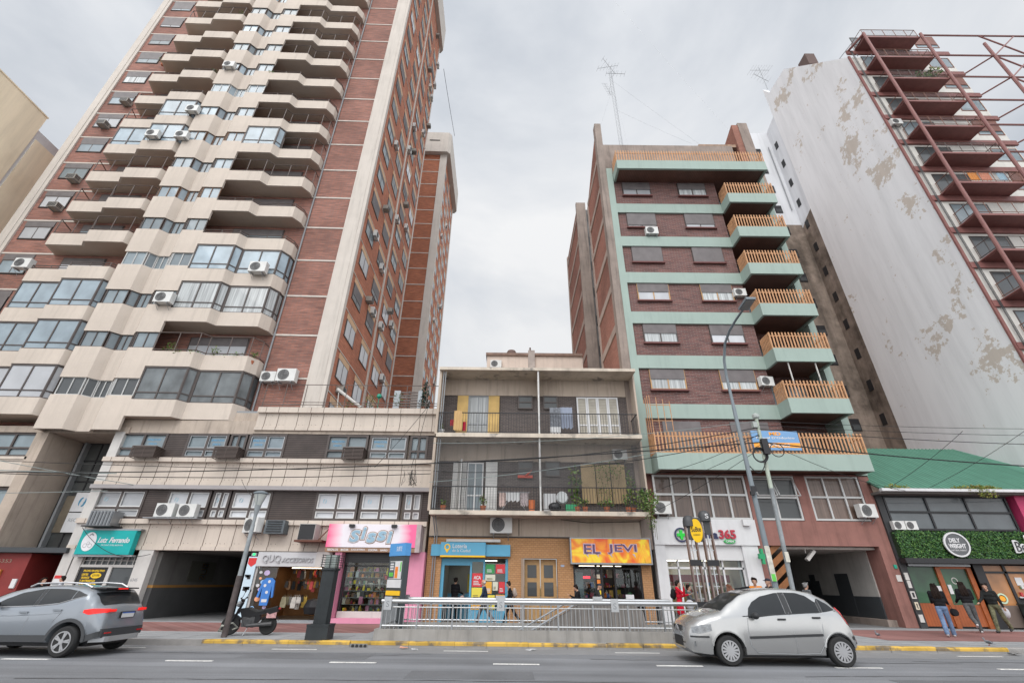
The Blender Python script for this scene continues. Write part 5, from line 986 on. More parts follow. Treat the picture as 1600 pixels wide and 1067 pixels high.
bx('entry_box', P_('boxg', (.02, .3, .2)), pp, (16.75, 21.95, 2.35, 16.87, 22.0, 2.5)); bx('meter_plate', offwhite, pp, (16.7, 21.97, 1.85, 16.9, 22, 2.1))
# pharmacy
ph = shop('pharmacy', 'white pharmacy shopfront with glazed front and shelves of medicine', 6.75, 10.1, 2.68, 2.6, mat('ph_wall', (.55, .53, .50), .7), tilef, 6.0)
bx('front_wall', white, ph, (6.4, 21.85, 3.2, 11.05, 22.1, 4.26), (6.4, 21.9, .15, 6.85, 22.3, 3.2), (10.25, 21.9, .15, 10.95, 22.3, 3.2)); bx('shutter_box', mat('shut_white', (.6, .6, .6), .6), ph, (6.85, 22.0, 2.6, 10.25, 22.3, 3.2))
b = MB(); [b.box(a, 22.1, .15, a+.07, 22.2, 2.6) for a in (6.85, 7.35, 8.5, 9.3, 10.18)]; b.box(6.85, 22.1, 2.25, 10.25, 22.2, 2.33); b.build('window_frame', white, ph); MB().box(6.9, 22.14, .3, 10.2, 22.15, 2.6).build('pane', clear_glass('shop_glass'), ph)
bx('poster_band', mat('ph_red', (.38, .07, .08), .6), ph, (6.95, 23.2, 1.75, 10.0, 23.25, 2.05)); bx('tan_poster', mat('ph_tan', (.45, .28, .12), .6), ph, (7.0, 22.3, .6, 7.9, 22.32, 1.25), (8.6, 22.3, .5, 9.4, 22.32, 1.2))
b = MB(); [disc(b, FR(22.13), x, 1.0,   .36, .36, 0, 0, 24, .004, .93) for x in (7.9, 9.3)]; b.build('ring_decal', greyp, ph)
goods('medicine_shelves', 'small medicine boxes on pale shelves inside the pharmacy', 'shop goods', 6.95, 10.0, 23.4, 24.6, (.5, .9, 1.3, 1.6), [white, offwhite, P_('ph_blue', (.1, .2, .45)), P_('ph_green', (.1, .35, .15)), P_('tan', (.35, .2, .1)), P_('red', (.45, .05, .05))], .13, 46, 31)
sg = thing('pharmacy_sign', 'green cross in a ring with dark blue and red raised lettering on the white pharmacy', 'shop sign', (8.5, 21.8, 3.5)); FP = FR(21.85)
b = MB(); b.prismy([(7.62+dx, 3.6+dz) for dx, dz in ((-.06, -.19), (.06, -.19), (.06, -.06), (.19, -.06), (.19, .06), (.06, .06), (.06, .19), (-.06, .19), (-.06, .06), (-.19, .06), (-.19, -.06), (-.06, -.06))], 21.77, 21.85); b.build('green_cross', mat('cross_green', (.02, .55, .05), .5), sg)
b = MB(); disc(b, FP, 7.62, 3.6, .3, .3, 0, 0, 28, .06, .8); b.build('ring', mat('navy', (.03, .035, .09), .5), sg); lettering(sg, 'Farma', FP, 8.05, 9.25, 3.45, 3.8, 0, mat('navy', (.03, .035, .09), .5), thick=.06, bold=.03); lettering(sg, '365', FP, 9.3, 10.05, 3.45, 3.83, 0, mat('ph_red2', (.38, .03, .05), .5), thick=.06, bold=.03)
b = MB(); disc(b, FP, 9.72, 3.35, .26, .09, 0, 0, 20, .05); b.build('green_pill', mat('pill_green', (.03, .33, .08), .5), sg); lettering(sg, 'OPEN', FP, 9.55, 9.9, 3.31, 3.4, .05, white, thick=.006, bold=.03)
b = MB(); b.box(10.45, 21.7, 4.0, 10.75, 21.85, 4.25); tag(b.build('alarm_box', white), 'white alarm box at the top right corner of the pharmacy', 'alarm box')
gc = thing('pharmacy_cross_lamp', 'small projecting green cross lamp on the pharmacy pier', 'shop sign', (10.9, 21.6, 2.6)); b = MB(); b.box(10.82, 21.45, 2.45, 10.92, 21.6, 3.05); b.box(10.72, 21.45, 2.65, 10.82, 21.6, 2.85); b.box(10.92, 21.45, 2.65, 11.02, 21.6, 2.85); b.build('cross', mat('cross_green2', (.02, .30, .12), .5), gc); bx('bracket', greyp, gc, (10.85, 21.6, 2.7, 10.9, 21.9, 2.75))
# estate agent banner on the terrace railing
bn = thing('estate_banner', 'blue estate agent banner with orange strip hung on the slatted terrace railing', 'banner', (12.3, 20.9, 7.2)); FB = FR(20.93)
bx('panel', mat('banner_mid', (.16, .31, .52), .5), bn, (11.35, 20.93, 7.2, 13.55, 20.955, 8.12)); bx('orange_strip', mat('banner_orange', (.80, .33, .04), .5), bn, (11.36, 20.925, 7.32, 13.54, 20.93, 7.55))
lettering(bn, "Miquel D'Odorico", FB, 11.55, 13.35, 7.7, 7.84, 0, white, bold=.02, thick=.006); lettering(bn, '2070-5000', FB, 11.85, 13.05, 7.36, 7.5, .005, white, bold=.03, thick=.006); lettering(bn, 'MD', FB, 12.2, 12.75, 7.9, 8.06, 0, mat('banner_orange', (.80, .33, .04), .5), thick=.006, bold=.04)
# ================================================================ tall building with the flaking white party wall
WX = 27.65
wt = thing('white_wall_tower', 'tall building with a flaking white party wall and dark red steel balconies', 'apartment tower', (31, 22, .15))
wplas = patches('white_plaster', (.77, .77, .775), (.56, .50, .44), scale=.5, lo=.600, hi=.615, var=.03, streak=.12, spots=[(24.2, 33.5, 4.0), (23.3, 29.5, 3.0), (25, 37, 2.6), (23.0, 36, 2.2), (23.6, 15.6, 3.2), (25.0, 16.0, 2.4), (22.6, 13.0, 2.0), (29.6, 46.5, 1.6), (27.6, 47.0, 1.5), (25.6, 43.5, 1.6), (22.8, 25.0, 2.0), (22.4, 21, 1.4)])
rawp = patches('raw_render', (.25, .20, .165), (.17, .135, .11), scale=.5, lo=.5, hi=.62, var=.1, streak=.5, blot=.4); rawu = patches('pale_upper_render', (.64, .65, .67), (.55, .54, .53), scale=.3, lo=.66, hi=.75, var=.05, streak=.2)
prof = [(22, .15), (31.3, .15), (31.3, 50.4), (30.6, 48.9), (27.85, 48.5), (22, 40.4)]
MB().prismx(prof, WX, WX+.4).build('party_wall', wplas, wt)
MB().prismx([(31.3, .15), (33, .15), (33, 31.8), (32.2, 32.3), (31.3, 32.7)], WX+.02, WX+.4).build('rear_party_wall', rawp, wt); MB().prismx([(31.3, 32.7), (32.2, 32.3), (33, 31.8), (33, 45.4), (31.3, 45.9)], WX+.02, WX+.4).build('rear_party_wall', rawu, wt); bx('light_well_wall', rawp, wt, (25.2, 33, .15, WX+.4, 33.4, 32.2)); bx('light_well_wall', rawu, wt, (25.2, 33, 32.2, WX+.4, 33.4, 45.4)); MB().tube((27.2, 32.9, 34), (27.2, 32.9, 43), .05, n=6).build('drain_pipe', greyp, wt)
slw = MB(); sl2 = MB()
for i in range(13):
    z = 9.5 + i*2.72
    o = bx('slit_window', black, wt, (WX-.01, 32.1, z, WX+.03, 32.55, z+.85)); o2 = bx('bathroom_window', black, wt, (25.6, 32.95, z-.3, 26.3, 33.0, z+.65))
    bx('pane', G_dark, o2, (25.68, 32.93, z-.2, 26.22, 32.95, z+.2))
bx('body', white, wt, (WX+.4, 22.3, .15, 36.2, 31, 40.6)); cream4 = mat('pale_facade', (.60, .58, .54), .8, .06, .8, streak=.15)
bx('front_wall', cream4, wt, (WX+.03, 21.99, .15, 36.0, 22.3, 40.35)); redb = mat('dark_red_paint', (.215, .088, .078), .6, .12, 2, streak=.2); redf = mat('red_steel', (.225, .095, .085), .5, .12, 2)
bx('corner_trim', redb, wt, (WX-.06, 21.9, .15, WX+.12, 22.0, 40.4))
FPZ = 2.755; ZB = 30.12 - FPZ*7
for k in range(12):
    z = ZB + FPZ*k
    bx('floor_band', redb, wt, (WX+.02, 21.86, z-.45, 36.2, 22.0, z-.02))
    b = MB(); b.box(28.5, 20.8, z, 32.95, 21.98, z+.16); o = b.build('balcony', redb, wt)
    r = MB()
    for zz in (.28, 1.1):
        r.tube((28.52, 20.82, z+zz), (32.93, 20.82, z+zz), .025, n=5)
        for x in (28.52, 32.93): r.tube((x, 20.82, z+zz), (x, 21.95, z+zz), .025, n=5)
    for i in range(6): x = 28.52 + 4.41*i/5; r.tube((x, 20.82, z+.16), (x, 20.82, z+1.1), .022, n=5)
    for x in (28.52, 32.93): r.tube((x, 21.9, z+.16), (x, 21.9, z+1.1), .022, n=5)
    r.build('railing', mat('rail_redbrown', (.20, .10, .07), .5) if k % 3 else railm, o)
    bx('infill', netm, o, (28.56, 20.83, z+.3, 32.9, 20.835, z+1.08))
    window(wt, FW, 28.7, 31.2, z+.2, z+2.1, bronze, [G_dark, G_mid, G_dark][k % 3], cols=(.33, .66), d=-.0, t=.06, dep=.04, name='balcony_door')
    w_ = window(wt, FW, 34.0, 35.9, z+.7, z+2.0, mat('rusty_shutter_frame', (.2, .09, .06), .6), G_mid, cols=(.5,), d=.0, t=.06, dep=.04)
    if k % 2: bx('shutter', stripes('rust_shutter', (.21, .085, .06), (.15, .06, .045), 9, 2, .6), w_, (34.05, 21.93, z+1.1, 35.85, 21.96, z+2.3))
# steel frame in front
b = MB(); zt = ZB + FPZ*11 + .2
for x in (28.35, 33.0, 37.6): MB().tube((x, 20.65, 3), (x, 20.65, zt+.1 if x < 37 else zt-1.2), .105, n=8).build('steel_post', redf, wt, smooth=True)
b = MB()
for k in range(3, 12):
    z = ZB + FPZ*k + .05
    MB().tube((33.0, 20.65, z), (42, 20.65, z), .075, n=6).build('steel_beam', redf, wt)
for k in range(6, 11):
    z = ZB + FPZ*k + .05
    for p, q in (((36.3, 22, z-.2), (37.6, 20.65, z+.05)), ((37.6, 20.65, z), (40.5, 20.65, z+FPZ)), ((40.5, 20.65, z), (37.6, 20.65, z+FPZ))): MB().tube(p, q, .06, n=6).build('steel_brace', redf, wt)
for x in (28.35, 33.0):
    for k in range(1, 12): z = ZB + FPZ*k + .06; MB().tube((x, 20.65, z), (x + (.1 if x < 30 else -.1), 21.98, z), .06, n=6).build('steel_tie', redf, wt)
MB().tube((28.35, 20.65, zt), (27.75, 22, zt-.3), .1, n=6).build('steel_tie', redf, wt)
b = MB()
for x in (WX+.3, WX+.36, WX+.43): b.path([(x, 21.84, 41), (x+.04, 21.84, 33), (x-.02, 21.84, 24), (x+.05, 21.84, 15), (x, 21.84, 8)], .02, 4)
b.build('riser_cable', black, wt)
b = MB(); [b.tube((x, 21.9, 40.4), (x, 21.9, 42.1), .03, n=5) for x in (28.4, 29.6, 30.8, 32.0, 33.2)]; [b.tube((28.4, 21.9, z), (33.2, 21.9, z), .03, n=5) for z in (41.2, 42.1)]; [b.tube((x, 24.5, 40.4), (x, 24.5, 42.6), .03, n=5) for x in (28.4, 30.8, 33.2)]; [b.tube((28.4, 24.5, 42.6), (33.2, 24.5, 42.6), .03, n=5)]; [b.tube((x, 21.9, 42.1), (x, 24.5, 42.6), .03, n=5) for x in (28.4, 33.2)]
b.build('roof_cage', greyp, wt); bx('roof_room', conc, wt, (33.5, 25, 40.6, 36, 29, 43.2)); bx('chimney', mat('rust_dark', (.12, .08, .07), .8), wt, (27.7, 25.2, 45, 28.6, 26.3, 46.6))
# ---- laundry and plants on the steel balconies
for k, x0, x1, m, lb in ((5, 29.7, 30.3, mat('cloth_orange', (.75, .28, .05), .9), 'orange cloth drying on a red steel balcony'), (5, 30.4, 31.1, mat('cloth_salmon', (.65, .25, .15), .9), 'salmon cloth drying right of the orange cloth'), (5, 31.6, 32.2, mat('cloth_sky', (.35, .5, .6), .9), 'pale blue cloth drying at the right end of the red steel balcony'), (5, 28.55, 28.8, mat('cloth_magenta', (.6, .02, .12), .9), 'magenta cloth on the left end of the red steel balcony')):
    z = ZB + FPZ*k; cloth('towel', x0, x1, z+.35, z+1.05, 20.9, m, lb, 'laundry', 'laundry on the steel balconies')
z = ZB + FPZ*9; plant(32.3, 21.1, z+.16, 1.0, .5, 160, 'large bushy plant on a high red steel balcony', pot=.2, seed=4, size=.22, group='balcony plants of the steel tower'); plant(31.3, 21.1, z+.16, .9, .25, 50, 'slim plant beside the large bushy one on the steel balcony', seed=5, size=.2, group='balcony plants of the steel tower')
# ================================================================ green-roofed shop building
gr = thing('green_roof_house', 'two-storey shop building with green corrugated roof and dark upper glazing', 'shop building', (21, 22, .15))
groof = stripes('green_corrugated', (.085, .22, .155), (.05, .145, .10), 3.2, 0, .5, duty=.82, bump=.8)
b = MB(); b.add([(16.85, 21.35, 5.62), (27.6, 21.35, 5.62), (25.7, 26.2, 8.75), (16.85, 26.2, 8.75), (16.85, 21.35, 5.56), (27.6, 21.35, 5.56), (25.7, 26.2, 8.69), (16.85, 26.2, 8.69), (27.6, 27, 8.2), (27.6, 27, 8.1)], [(0, 1, 2, 3), (7, 6, 5, 4), (0, 4, 5, 1), (1, 5, 6, 2), (3, 2, 6, 7), (1, 8, 2)]); b.build('roof', groof, gr)
b = MB()
for i in range(48): x = 16.9 + i*.22; b.add([(x, 21.34, 5.63), (x+.05, 21.34, 5.66), (x+.1, 21.34, 5.63), (min(x, 25.7), 26.2, 8.76), (min(x+.05, 25.75), 26.2, 8.79), (min(x+.1, 25.8), 26.2, 8.76)], [(0, 1, 4, 3), (1, 2, 5, 4)])
b.build('roof_ridge', mat('green_rib', (.062, .18, .125), .5), gr)
bx('gutter', white, gr, (16.85, 21.22, 5.48, 24.6, 21.4, 5.6)); bx('eave', mat('eave_grey', (.16, .15, .14), .8), gr, (16.85, 21.4, 5.4, 27, 22.2, 5.5)); bx('wall', mat('charcoal', (.035, .036, .038), .6, .15), gr, (16.95, 22.1, .15, 27.6, 27, 5.4)); bx('side_pier', mat('charcoal', (.035, .036, .038), .6, .15), gr, (16.95, 21.9, .15, 17.25, 22.2, 5.4)); bx('pier', mat('magenta_paint', (.45, .04, .12), .6), gr, (23.2, 21.7, 3.9, 23.75, 22.1, 5.48)); bx('cornice', black, gr, (17.0, 21.5, 2.55, 25, 22.1, 2.75))
G_slate = glass('pane_slate', (.10, .115, .125), var=.2); window(gr, FW, 17.3, 23.0, 3.9, 5.4, black, G_slate, cols=(.34, .66), rows=(.52,), d=.0, t=.08, dep=.08)
bx('low_shop_wall', black, gr, (22.5, 21.95, .15, 27, 22.1, 2.55))
hg = thing('leaf_hedge_panel', 'band of artificial green leaves along the fascia of the green-roofed building', 'hedge', (20, 21.6, 2.7)); bx('backing', mat('hedge_back', (.015, .03, .012), .9), hg, (17.05, 21.72, 2.78, 25, 21.9, 3.82)); b = MB(); r = random.Random(12)
for _ in range(9000):
    p = Vector((r.uniform(17.05, 25), 21.70 - r.random()*.08, r.uniform(2.76, 3.84))); u = Vector((r.uniform(-1, 1), r.uniform(-.8, .1), r.uniform(-1, 1))).normalized(); q = u.cross(Vector((r.uniform(-.4, .4), -1, r.uniform(-.4, .4)))).normalized(); s = r.uniform(.05, .095)
    b.add([p, p+u*s*.5+q*s*.3, p+u*s, p+u*s*.5-q*s*.3], [(0, 1, 2, 3)], r.randrange(4))
b.build('leaves', [mat('hedge_a', (.03, .10, .025), .5), mat('hedge_b', (.05, .15, .03), .5), mat('hedge_c', (.10, .20, .04), .5), mat('hedge_d', (.018, .06, .02), .5)], hg)
sg = thing('delicatessen_sign', 'round grey sign with white rim and lettering on the leaf band', 'shop sign', (19.5, 21.55, 3.3)); FH = FR(21.56)
b = MB(); disc(b, FH, 19.48, 3.3, .52, .47, 0, 0, 32, .05); b.build('disc', mat('sign_slate', (.10, .105, .11), .5), sg); b = MB(); disc(b, FH, 19.48, 3.3, .55, .5, .02, 0, 32, .05, .87); b.build('rim', white, sg); lettering(sg, 'DELY', FH, 19.2, 19.68, 3.38, 3.55, .05, white, bold=.04); lettering(sg, 'WEIGHT', FH, 19.1, 19.85, 3.15, 3.33, .05, white, bold=.04); lettering(sg, 'NATURAL MARKET', FH, 19.15, 19.82, 3.04, 3.1, .05, white, thick=.005)
sg = thing('bee_sign', 'white outlined script sign with orange disc at the right end of the leaf band', 'shop sign', (22.3, 21.55, 3.2)); lettering(sg, 'Bee', FH, 21.95, 22.75, 2.98, 3.5, 0, white, bold=.07, shear=.1, thick=.03, name='lettering_edge'); lettering(sg, 'Bee', FH, 22.02, 22.7, 3.04, 3.44, .035, black, bold=.0, shear=.1); b = MB(); disc(b, FH, 22.95, 3.4, .26, .22, .0, 0, 20, .04); b.build('orange_disc', mat('bee_orange', (.8, .35, .03), .5), sg); b = MB(); [b.ball((22.62+i*.1, 21.53, 3.55+i*.05), (.06, .02, .16), 8, 6) for i in range(3)]; b.build('wing', white, sg)
# deli shopfront
dl = thing('deli_shopfront', 'delicatessen shopfront with reddish wooden panels and dark green glass', 'shopfront', (18.8, 22, .15)); rwood = stripes('red_planks', (.30, .075, .018), (.19, .04, .01), 8, 0, .45, duty=.88); rw2 = mat('red_wood', (.30, .08, .022), .45, .2, 6)
bx('wood_panel', rwood, dl, (17.3, 22.0, .22, 18.5, 22.08, 1.05), (18.75, 22.0, .22, 19.85, 22.08, 1.0)); bx('wood_post', rw2, dl, (18.5, 21.95, .15, 18.7, 22.1, 2.42), (19.85, 21.95, .15, 20.05, 22.1, 2.42), (18.7, 21.96, 2.36, 19.85, 22.1, 2.44)); G_green = glass('pane_bottle_green', (.018, .075, .03), var=.6)
bx('pane', G_green, dl, (17.3, 22.03, 1.06, 18.5, 22.07, 2.42), (18.7, 22.03, 1.0, 19.85, 22.07, 2.36)); b = MB(); disc(b, FR(22.03), 19.2, 1.9, .13, .13, 0, 0, 20, .006, .75); b.build('door_decal', offwhite, dl); bx('notice', white, dl, (18.3, 22.0, 1.35, 18.48, 22.02, 1.7), (18.8, 22.0, 1.4, 18.95, 22.02, 1.75)); bx('awning_box', steel, dl, (17.3, 21.85, 2.45, 20, 22, 2.54))
for i, (z, w_, lb) in enumerate(((2.05, .16, 'pale blank notice, topmost of the column beside the deli'), (1.75, .14, 'small pale notice second from the top beside the deli'), (1.35, .19, 'framed photograph notice beside the deli'), (.95, .14, 'small framed dark picture beside the deli'), (.5, .17, 'cream paper notice, lowest of the column beside the deli'))):
    t = thing('wall_notice', lb, 'notice', (17.1, 21.88, z), group='notices on the dark pier'); bx('sheet', offwhite if i != 3 else P_('cream', (.6, .52, .4)), t, (17.1-w_/2-.02, 21.87, z-.14, 17.1+w_/2-.02, 21.9, z+.14))
    if i in (2, 3): bx('picture', black, t, (17.1-w_/2+.03, 21.865, z-.09, 17.1+w_/2-.07, 21.87, z+.09))
bs = thing('bee_shopfront', 'dark framed shopfront with orange interior right of the deli', 'shopfront', (21.8, 22, .15)); b = MB(); [b.box(x, 21.9, .15, x+.12, 22, 2.55) for x in (20.1, 21.4, 23.2)]; b.box(20.1, 21.9, 2.2, 24, 22, 2.28); b.box(20.1, 21.85, .15, 20.5, 22, 2.55); b.build('shopfront_frame', black, bs)
ow = mat('bee_interior', (.42, .17, .05), .6, .35, 3); bx('pane', glass('pane_amber', (.34, .15, .05), var=.5), bs, (20.5, 21.95, 1.0, 21.4, 21.98, 2.5), (21.52, 21.95, 1.3, 23.2, 21.98, 2.5)); bx('door_panel', mat('bee_brown', (.17, .13, .11), .6), bs, (20.55, 21.94, .2, 21.38, 21.98, 1.0), (21.55, 21.94, .2, 24, 21.98, .9)); b = MB(); disc(b, FR(21.93), 20.85, 1.25, .22, .2, 0, 0, 22, .01, .7); b.build('decal_ring', P_('mint', (.45, .6, .45)), bs); b = MB(); disc(b, FR(21.93), 20.85, 1.25, .12, .1, 0, 0, 16, .012); b.build('decal_centre', mat('bee_orange', (.8, .35, .03), .5), bs)
bx('shelf', white, bs, (21.6, 21.9, 1.28, 24, 21.95, 1.33)); goods('bee_goods', 'small jars on the shelf of the shop right of the deli', 'shop goods', 21.6, 23.1, 21.9, 21.94, (1.33, 1.62), [P_('cream', (.6, .52, .4)), P_('red', (.45, .05, .05)), P_('green', (.08, .2, .08)), white], .1, 20, 41); bx('paper', white, bs, (21.75, 21.93, 1.75, 22.05, 21.95, 2.05))
b = MB(); b.box(21.2, 21.2, .15, 21.9, 21.7, 1.02); b.box(21.15, 21.15, 1.02, 21.95, 21.75, 1.08); tag(b.build('street_bin', P_('bin_dark', (.03, .04, .04))), 'dark green plastic bin at the right edge by the shops', 'bin')
for x0, x1, n, lb in ((17.0, 18.3, 160, 'short tuft of yellow-green moss at the left end of the green roof gutter'), (20.1, 22.5, 700, 'long mat of yellow-green plants overgrowing the green roof gutter')):
    b = MB(); b.leaves(((x0+x1)/2, 21.35, 5.62), ((x1-x0)/2, .18, .14), n, .1, 0, 3); (b.leaves((21.6, 21.25, 5.4), (.5, .1, .22), 150, .09, 0, 3) if n > 300 else 0)
    o = b.build('gutter_plants', [mat('moss_a', (.22, .24, .04), .8), mat('moss_b', (.14, .18, .03), .8), mat('moss_c', (.25, .20, .07), .8)]); tag(o, lb, 'plant')
# ================================================================ air conditioners
acw = mat('ac_white', (.60, .60, .58), .5, .08, 3); acg = mat('ac_grille', (.10, .10, .10), .6)
def ac_split(w=.85, h=.6, d=.32):
    """White outdoor unit seen from the street: casing, round fan grille, wall brackets."""
    t = bpy.data.objects.new('air_conditioner', None); COL.objects.link(t); t.empty_display_size = .2; ORG[t] = Vector((0,0,0))
    MB().box(-w/2, -d, 0, w/2, 0, h).build('casing', acw, t, local=True)
    b = MB(); F = ((0, -d), (1, 0), (0, -1)); a = -w*.13; disc(b, F, a, h*.5, h*.42, h*.42, .002, 0, 20, .012, .86)
    for r_ in (.28, .5, .7): disc(b, F, a, h*.5, h*.42*r_, h*.42*r_, .006, 0, 18, .01, .85)
    disc(b, F, a, h*.5, h*.07, h*.07, .004, 0, 10, .014); [b.wbox(F, a-h*.4, a+h*.4, .006, .012, h*.5-.006, h*.5+.006) for _ in (0,)]; b.wbox(F, a-.006, a+.006, .006, .012, h*.1, h*.9)
    b.build('fan_grille', acg, t, local=True); g = MB(); disc(g, F, a, h*.5, h*.4, h*.4, .0, 0, 20, .003); g.build('fan_recess', P_('fan_dark', (.16, .16, .16)), t, local=True)
    b = MB(); [b.box(x-.02, -d, -.05, x+.02, .08, 0) for x in (-w*.33, w*.33)]; b.tube((w*.33, -d+.02, -.03), (w*.33, .06, -.3), .012, n=4); b.tube((-w*.33, -d+.02, -.03), (-w*.33, .06, -.3), .012, n=4); b.build('bracket', greyp, t, local=True); return t
def ac_box(w=.62, h=.42, d=.5, m=None):
    t = bpy.data.objects.new('window_air_conditioner', None); COL.objects.link(t); t.empty_display_size = .2; ORG[t] = Vector((0,0,0))
    MB().box(-w/2, -d, 0, w/2, 0, h).build('casing', m or mat('ac_old', (.28, .26, .23), .6, .15, 4), t, local=True)
    b = MB(); [b.box(-w/2+.03+i*(w-.06)/6, -d-.012, .04, -w/2+.03+i*(w-.06)/6+.05, -d, h-.04) for i in range(6)]; [b.box(w/2, -d+.05+i*.08, .06, w/2+.008, -d+.09+i*.08, h-.06) for i in range(4)]; b.build('grille', black, t, local=True)
    b = MB(); [b.box(x-.015, -d, -.04, x+.015, .05, 0) for x in (-w*.36, w*.36)]; b.build('bracket', greyp, t, local=True); return t
AS, AB = [ac_split()], [ac_box()]; used_ = [0, 0]; AG = 'air conditioners on the building fronts'
def put_ac(kind, loc, label, rz=0.0, s=1.0, group=AG):
    p = (AS, AB)[kind][0]
    if used_[kind] == 0: o = p; o.location = loc; o.rotation_euler = (0,0,rz); o.scale = (s,)*3; used_[kind] = 1
    else: o = copy_tree(p, loc=loc, rz=rz, scale=s)
    return tag(o, label, 'air conditioner', group)
MT = Matrix.Translation(Vector(T1C)) @ Matrix.Rotation(R(1.3), 4, 'Z')
def tw(u, v, z): return tuple(MT @ Vector((u, v, z)))
zf = lambda k: Z0 + PZ*k
put_ac(0, tw(-4.9, -1.2, zf(3)+.72), 'white air conditioner in front of the pale blue glazed balcony', R(1.3), 1.15); put_ac(0, tw(-9.3, -1.5, zf(2)+1.0), 'white air conditioner left of the curtained glazed balcony', R(1.3), 1.1)
put_ac(0, tw(-19.2, -.6, zf(3)+1.05), 'white air conditioner on the lower left open balcony', R(1.3), 1.1); put_ac(0, tw(-12.2, -1.5, zf(10)+1.0), 'white air conditioner highest on the zigzag middle strip', R(1.3)); put_ac(0, tw(-13.2, -1.5, zf(8)+1.0), 'white air conditioner at the left end of the middle strip below the highest one', R(1.3)); put_ac(0, tw(-15.0, -1.5, zf(7)+.95), 'white air conditioner in front of the glazed left balcony', R(1.3)); put_ac(0, tw(-13.0, -1.5, zf(7)+.9), 'white air conditioner between the glazed left balcony and the white-framed window', R(1.3))
put_ac(1, tw(-20.2, -.03, zf(6)+1.1-.35), 'dark box air conditioner under a left window, highest of the dark boxes'); put_ac(1, tw(-20.2, -.03, zf(5)+.85), 'dark box air conditioner under a left window, below the highest dark box'); put_ac(1, tw(-20.6, -.03, zf(8)+1.0), 'beige box air conditioner under an upper left window'); put_ac(1, tw(-20.0, -.03, zf(9)+.95), 'small box air conditioner under a high left window')
put_ac(0, (-12.2, 22.9, 11.1), 'white air conditioner hung on the dark brick beside the lowest balcony', 0, 1.2); put_ac(0, (-13.25, 23.0, 11.15), 'rust-stained air conditioner left of the white one on the dark brick', 0, .95)
lo_ = [(580.6,387.5),(565.6,420),(583,462.5),(561,491),(570,506),(602,505),(650,139),(660,153.8),(673.8,145),(665.6,191),(651,206),(617.5,196),(612.5,226),(625.6,228.8),(680,111),(624.5,318),(636,358.7),(585,303),(610.6,343.5),(589,524),(612,528),(608,582),(531,598.7),(639.7,82),(655,22.8),(684.5,60.7)]
SIDE = [(3.5,27.7),(2.6,24.1),(5.2,23.1),(3.6,19.2),(5.0,19.0),(8.9,21.6),(11.1,54.9),(12.3,54.7),(13.0,58.3),(12.6,49.9),(11.0,46.4),(7.4,42.6),(7.0,38.7),(8.4,40.3),(13.1,62.8),(8.6,33.2),(10.1,31.6),(3.3,34.7),(6.9,29.7),(7.4,19.2),(10.1,20.9),(9.9,15.9),(1.6,11.6),(9.4,55.8),(10.5,65.0),(13,67)]
ords = ['first', 'second', 'third', 'fourth', 'fifth', 'sixth', 'seventh', 'eighth', 'ninth', 'tenth', 'eleventh', 'twelfth', 'thirteenth', 'fourteenth', 'fifteenth', 'sixteenth', 'seventeenth', 'eighteenth', 'nineteenth', 'twentieth', 'twenty-first', 'twenty-second', 'twenty-third', 'twenty-fourth', 'twenty-fifth']
rs_ = random.Random(2)
for i, (v, z) in enumerate(sorted([q for q in SIDE if q[1] < 66], key=lambda q: q[1])):
    kd = 'white' if i % 3 else 'dark'
    put_ac(0 if i % 3 else 1, tw(.02, v, z-.3), '%s air conditioner on the brick side wall of the tall tower, %s from the bottom' % (kd, ords[i] if i else 'lowest'), R(91.3), .85, 'air conditioners on the tower side wall')
T2M = Matrix.Translation(Vector(C2)) @ Matrix.Rotation(R(1.3), 4, 'Z')
for i, (v, z) in enumerate([(3, 17), (6.6, 22), (9.4, 26), (4.1, 33), (8.6, 38), (3.2, 47), (6.5, 52)]): put_ac(0, tuple(T2M @ Vector((.03, v, z))), 'white air conditioner on the rear brick tower side wall, %s from the bottom' % (ords[i] if i else 'lowest'), R(91.3), .85, 'air conditioners on the rear tower')
put_ac(0, (-15.5, 21.85, 4.1), 'white air conditioner, left one of the pair above the garage', 0, .95); put_ac(0, (-14.5, 21.85, 4.1), 'white air conditioner, right one of the pair above the garage', 0, .92); put_ac(0, (-11.35, 21.85, 3.5), 'white air conditioner beside the lantern post above the accessories shop', R(-25), 1.0)
put_ac(0, (-.4, 22.0, 3.58), 'white air conditioner under the lower balcony above the lottery shop', 0, 1.15); put_ac(0, (5.25, 22.0, 6.9), 'white air conditioner high on the right of the lower balcony', 0, .8); put_ac(0, (-1.15, 30.0, 15.35), 'white air conditioner on the rooftop room wall', 0, .95)
put_ac(0, (6.9, 21.9, 4.45), 'white air conditioner by the trailing plant above the pharmacy', 0, .9); put_ac(0, (16.2, 21.95, 4.4), 'white air conditioner at the right end above the parking passage', R(8), .95); put_ac(0, (8.7, 22.02, 20.95), 'white air conditioner below a high left window of the mint block', 0, .9); put_ac(0, (13.2, 22.02, 16.4), 'white air conditioner left of a middle slatted balcony of the mint block', 0, .8); put_ac(0, (13.3, 22.02, 10.8), 'white air conditioner left of the lowest small balcony of the mint block', R(8), .85)
put_ac(0, (17.4, 21.85, 3.9), 'white air conditioner on the leaf band, left one of two', 0, .6); put_ac(0, (17.95, 21.85, 3.9), 'white air conditioner on the leaf band, right one of two', 0, .6); put_ac(0, (28.15, 21.95, 31.6), 'white air conditioner on the steel balcony tower by the cable riser', 0, .9)
put_ac(0, (30.4, 21.9, ZB+FPZ*7+.2), 'white air conditioner inside a railing of the steel balcony tower, upper one', 0, .8); put_ac(0, (30.0, 21.9, ZB+FPZ*5+.2), 'white air conditioner inside a railing of the steel balcony tower, lower one', 0, .8)
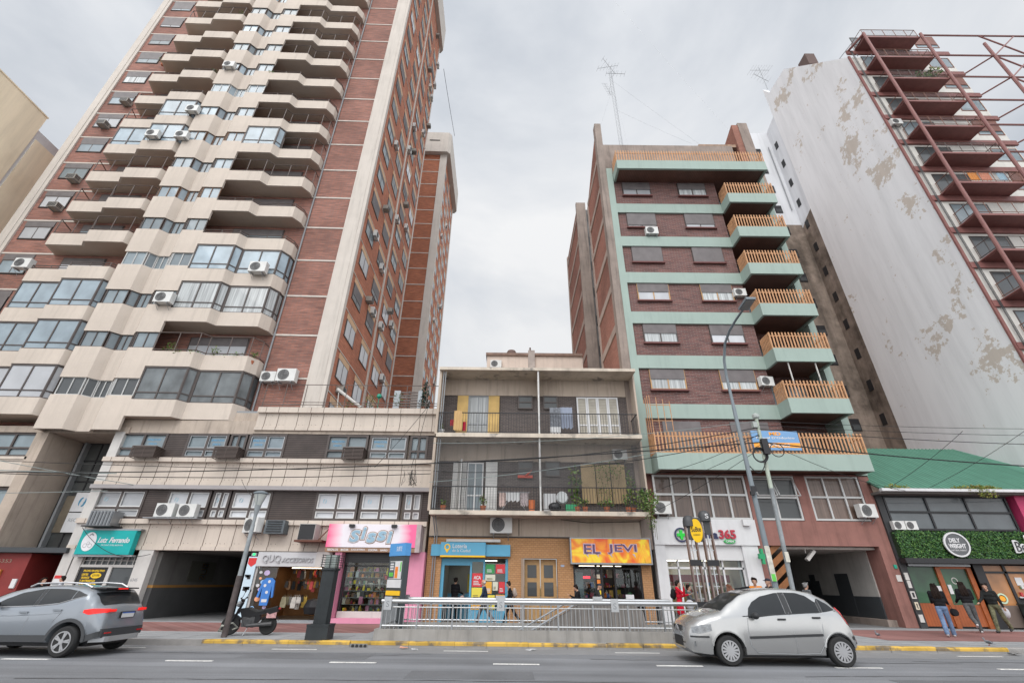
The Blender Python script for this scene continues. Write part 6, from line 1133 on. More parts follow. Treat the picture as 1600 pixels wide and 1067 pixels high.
shelf = MB(); shelf.box(-16.3, 21.5, 4.03, -13.9, 22, 4.07); tag(shelf.build('wall_shelf', greyp), 'grey metal shelf under the pair of air conditioners above the garage', 'shelf')
def cage(x0, x1, z0, z1, y, label):
    t = thing('louvred_air_conditioner', label, 'air conditioner', ((x0+x1)/2, 22, z0), group='slatted cages on the office base'); b = MB(); n = 9
    for i in range(n): z = z0 + (z1-z0)*i/(n-1); b.box(x0, y, z-.015, x1, y+.02, z+.015); b.box(x0, y+.02, z-.015, x0+.02, 22.1, z+.015); b.box(x1-.02, y+.02, z-.015, x1, 22.1, z+.015)
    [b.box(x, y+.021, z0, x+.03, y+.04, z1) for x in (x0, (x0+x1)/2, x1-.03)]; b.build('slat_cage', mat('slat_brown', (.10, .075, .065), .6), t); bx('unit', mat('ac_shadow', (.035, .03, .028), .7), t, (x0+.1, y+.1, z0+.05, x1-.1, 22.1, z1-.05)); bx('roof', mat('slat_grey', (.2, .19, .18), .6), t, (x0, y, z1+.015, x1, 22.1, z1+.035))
cage(-18.0, -16.85, 6.72, 7.22, 21.45, 'brown slatted air conditioner cage, left one on the upper window band'); cage(-14.1, -12.95, 6.72, 7.22, 21.45, 'brown slatted air conditioner cage, middle one on the upper window band'); cage(-8.0, -7.0, 6.74, 7.26, 21.45, 'brown slatted air conditioner cage, right one on the upper window band')
t = thing('finned_air_conditioner', 'silver vertically finned air conditioner above the teal optician sign', 'air conditioner', (-18.1, 22, 3.65)); bx('casing', steel, t, (-18.6, 21.4, 3.7, -17.55, 22, 4.3)); b = MB(); [b.box(-18.55+i*.15, 21.37, 3.72, -18.48+i*.15, 21.4, 4.28) for i in range(7)]; b.build('fin', P_('fin_dark', (.12, .13, .14)), t); bx('bracket', black, t, (-18.7, 21.3, 3.64, -17.4, 22, 3.69))
t = thing('dark_louvred_unit', 'dark grey louvred air conditioner right of the lantern post', 'air conditioner', (-10.4, 22, 3.45)); bx('casing', P_('slate', (.09, .105, .115)), t, (-10.8, 21.5, 3.45, -9.95, 22, 4.0)); b = MB(); [b.box(-10.7, 21.47, 3.52+i*.1, -10.05, 21.5, 3.56+i*.1) for i in range(5)]; b.build('louvre', black, t)
t = thing('rusty_air_conditioner', 'old black-fronted air conditioner with pale side on a rusty bracket', 'air conditioner', (-8.75, 22, 3.15)); bx('casing', offwhite, t, (-9.2, 21.35, 3.2, -8.5, 22, 3.85)); bx('grille', black, t, (-9.18, 21.33, 3.22, -8.52, 21.35, 3.83)); b = MB(); b.box(-9.3, 21.3, 3.12, -8.1, 22, 3.2); b.tube((-8.3, 21.4, 3.2), (-7.9, 21.95, 3.95), .025); b.build('bracket', mat('rust', (.12, .05, .035), .9), t)
# ================================================================ street furniture
lampgrey = mat('lamp_grey', (.17, .20, .22), .5, .08, 2); polem = mat('pole_worn', (.24, .26, .27), .6, .25, 3, streak=.3)
t = thing('lantern_post', 'grey lantern post with rusty lower shaft and flared glass lantern head', 'street lamp', (-8.38, 15.9, .15))
MB().lathe([(.085, 0), (.085, 1.6)], (-8.38, 15.9, .15), 12).build('lower_shaft', mat('pole_rust', (.075, .06, .058), .8, .4, 5), t, smooth=True); MB().lathe([(.07, 1.6), (.062, 3.05), (.05, 3.1), (.05, 3.35), (.1, 3.65), (.1, 3.68)], (-8.38, 15.9, .15), 12).build('upper_shaft', polem, t, smooth=True)
b = MB(); b.lathe([(.1, 3.68), (.2, 4.02)], (-8.38, 15.9, .15), 12); b.build('lantern_glass', glass('lantern', (.40, .42, .40)), t); b = MB(); b.lathe([(.2, 4.02), (.23, 4.04), (.23, 4.08), (.1, 4.13), (.02, 4.14)], (-8.38, 15.9, .15), 14); [b.tube((-8.38+.1*math.cos(a), 15.9+.1*math.sin(a), 3.83), (-8.38+.2*math.cos(a), 15.9+.2*math.sin(a), 4.17), .01, n=4) for a in (0, 1.57, 3.14, 4.71)]; b.build('lantern_cap', lampgrey, t, smooth=True)
t = thing('black_column', 'stout black metal column with square base and barred cage on its top', 'column', (-5.45, 15.55, .15)); colm = mat('column_black', (.018, .022, .024), .5, .3, 3, streak=.2)
MB().prism([(-5.78, 15.3), (-5.16, 15.3), (-5.16, 15.85), (-5.78, 15.85)], .15, .48).build('base', colm, t); b = MB(); b.box(-5.79, 15.29, .48, -5.15, 15.86, .53); b.lathe([(.25, .53), (.25, 1.9), (.29, 1.92), (.29, 1.98)], (-5.47, 15.56, 0), 8); b.build('shaft', colm, t)
b = MB(); [b.box(-5.72, 15.3+j*.5, 2.0+i*.065, -5.2, 15.315+j*.5, 2.012+i*.065) for i in range(6) for j in (0, 1)]; [b.box(-5.72+j*.5, 15.3, 2.0+i*.065, -5.705+j*.5, 15.81, 2.012+i*.065) for i in range(6) for j in (0, 1)]; [b.box(x, y, 1.98, x+.02, y+.02, 2.35) for x in (-5.7, -5.46, -5.22) for y in (15.32, 15.79)]
b.build('cage', black, t); bx('cage_glass', glass('cage_glass', (.25, .29, .27)), t, (-5.62, 15.38, 1.98, -5.3, 15.74, 2.33))
t = thing('advert_stand', 'tall dark advertising stand with blue top and yellow foot panel', 'advertising stand', (-3.95, 18.0, .15)); AR = Matrix.Rotation(R(-42), 3, 'Z')
def arot(mb): mb.v = [tuple(AR @ (Vector(p) - Vector((-3.95, 18, 0))) + Vector((-3.95, 18, 0))) for p in mb.v]; return mb
arot(MB().box(-4.4, 17.9, .15, -3.5, 18.1, 2.45)).build('frame', mat('stand_dark', (.05, .06, .065), .5), t); arot(MB().box(-4.42, 17.88, 2.45, -3.48, 18.12, 2.86)).build('blue_top', mat('stand_blue', (.08, .28, .58), .5), t)
arot(MB().box(-4.3, 17.885, 1.72, -3.6, 17.9, 2.28)).build('poster', white, t); arot(MB().box(-4.3, 17.88, 1.74, -4.0, 17.885, 2.26)).build('poster_text_panel', P_('slate', (.09, .105, .115)), t); b = MB(); [b.box(-4.25, 17.872, 2.0+i*.08, -4.06, 17.88, 2.05+i*.08) for i in range(3)]; arot(b).build('poster_line', white, t)
b = MB(); b.box(-4.28, 17.872, 1.8, -4.05, 17.88, 1.92); b.box(-3.68, 17.878, 1.95, -3.62, 17.885, 2.25); arot(b).build('green_patch', P_('lime', (.12, .5, .08)), t); b = MB(); b.box(-3.95, 17.872, 1.75, -3.8, 17.885, 2.1); arot(b).build('figure_patch', P_('orange', (.75, .22, .03)), t)
arot(MB().box(-4.35, 17.875, 1.45, -3.55, 17.9, 1.7)).build('white_panel', white, t); arot(MB().box(-4.35, 17.87, 1.22, -3.55, 17.9, 1.36)).build('yellow_panel', mat('pin_yellow', (.85, .50, .02), .5), t); arot(put_text(MB(), 'SUBTE', ((-4.3, 17.88), (1, 0), (0, -1)), .3, .62, 2.6, 2.75, 0, thick=.004)).build('lettering', white, t)
# subway entrance
t = thing('subway_railing', 'long steel tube railing on a concrete kerb round the subway stairs', 'railing', (1, 16.6, .15)); stainless = mat('stainless', (.46, .47, .48), .3, .06, 2, metal=.75); concr = mat('parapet_concrete', (.27, .26, .245), .9, .15, 1.2, streak=.4)
RX0, RX1, RY0, RY1 = -3.75, 5.6, 15.62, 18.2
b = MB(); b.box(RX0-.15, RY0-.12, .1, RX1+.1, RY0+.12, .42); b.box(RX0-.15, RY1-.12, .1, RX1+.1, RY1+.12, .42); b.box(RX0-.15, RY0+.12, .1, RX0+.1, RY1-.12, .42); b.build('concrete_kerb', concr, t)
b = MB()
for y in (RY0, RY1):
    b.tube((RX0-.05, y, 1.12), (RX1, y, 1.12), .058, n=10); b.tube((RX0, y, .97), (RX1, y, .97), .016, n=5); b.tube((RX0, y, .5), (RX1, y, .5), .02, n=5)
b.tube((RX0, RY0, 1.12), (RX0, RY1, 1.12), .055, n=10); b.tube((RX0, RY0, .5), (RX0, RY1, .5), .02, n=5); b.build('handrail', stainless, t, smooth=True)
b = MB()
for y in (RY0, RY1):
    n = 72
    for i in range(n+1): x = RX0 + (RX1-RX0)*i/n; b.box(x-.008, y-.012, .42, x+.008, y+.012, .97) if i % 8 else b.box(x-.022, y-.03, .42, x+.022, y+.03, 1.1)
for i in range(1, 16): y = RY0 + (RY1-RY0)*i/16; b.box(RX0-.012, y-.008, .42, RX0+.012, y+.008, 1.05)
b.build('baluster', steel, t)['kind'] = 'stuff'
for x in (-3.6, -.25, 3.13):
    o = bx('letter_plate', stainless, t, (x-.11, RY0-.09, .9, x+.11, RY0-.065, 1.24)); lettering(t, 'S', FR(RY0-.09), x-.05, x+.05, .97, 1.13, 0, greyp, name='plate_lettering', thick=.006, bold=.01); bx('post_cap', stainless, t, (x-.22, RY1-.1, 1.1, x+.1, RY1+.1, 1.24))
st = thing('subway_stair_wall', 'corrugated grey stair enclosure with rounded end inside the subway railing', 'stair wall', (2.6, 17, .15)); prof_ = [(.6, .15), (2.3, 1.03), (3.2, 1.03), (4.15, 1.0), (4.4, .85), (4.45, .5), (4.3, .15)]
b = MB(); b.prismy(prof_, 17.3, 17.45); b.build('panel', stripes('corrugated_grey', (.19, .172, .158), (.13, .118, .108), 9, 0, .6, bump=.5), st); b = MB(); b.path([(.55, 17.28, .2), (2.28, 17.28, 1.08), (3.2, 17.28, 1.08)], .035, 6); b.path([(.2, 17.6, .2), (2.0, 17.6, 1.1)], .03, 6); b.build('stair_handrail', greyp, st)
bx('stair_wall', concr, st, (-3.4, 18.05, .142, 5.5, 18.08, .44))
t = thing('subway_totem', 'pair of steel ladder pylons with dark domed heads and yellow oval subway sign', 'sign', (6.45, 17.0, .15)); pinkst = mat('totem_steel', (.22, .17, .155), .4, .1, 2, metal=.4)
for cx in (6.27, 6.85):
    zt = 3.45 if cx < 6.5 else 3.62; b = MB()
    for x in (cx-.17, cx+.13): b.box(x, 16.95, .15, x+.05, 17.1, zt)
    b.build('upright', pinkst, t); b = MB(); [b.box(cx-.115, 17.0, .5+i*.36, cx+.125, 17.03, .53+i*.36) for i in range(9)]; b.box(cx-.02, 16.99, .15, cx+.02, 17.04, zt-.3); b.build('rung', stainless, t)
    b = MB(); b.lathe([(.02, .34), (.1, .33), (.17, .27), (.2, .15), (.2, -.02)][::-1], (cx, 17.02, zt), 16, 0); h_ = b.build('domed_head', mat('totem_dark', (.05, .052, .055), .45), t, smooth=True)
    bx('crossband', black, t, (cx-.2, 16.93, 2.2, cx+.2, 16.95, 2.38)); bx('foot_box', black, t, (cx-.2, 16.93, 1.0, cx+.2, 16.95, 1.15)); bx('neck', mat('totem_dark', (.05, .052, .055), .45), t, (cx-.09, 16.94, zt-.45, cx+.12, 17.0, zt))
lettering(t, 'S', FR(16.82), 6.8, 6.92, 3.68, 3.84, 0, white, thick=.01, bold=.02); bx('dark_box', mat('totem_dark', (.05, .052, .055), .45), t, (6.4, 16.95, 2.95, 6.68, 17.1, 3.72))
FY = frame((6.36, 16.86), (6.60, 16.62))[0]; b = MB(); disc(b, ((6.42, 16.8), FY[1], FY[2]), 0, 3.28, .21, .38, 0, 0, 28, .03); b.build('yellow_oval', mat('subte_yellow', (.82, .50, .01), .5), t); b = MB(); put_text(b, 'SuBte', ((6.42, 16.8), FY[1], FY[2]), -.17, .17, 3.24, 3.4, .03, thick=.004, bold=.02); put_text(b, 'INGRESO', ((6.42, 16.8), FY[1], FY[2]), -.12, .12, 3.12, 3.17, .03, thick=.004); b.build('lettering', black, t)
t = thing('street_lamp', 'tall slim grey street lamp with curved arm and flat square head', 'street lamp', (8.22, 15.9, .15)); b = MB(); b.lathe([(.09, 0), (.085, 3), (.065, 7.3), (.055, 7.35), (.05, 8.6)], (8.22, 15.9, .15), 12); b.build('pole', lampgrey, t, smooth=True)
pts = [(8.22, 15.9, 8.7), (8.22, 15.8, 9.3), (8.22, 15.45, 9.85), (8.25, 14.95, 10.15), (8.28, 14.35, 10.3), (8.3, 13.75, 10.38)]; MB().path(pts, [.055, .052, .05, .046, .043, .04], 8).build('arm', lampgrey, t, smooth=True)
b = MB(); b.obox((8.3, 13.5, 10.42), ((1, 0, 0), (0, 1, -.1), (0, .1, 1)), (.17, .32, .045)); b.build('lamp_head', lampgrey, t); b = MB(); b.obox((8.3, 13.5, 10.37), ((1, 0, 0), (0, 1, -.1), (0, .1, 1)), (.13, .26, .012)); b.build('lamp_glass', glass('lamp_lens', (.35, .36, .36)), t)
b = MB(); b.box(8.05, 15.74, 4.3, 8.2, 15.82, 4.42); b.box(8.12, 15.78, 4.42, 8.3, 15.82, 4.6); b.build('camera_bracket', black, t); b = MB(); b.box(8.1, 15.78, 1.75, 8.26, 15.79, 2.75); b.build('sticker', mat('sticker_pale', (.50, .48, .42), .7, .3, 7), t); bx('green_sticker', P_('lime', (.12, .5, .08)), t, (8.12, 15.775, 1.75, 8.24, 15.78, 1.95))
t = thing('utility_pole', 'worn grey utility pole with pale green top carrying cable coils and a splice box', 'utility pole', (8.85, 16.2, .15)); b = MB(); b.tube((8.85, 16.2, .15), (9.02, 16.2, 4.6), .075, .07, 10); b.build('lower_pole', polem, t, smooth=True); b = MB(); b.tube((9.02, 16.2, 4.6), (9.12, 16.2, 7.1), .07, .06, 10); b.build('upper_pole', mat('pole_mint', (.38, .43, .36), .7, .3, 4), t, smooth=True)
b = MB(); b.box(9.0, 16.0, 5.75, 9.22, 16.12, 6.3); b.build('splice_box', black, t); b = MB(); b.lathe([(.08, 0), (.12, .05), (.12, .15), (.02, .22)], (9.12, 16.2, 7.1), 10); b.box(8.9, 16.1, 6.75, 9.05, 16.25, 6.95); b.build('insulator', mat('insulator', (.35, .38, .36), .5), t)
b = MB()
for cx, cz, r_, n in ((8.86, 5.72, .27, 4), (9.5, 5.9, .24, 1)):
    for j in range(n): b.path([(cx + (r_-.018*j)*math.cos(a*math.pi/9), 16.05+.02*j, cz + (r_-.018*j)*math.sin(a*math.pi/9)) for a in range(19)], .016, 5)
b.build('cable_coil', black, t); bx('sticker', mat('sticker_pale', (.50, .48, .42), .7, .3, 7), t, (8.87, 16.1, 2.3, 9.0, 16.11, 2.6))
# ================================================================ overhead cables
cabm = mat('cable_black', (.012, .012, .013), .6); cabg = mat('cable_grey', (.22, .26, .25), .6)
def cable(a, c, sag, r, label, m=None, n=14, grp='overhead cables'):
    a = Vector(a); c = Vector(c); pts = []
    for i in range(n+1): t_ = i/n; p = a.lerp(c, t_); p.z -= sag*4*t_*(1-t_); pts.append(p)
    return tag(MB().path(pts, r, 5).build('overhead_cable', m or cabm), label, 'cable', grp)
PT = (9.08, 16.1, 6.6)
for i, (a, c, sg_, r, lb, m) in enumerate([
    ((-30, 20, 5.75), (9.05, 16.15, 6.2), .55, .022, 'thick black cable sagging along the whole street to the utility pole', None),
    ((-30, 20.2, 5.95), (-3.7, 21.6, 6.1), .35, .018, 'black cable running from the left edge to the left corner of the balcony house', None),
    ((-30, 19.5, 6.35), (-3.7, 21.6, 6.25), .2, .014, 'thin black cable above the thicker one on the beige office base', None),
    ((-30, 18, 5.6), (-18.5, 21.8, 6.0), .05, .022, 'pale grey cable crossing the dark entrance recess high up', cabg),
    ((-24, 19, 6.4), (-17.5, 21.8, 5.5), .05, .014, 'slanting pale cable across the entrance recess', cabg),
    ((-30, 19, 4.6), (-18.5, 21.7, 5.2), .1, .014, 'low pale cable rising across the entrance recess', cabg),
    ((-3.6, 21.0, 6.5), (9.05, 16.15, 6.75), .35, .016, 'black cable from the balcony house corner to the utility pole', None),
    ((-3.6, 21.0, 6.1), (9.05, 16.15, 6.45), .5, .014, 'second black cable drooping across the lower balcony', None),
    ((-3.6, 20.7, 5.55), (9.05, 16.15, 6.6), .25, .012, 'thin cable rising to the right across the lower balcony', cabg),
    ((-3.6, 20.7, 7.3), (9.08, 16.15, 7.0), .25, .010, 'thin cable just below the upper balcony slab', cabg),
    ((9.1, 16.15, 6.2), (32, 19, 6.0), .35, .024, 'thick black cable running right over the green roof', None),
    ((9.1, 16.15, 6.7), (32, 18.5, 7.0), .3, .014, 'black cable running right in front of the white wall', None),
    ((9.1, 16.15, 6.85), (32, 18.6, 7.5), .25, .010, 'thin cable above the others on the right', None),
    ((9.1, 16.15, 7.0), (32, 18.6, 7.9), .25, .009, 'topmost thin cable on the right in front of the white wall', None),
    ((9.1, 16.15, 6.3), (18.2, 21.4, 5.5), .3, .010, 'slack cable dropping from the utility pole to the green roof gutter', None),
    ((19.5, 19, 7.6), (17.2, 21.3, 5.6), .1, .010, 'short slanting cable over the left of the green roof', None),
    ((22.5, 19, 7.8), (19.0, 21.3, 5.6), .1, .010, 'slanting cable over the middle of the green roof', None),
    ((6.4, 21.9, 6.2), (9.05, 16.15, 6.5), .25, .010, 'cable from the mint block corner to the utility pole', None),
    ((4.4, 21, 4.6), (9.0, 16.15, 6.1), .1, .009, 'thin cable fanning down from the utility pole to the lower balcony', None),
    ((6.0, 21, 4.3), (9.0, 16.15, 6.0), .1, .009, 'thin cable fanning down from the utility pole to the balcony end', None),
    ((9.05, 16.1, 5.6), (8.3, 15.9, 5.3), .35, .016, 'drooping loop of cable between lamp post and utility pole', None),
    ((-4.0, 21.5, 9.6), (-6.3, 21.3, 6.3), .1, .012, 'cable slanting down across the office base from the terrace corner', None),
    ((-3.9, 21.5, 11.0), (-4.6, 21.3, 6.3), .1, .012, 'cable hanging steeply by the left edge of the balcony house', None),
    ((-12.0, 20.8, 5.6), (-8.4, 16, 4.0), .15, .009, 'thin cable dropping to the lantern post', None),
    ((-18.6, 21.3, 3.6), (-15.6, 21.8, 2.6), .5, .012, 'cable drooping beside the teal optician sign', None)]): cable(a, c, sg_, r, lb, m)
b = MB(); rr_ = random.Random(6)
for _ in range(9): x = rr_.uniform(-5.2, -4.2); b.path([(x, 21.3, 6.2), (x+rr_.uniform(-.2, .2), 21.25, 5.8+rr_.uniform(-.3, 0)), (x+rr_.uniform(-.3, .3), 21.3, 5.5), (x+rr_.uniform(-.2, .3), 21.3, 6.1)], .008, 4)
tag(b.build('cable_tangle', cabm), 'tangle of thin cables at the right end of the office base', 'cable')
# ================================================================ roof antennas
t = thing('antenna_mast', 'tall lattice antenna mast with crossed aerials on the mint block roof', 'antenna', (8.6, 27, 32)); mx_, my_ = 9.45, 27.0; zb, zt = 26.2, 46.6; b = MB(); alum = mat('mast_grey', (.36, .37, .38), .4, metal=.4)
cor = [(mx_+.17*math.cos(a), my_+.17*math.sin(a)) for a in (.5, 2.6, 4.7)]
for x, y in cor: b.tube((x, y, zb), (x, y, zt), .018, n=4)
n = 44
for i in range(n):
    z0 = zb+(zt-zb)*i/n; z1 = zb+(zt-zb)*(i+1)/n
    for j in range(3): p, q = cor[j], cor[(j+1) % 3]; b.tube((*p, z0), (*q, z1), .008, n=3, cap=False)
b.build('lattice_mast', alum, t)
def yagi(cx, cy, cz, dx, dy, dz, ln, n, el, name='aerial'):
    b = MB(); d = Vector((dx, dy, dz)).normalized(); c = Vector((cx, cy, cz)); a0 = c-d*ln/2; a1 = c+d*ln/2; b.tube(a0, a1, .022, n=5); s = d.cross(Vector((0, 0, 1))).normalized() if abs(d.z) < .8 else Vector((1, 0, 0))
    for i in range(n): p = a0.lerp(a1, i/(n-1)); b.tube(p-s*el, p+s*el, .008, n=3)
    return b.build(name, alum, t)
yagi(9.2, 26.8, 46.8, .9, .2, .55, 2.6, 7, .3); yagi(9.9, 26.9, 45.9, 1, .1, .12, 1.9, 6, .3); yagi(9.4, 27, 47.3, .6, .3, -.75, 2.0, 6, .3); yagi(8.9, 26.9, 43.4, .3, .1, -.9, 1.6, 8, .28); b = MB(); b.tube((9.45, 26.9, 45.6), (9.0, 26.9, 42.8), .02, n=4); b.build('aerial_arm', alum, t)
for i, (e_, lb) in enumerate((((17.0, 26, 33), 'thin guy wire from the mast top down to the brick flue'), ((14.5, 25, 33.4), 'thin guy wire from the middle of the mast down to the roof'), ((10.2, 27, 32), 'steep guy wire close beside the mast'), ((6.3, 24, 32), 'thin guy wire from the mast to the left corner pier'))): cable((9.45, 27, (45, 40.5, 45, 44)[i]), e_, .1, .006, lb, alum, 8, 'guy wires of the mast')
cable((10.2, 30, 72), (18.2, 25, 34.4), .3, .007, 'long thin wire rising from the brick flue into the sky', alum, 8, 'guy wires of the mast'); cable((-9.8, 37.5, 64), (-9.6, 49, 65.2), .2, .03, 'thin wire hanging between the two brick towers', cabm, 8, 'guy wires of the mast')
t = thing('roof_aerial', 'small roof aerial beside the back corner of the white wall tower', 'antenna', (27.9, 30.9, 51)); b = MB(); b.tube((27.9, 30.9, 50), (27.9, 30.9, 54), .04, n=5); b.build('mast', alum, t); yagi(27.9, 30.9, 53.4, 1, .2, .35, 2.8, 8, .6); yagi(27.7, 30.9, 52.0, .9, .2, -.4, 1.8, 6, .5)
# ================================================================ terrace and balcony plants of the tower base
gy = 'plants on the office base terrace'
plant(-7.4, 22.6, 9.3, .9, .3, 60, 'straggly potted plant left on the terrace', group=gy, seed=8); plant(-5.95, 22.6, 9.3, 1.1, .25, 90, 'tall yellowish potted plant in the middle of the terrace', group=gy, seed=9); plant(-8.6, 22.6, 9.3, .6, .3, 50, 'low reddish potted plant near the terrace awning', group=gy, seed=10)
t = thing('conifer', 'small dark conifer in a pot at the right end of the terrace', 'plant', (-4.6, 22.6, 9.3)); b = MB(); [b.leaves((-4.6, 22.6, 9.75+i*.16), (.34-.035*i, .3-.03*i, .12), 60-5*i, .13, 0, 2) for i in range(9)]; b.build('foliage', [mat('conifer_a', (.02, .04, .03), .7), mat('conifer_b', (.035, .06, .04), .7)], t); MB().lathe([(.14, 0), (.18, .3), (.02, .3)], (-4.6, 22.6, 9.3), 10).build('pot', pot_m, t)
t = thing('slatted_panel', 'dark brown slatted screen with grey end panels on the terrace', 'screen', (-5.2, 22.5, 9.3)); b = MB(); [b.box(-5.85+.0, 22.5, 9.4+i*.15, -4.95, 22.54, 9.48+i*.15) for i in range(8)]; b.box(-5.45, 22.54, 9.3, -5.38, 22.58, 10.6); b.build('slat', railm, t); bx('grey_panel', mat('panel_bluegrey', (.35, .38, .40), .6), t, (-6.2, 22.52, 9.3, -5.87, 22.56, 10.6)); bx('grey_panel', mat('panel_bluegrey', (.35, .38, .40), .6), t, (-4.93, 22.52, 9.3, -4.72, 22.56, 10.6))
b = MB(); b.tube((-9.2, 22.4, 10.6), (-7.8, 22.4, 9.6), .08, n=8); b.tube((-9.1, 22.4, 10.4), (-9.0, 22.4, 9.3), .025, n=5); tag(b.build('rolled_awning', offwhite), 'rolled pale awning propped on the terrace by the tower pillar', 'awning')
b = MB(); b.lathe([(.02, .75), (.14, .85), (.1, 1.0), (.02, 1.02)], (-7.0, 22.6, 9.4), 10); b.tube((-7.0, 22.6, 9.3), (-7.0, 22.6, 10.2), .02); tag(b.build('garden_light', mat('light_green', (.01, .25, .16), .5)), 'small green-topped stake on the terrace', 'garden light')
def bal_plants(k, items, g):
    z = zf(k)+.16
    for u, v, h, rad, n, lb in items: x, y, zz = tw(u, v, z+.35); plant(x, y, zz, h, rad, n, lb, pot=.13, group=g, seed=int(u*10), size=.12)
bal_plants(1, [(-8.2, -1.25, .75, .28, 70, 'tall potted plant at the left end of the flowered tower balcony'), (-7.6, -1.25, .25, .3, 50, 'low pale plant second from the left on the flowered balcony'), (-6.9, -1.2, .35, .35, 60, 'spreading plant in the middle of the flowered balcony'), (-6.0, -.9, .7, .25, 70, 'upright leafy plant right of the middle on the flowered balcony'), (-5.5, -.9, .25, .22, 40, 'small plant in an orange pot on the flowered balcony'), (-4.8, -.9, .3, .35, 60, 'low trough plant toward the right on the flowered balcony'), (-4.0, -.75, .55, .15, 40, 'slim plant in an orange pot at the right end of the flowered balcony')], 'pots on the flowered balcony')
bal_plants(11, [(-19.0, -.3, .5, .35, 70, 'bushy plant at the left end of a high left balcony')], 'pots on the high balconies'); bal_plants(13, [(-13.8, -1.2, .9, .3, 90, 'trailing plant at the right end of a high left balcony')], 'pots on the high balconies'); bal_plants(10, [(-9.0, -1.3, .35, .3, 60, 'yellow-green plant at the left end of a high right balcony'), (-13.6, -1.1, .6, .35, 80, 'green plant at the right end of the left balcony with glazing below')], 'pots on the high balconies')
# ================================================================ people
skin = mat('skin', (.46, .27, .19), .55, .06, 8); skin2 = mat('skin_tan', (.36, .20, .13), .55, .06, 8)
hairs = {'dark': mat('hair_dark', (.018, .013, .011), .5, .3, 20, spec=.15), 'white': mat('hair_white', (.45, .43, .41), .6, .2, 20), 'red': mat('hair_auburn', (.14, .045, .018), .5, .35, 16), 'brown': mat('hair_brown', (.016, .010, .008), .7, .3, 16, spec=.1), 'grey': mat('hair_grey', (.20, .20, .20), .6, .3, 20)}
shoe_w = mat('shoe_white', (.55, .55, .55), .6); shoe_d = mat('shoe_dark', (.02, .02, .02), .6); cloths = {}
def cl(n, c, v=.15, s=7): return mat('wear_' + n, c, .9, v, s, spec=.15)
def rot(v, p, r=0, y=0): return Matrix.Rotation(y, 3, 'Z') @ Matrix.Rotation(r, 3, 'Y') @ Matrix.Rotation(p, 3, 'X') @ Vector(v)
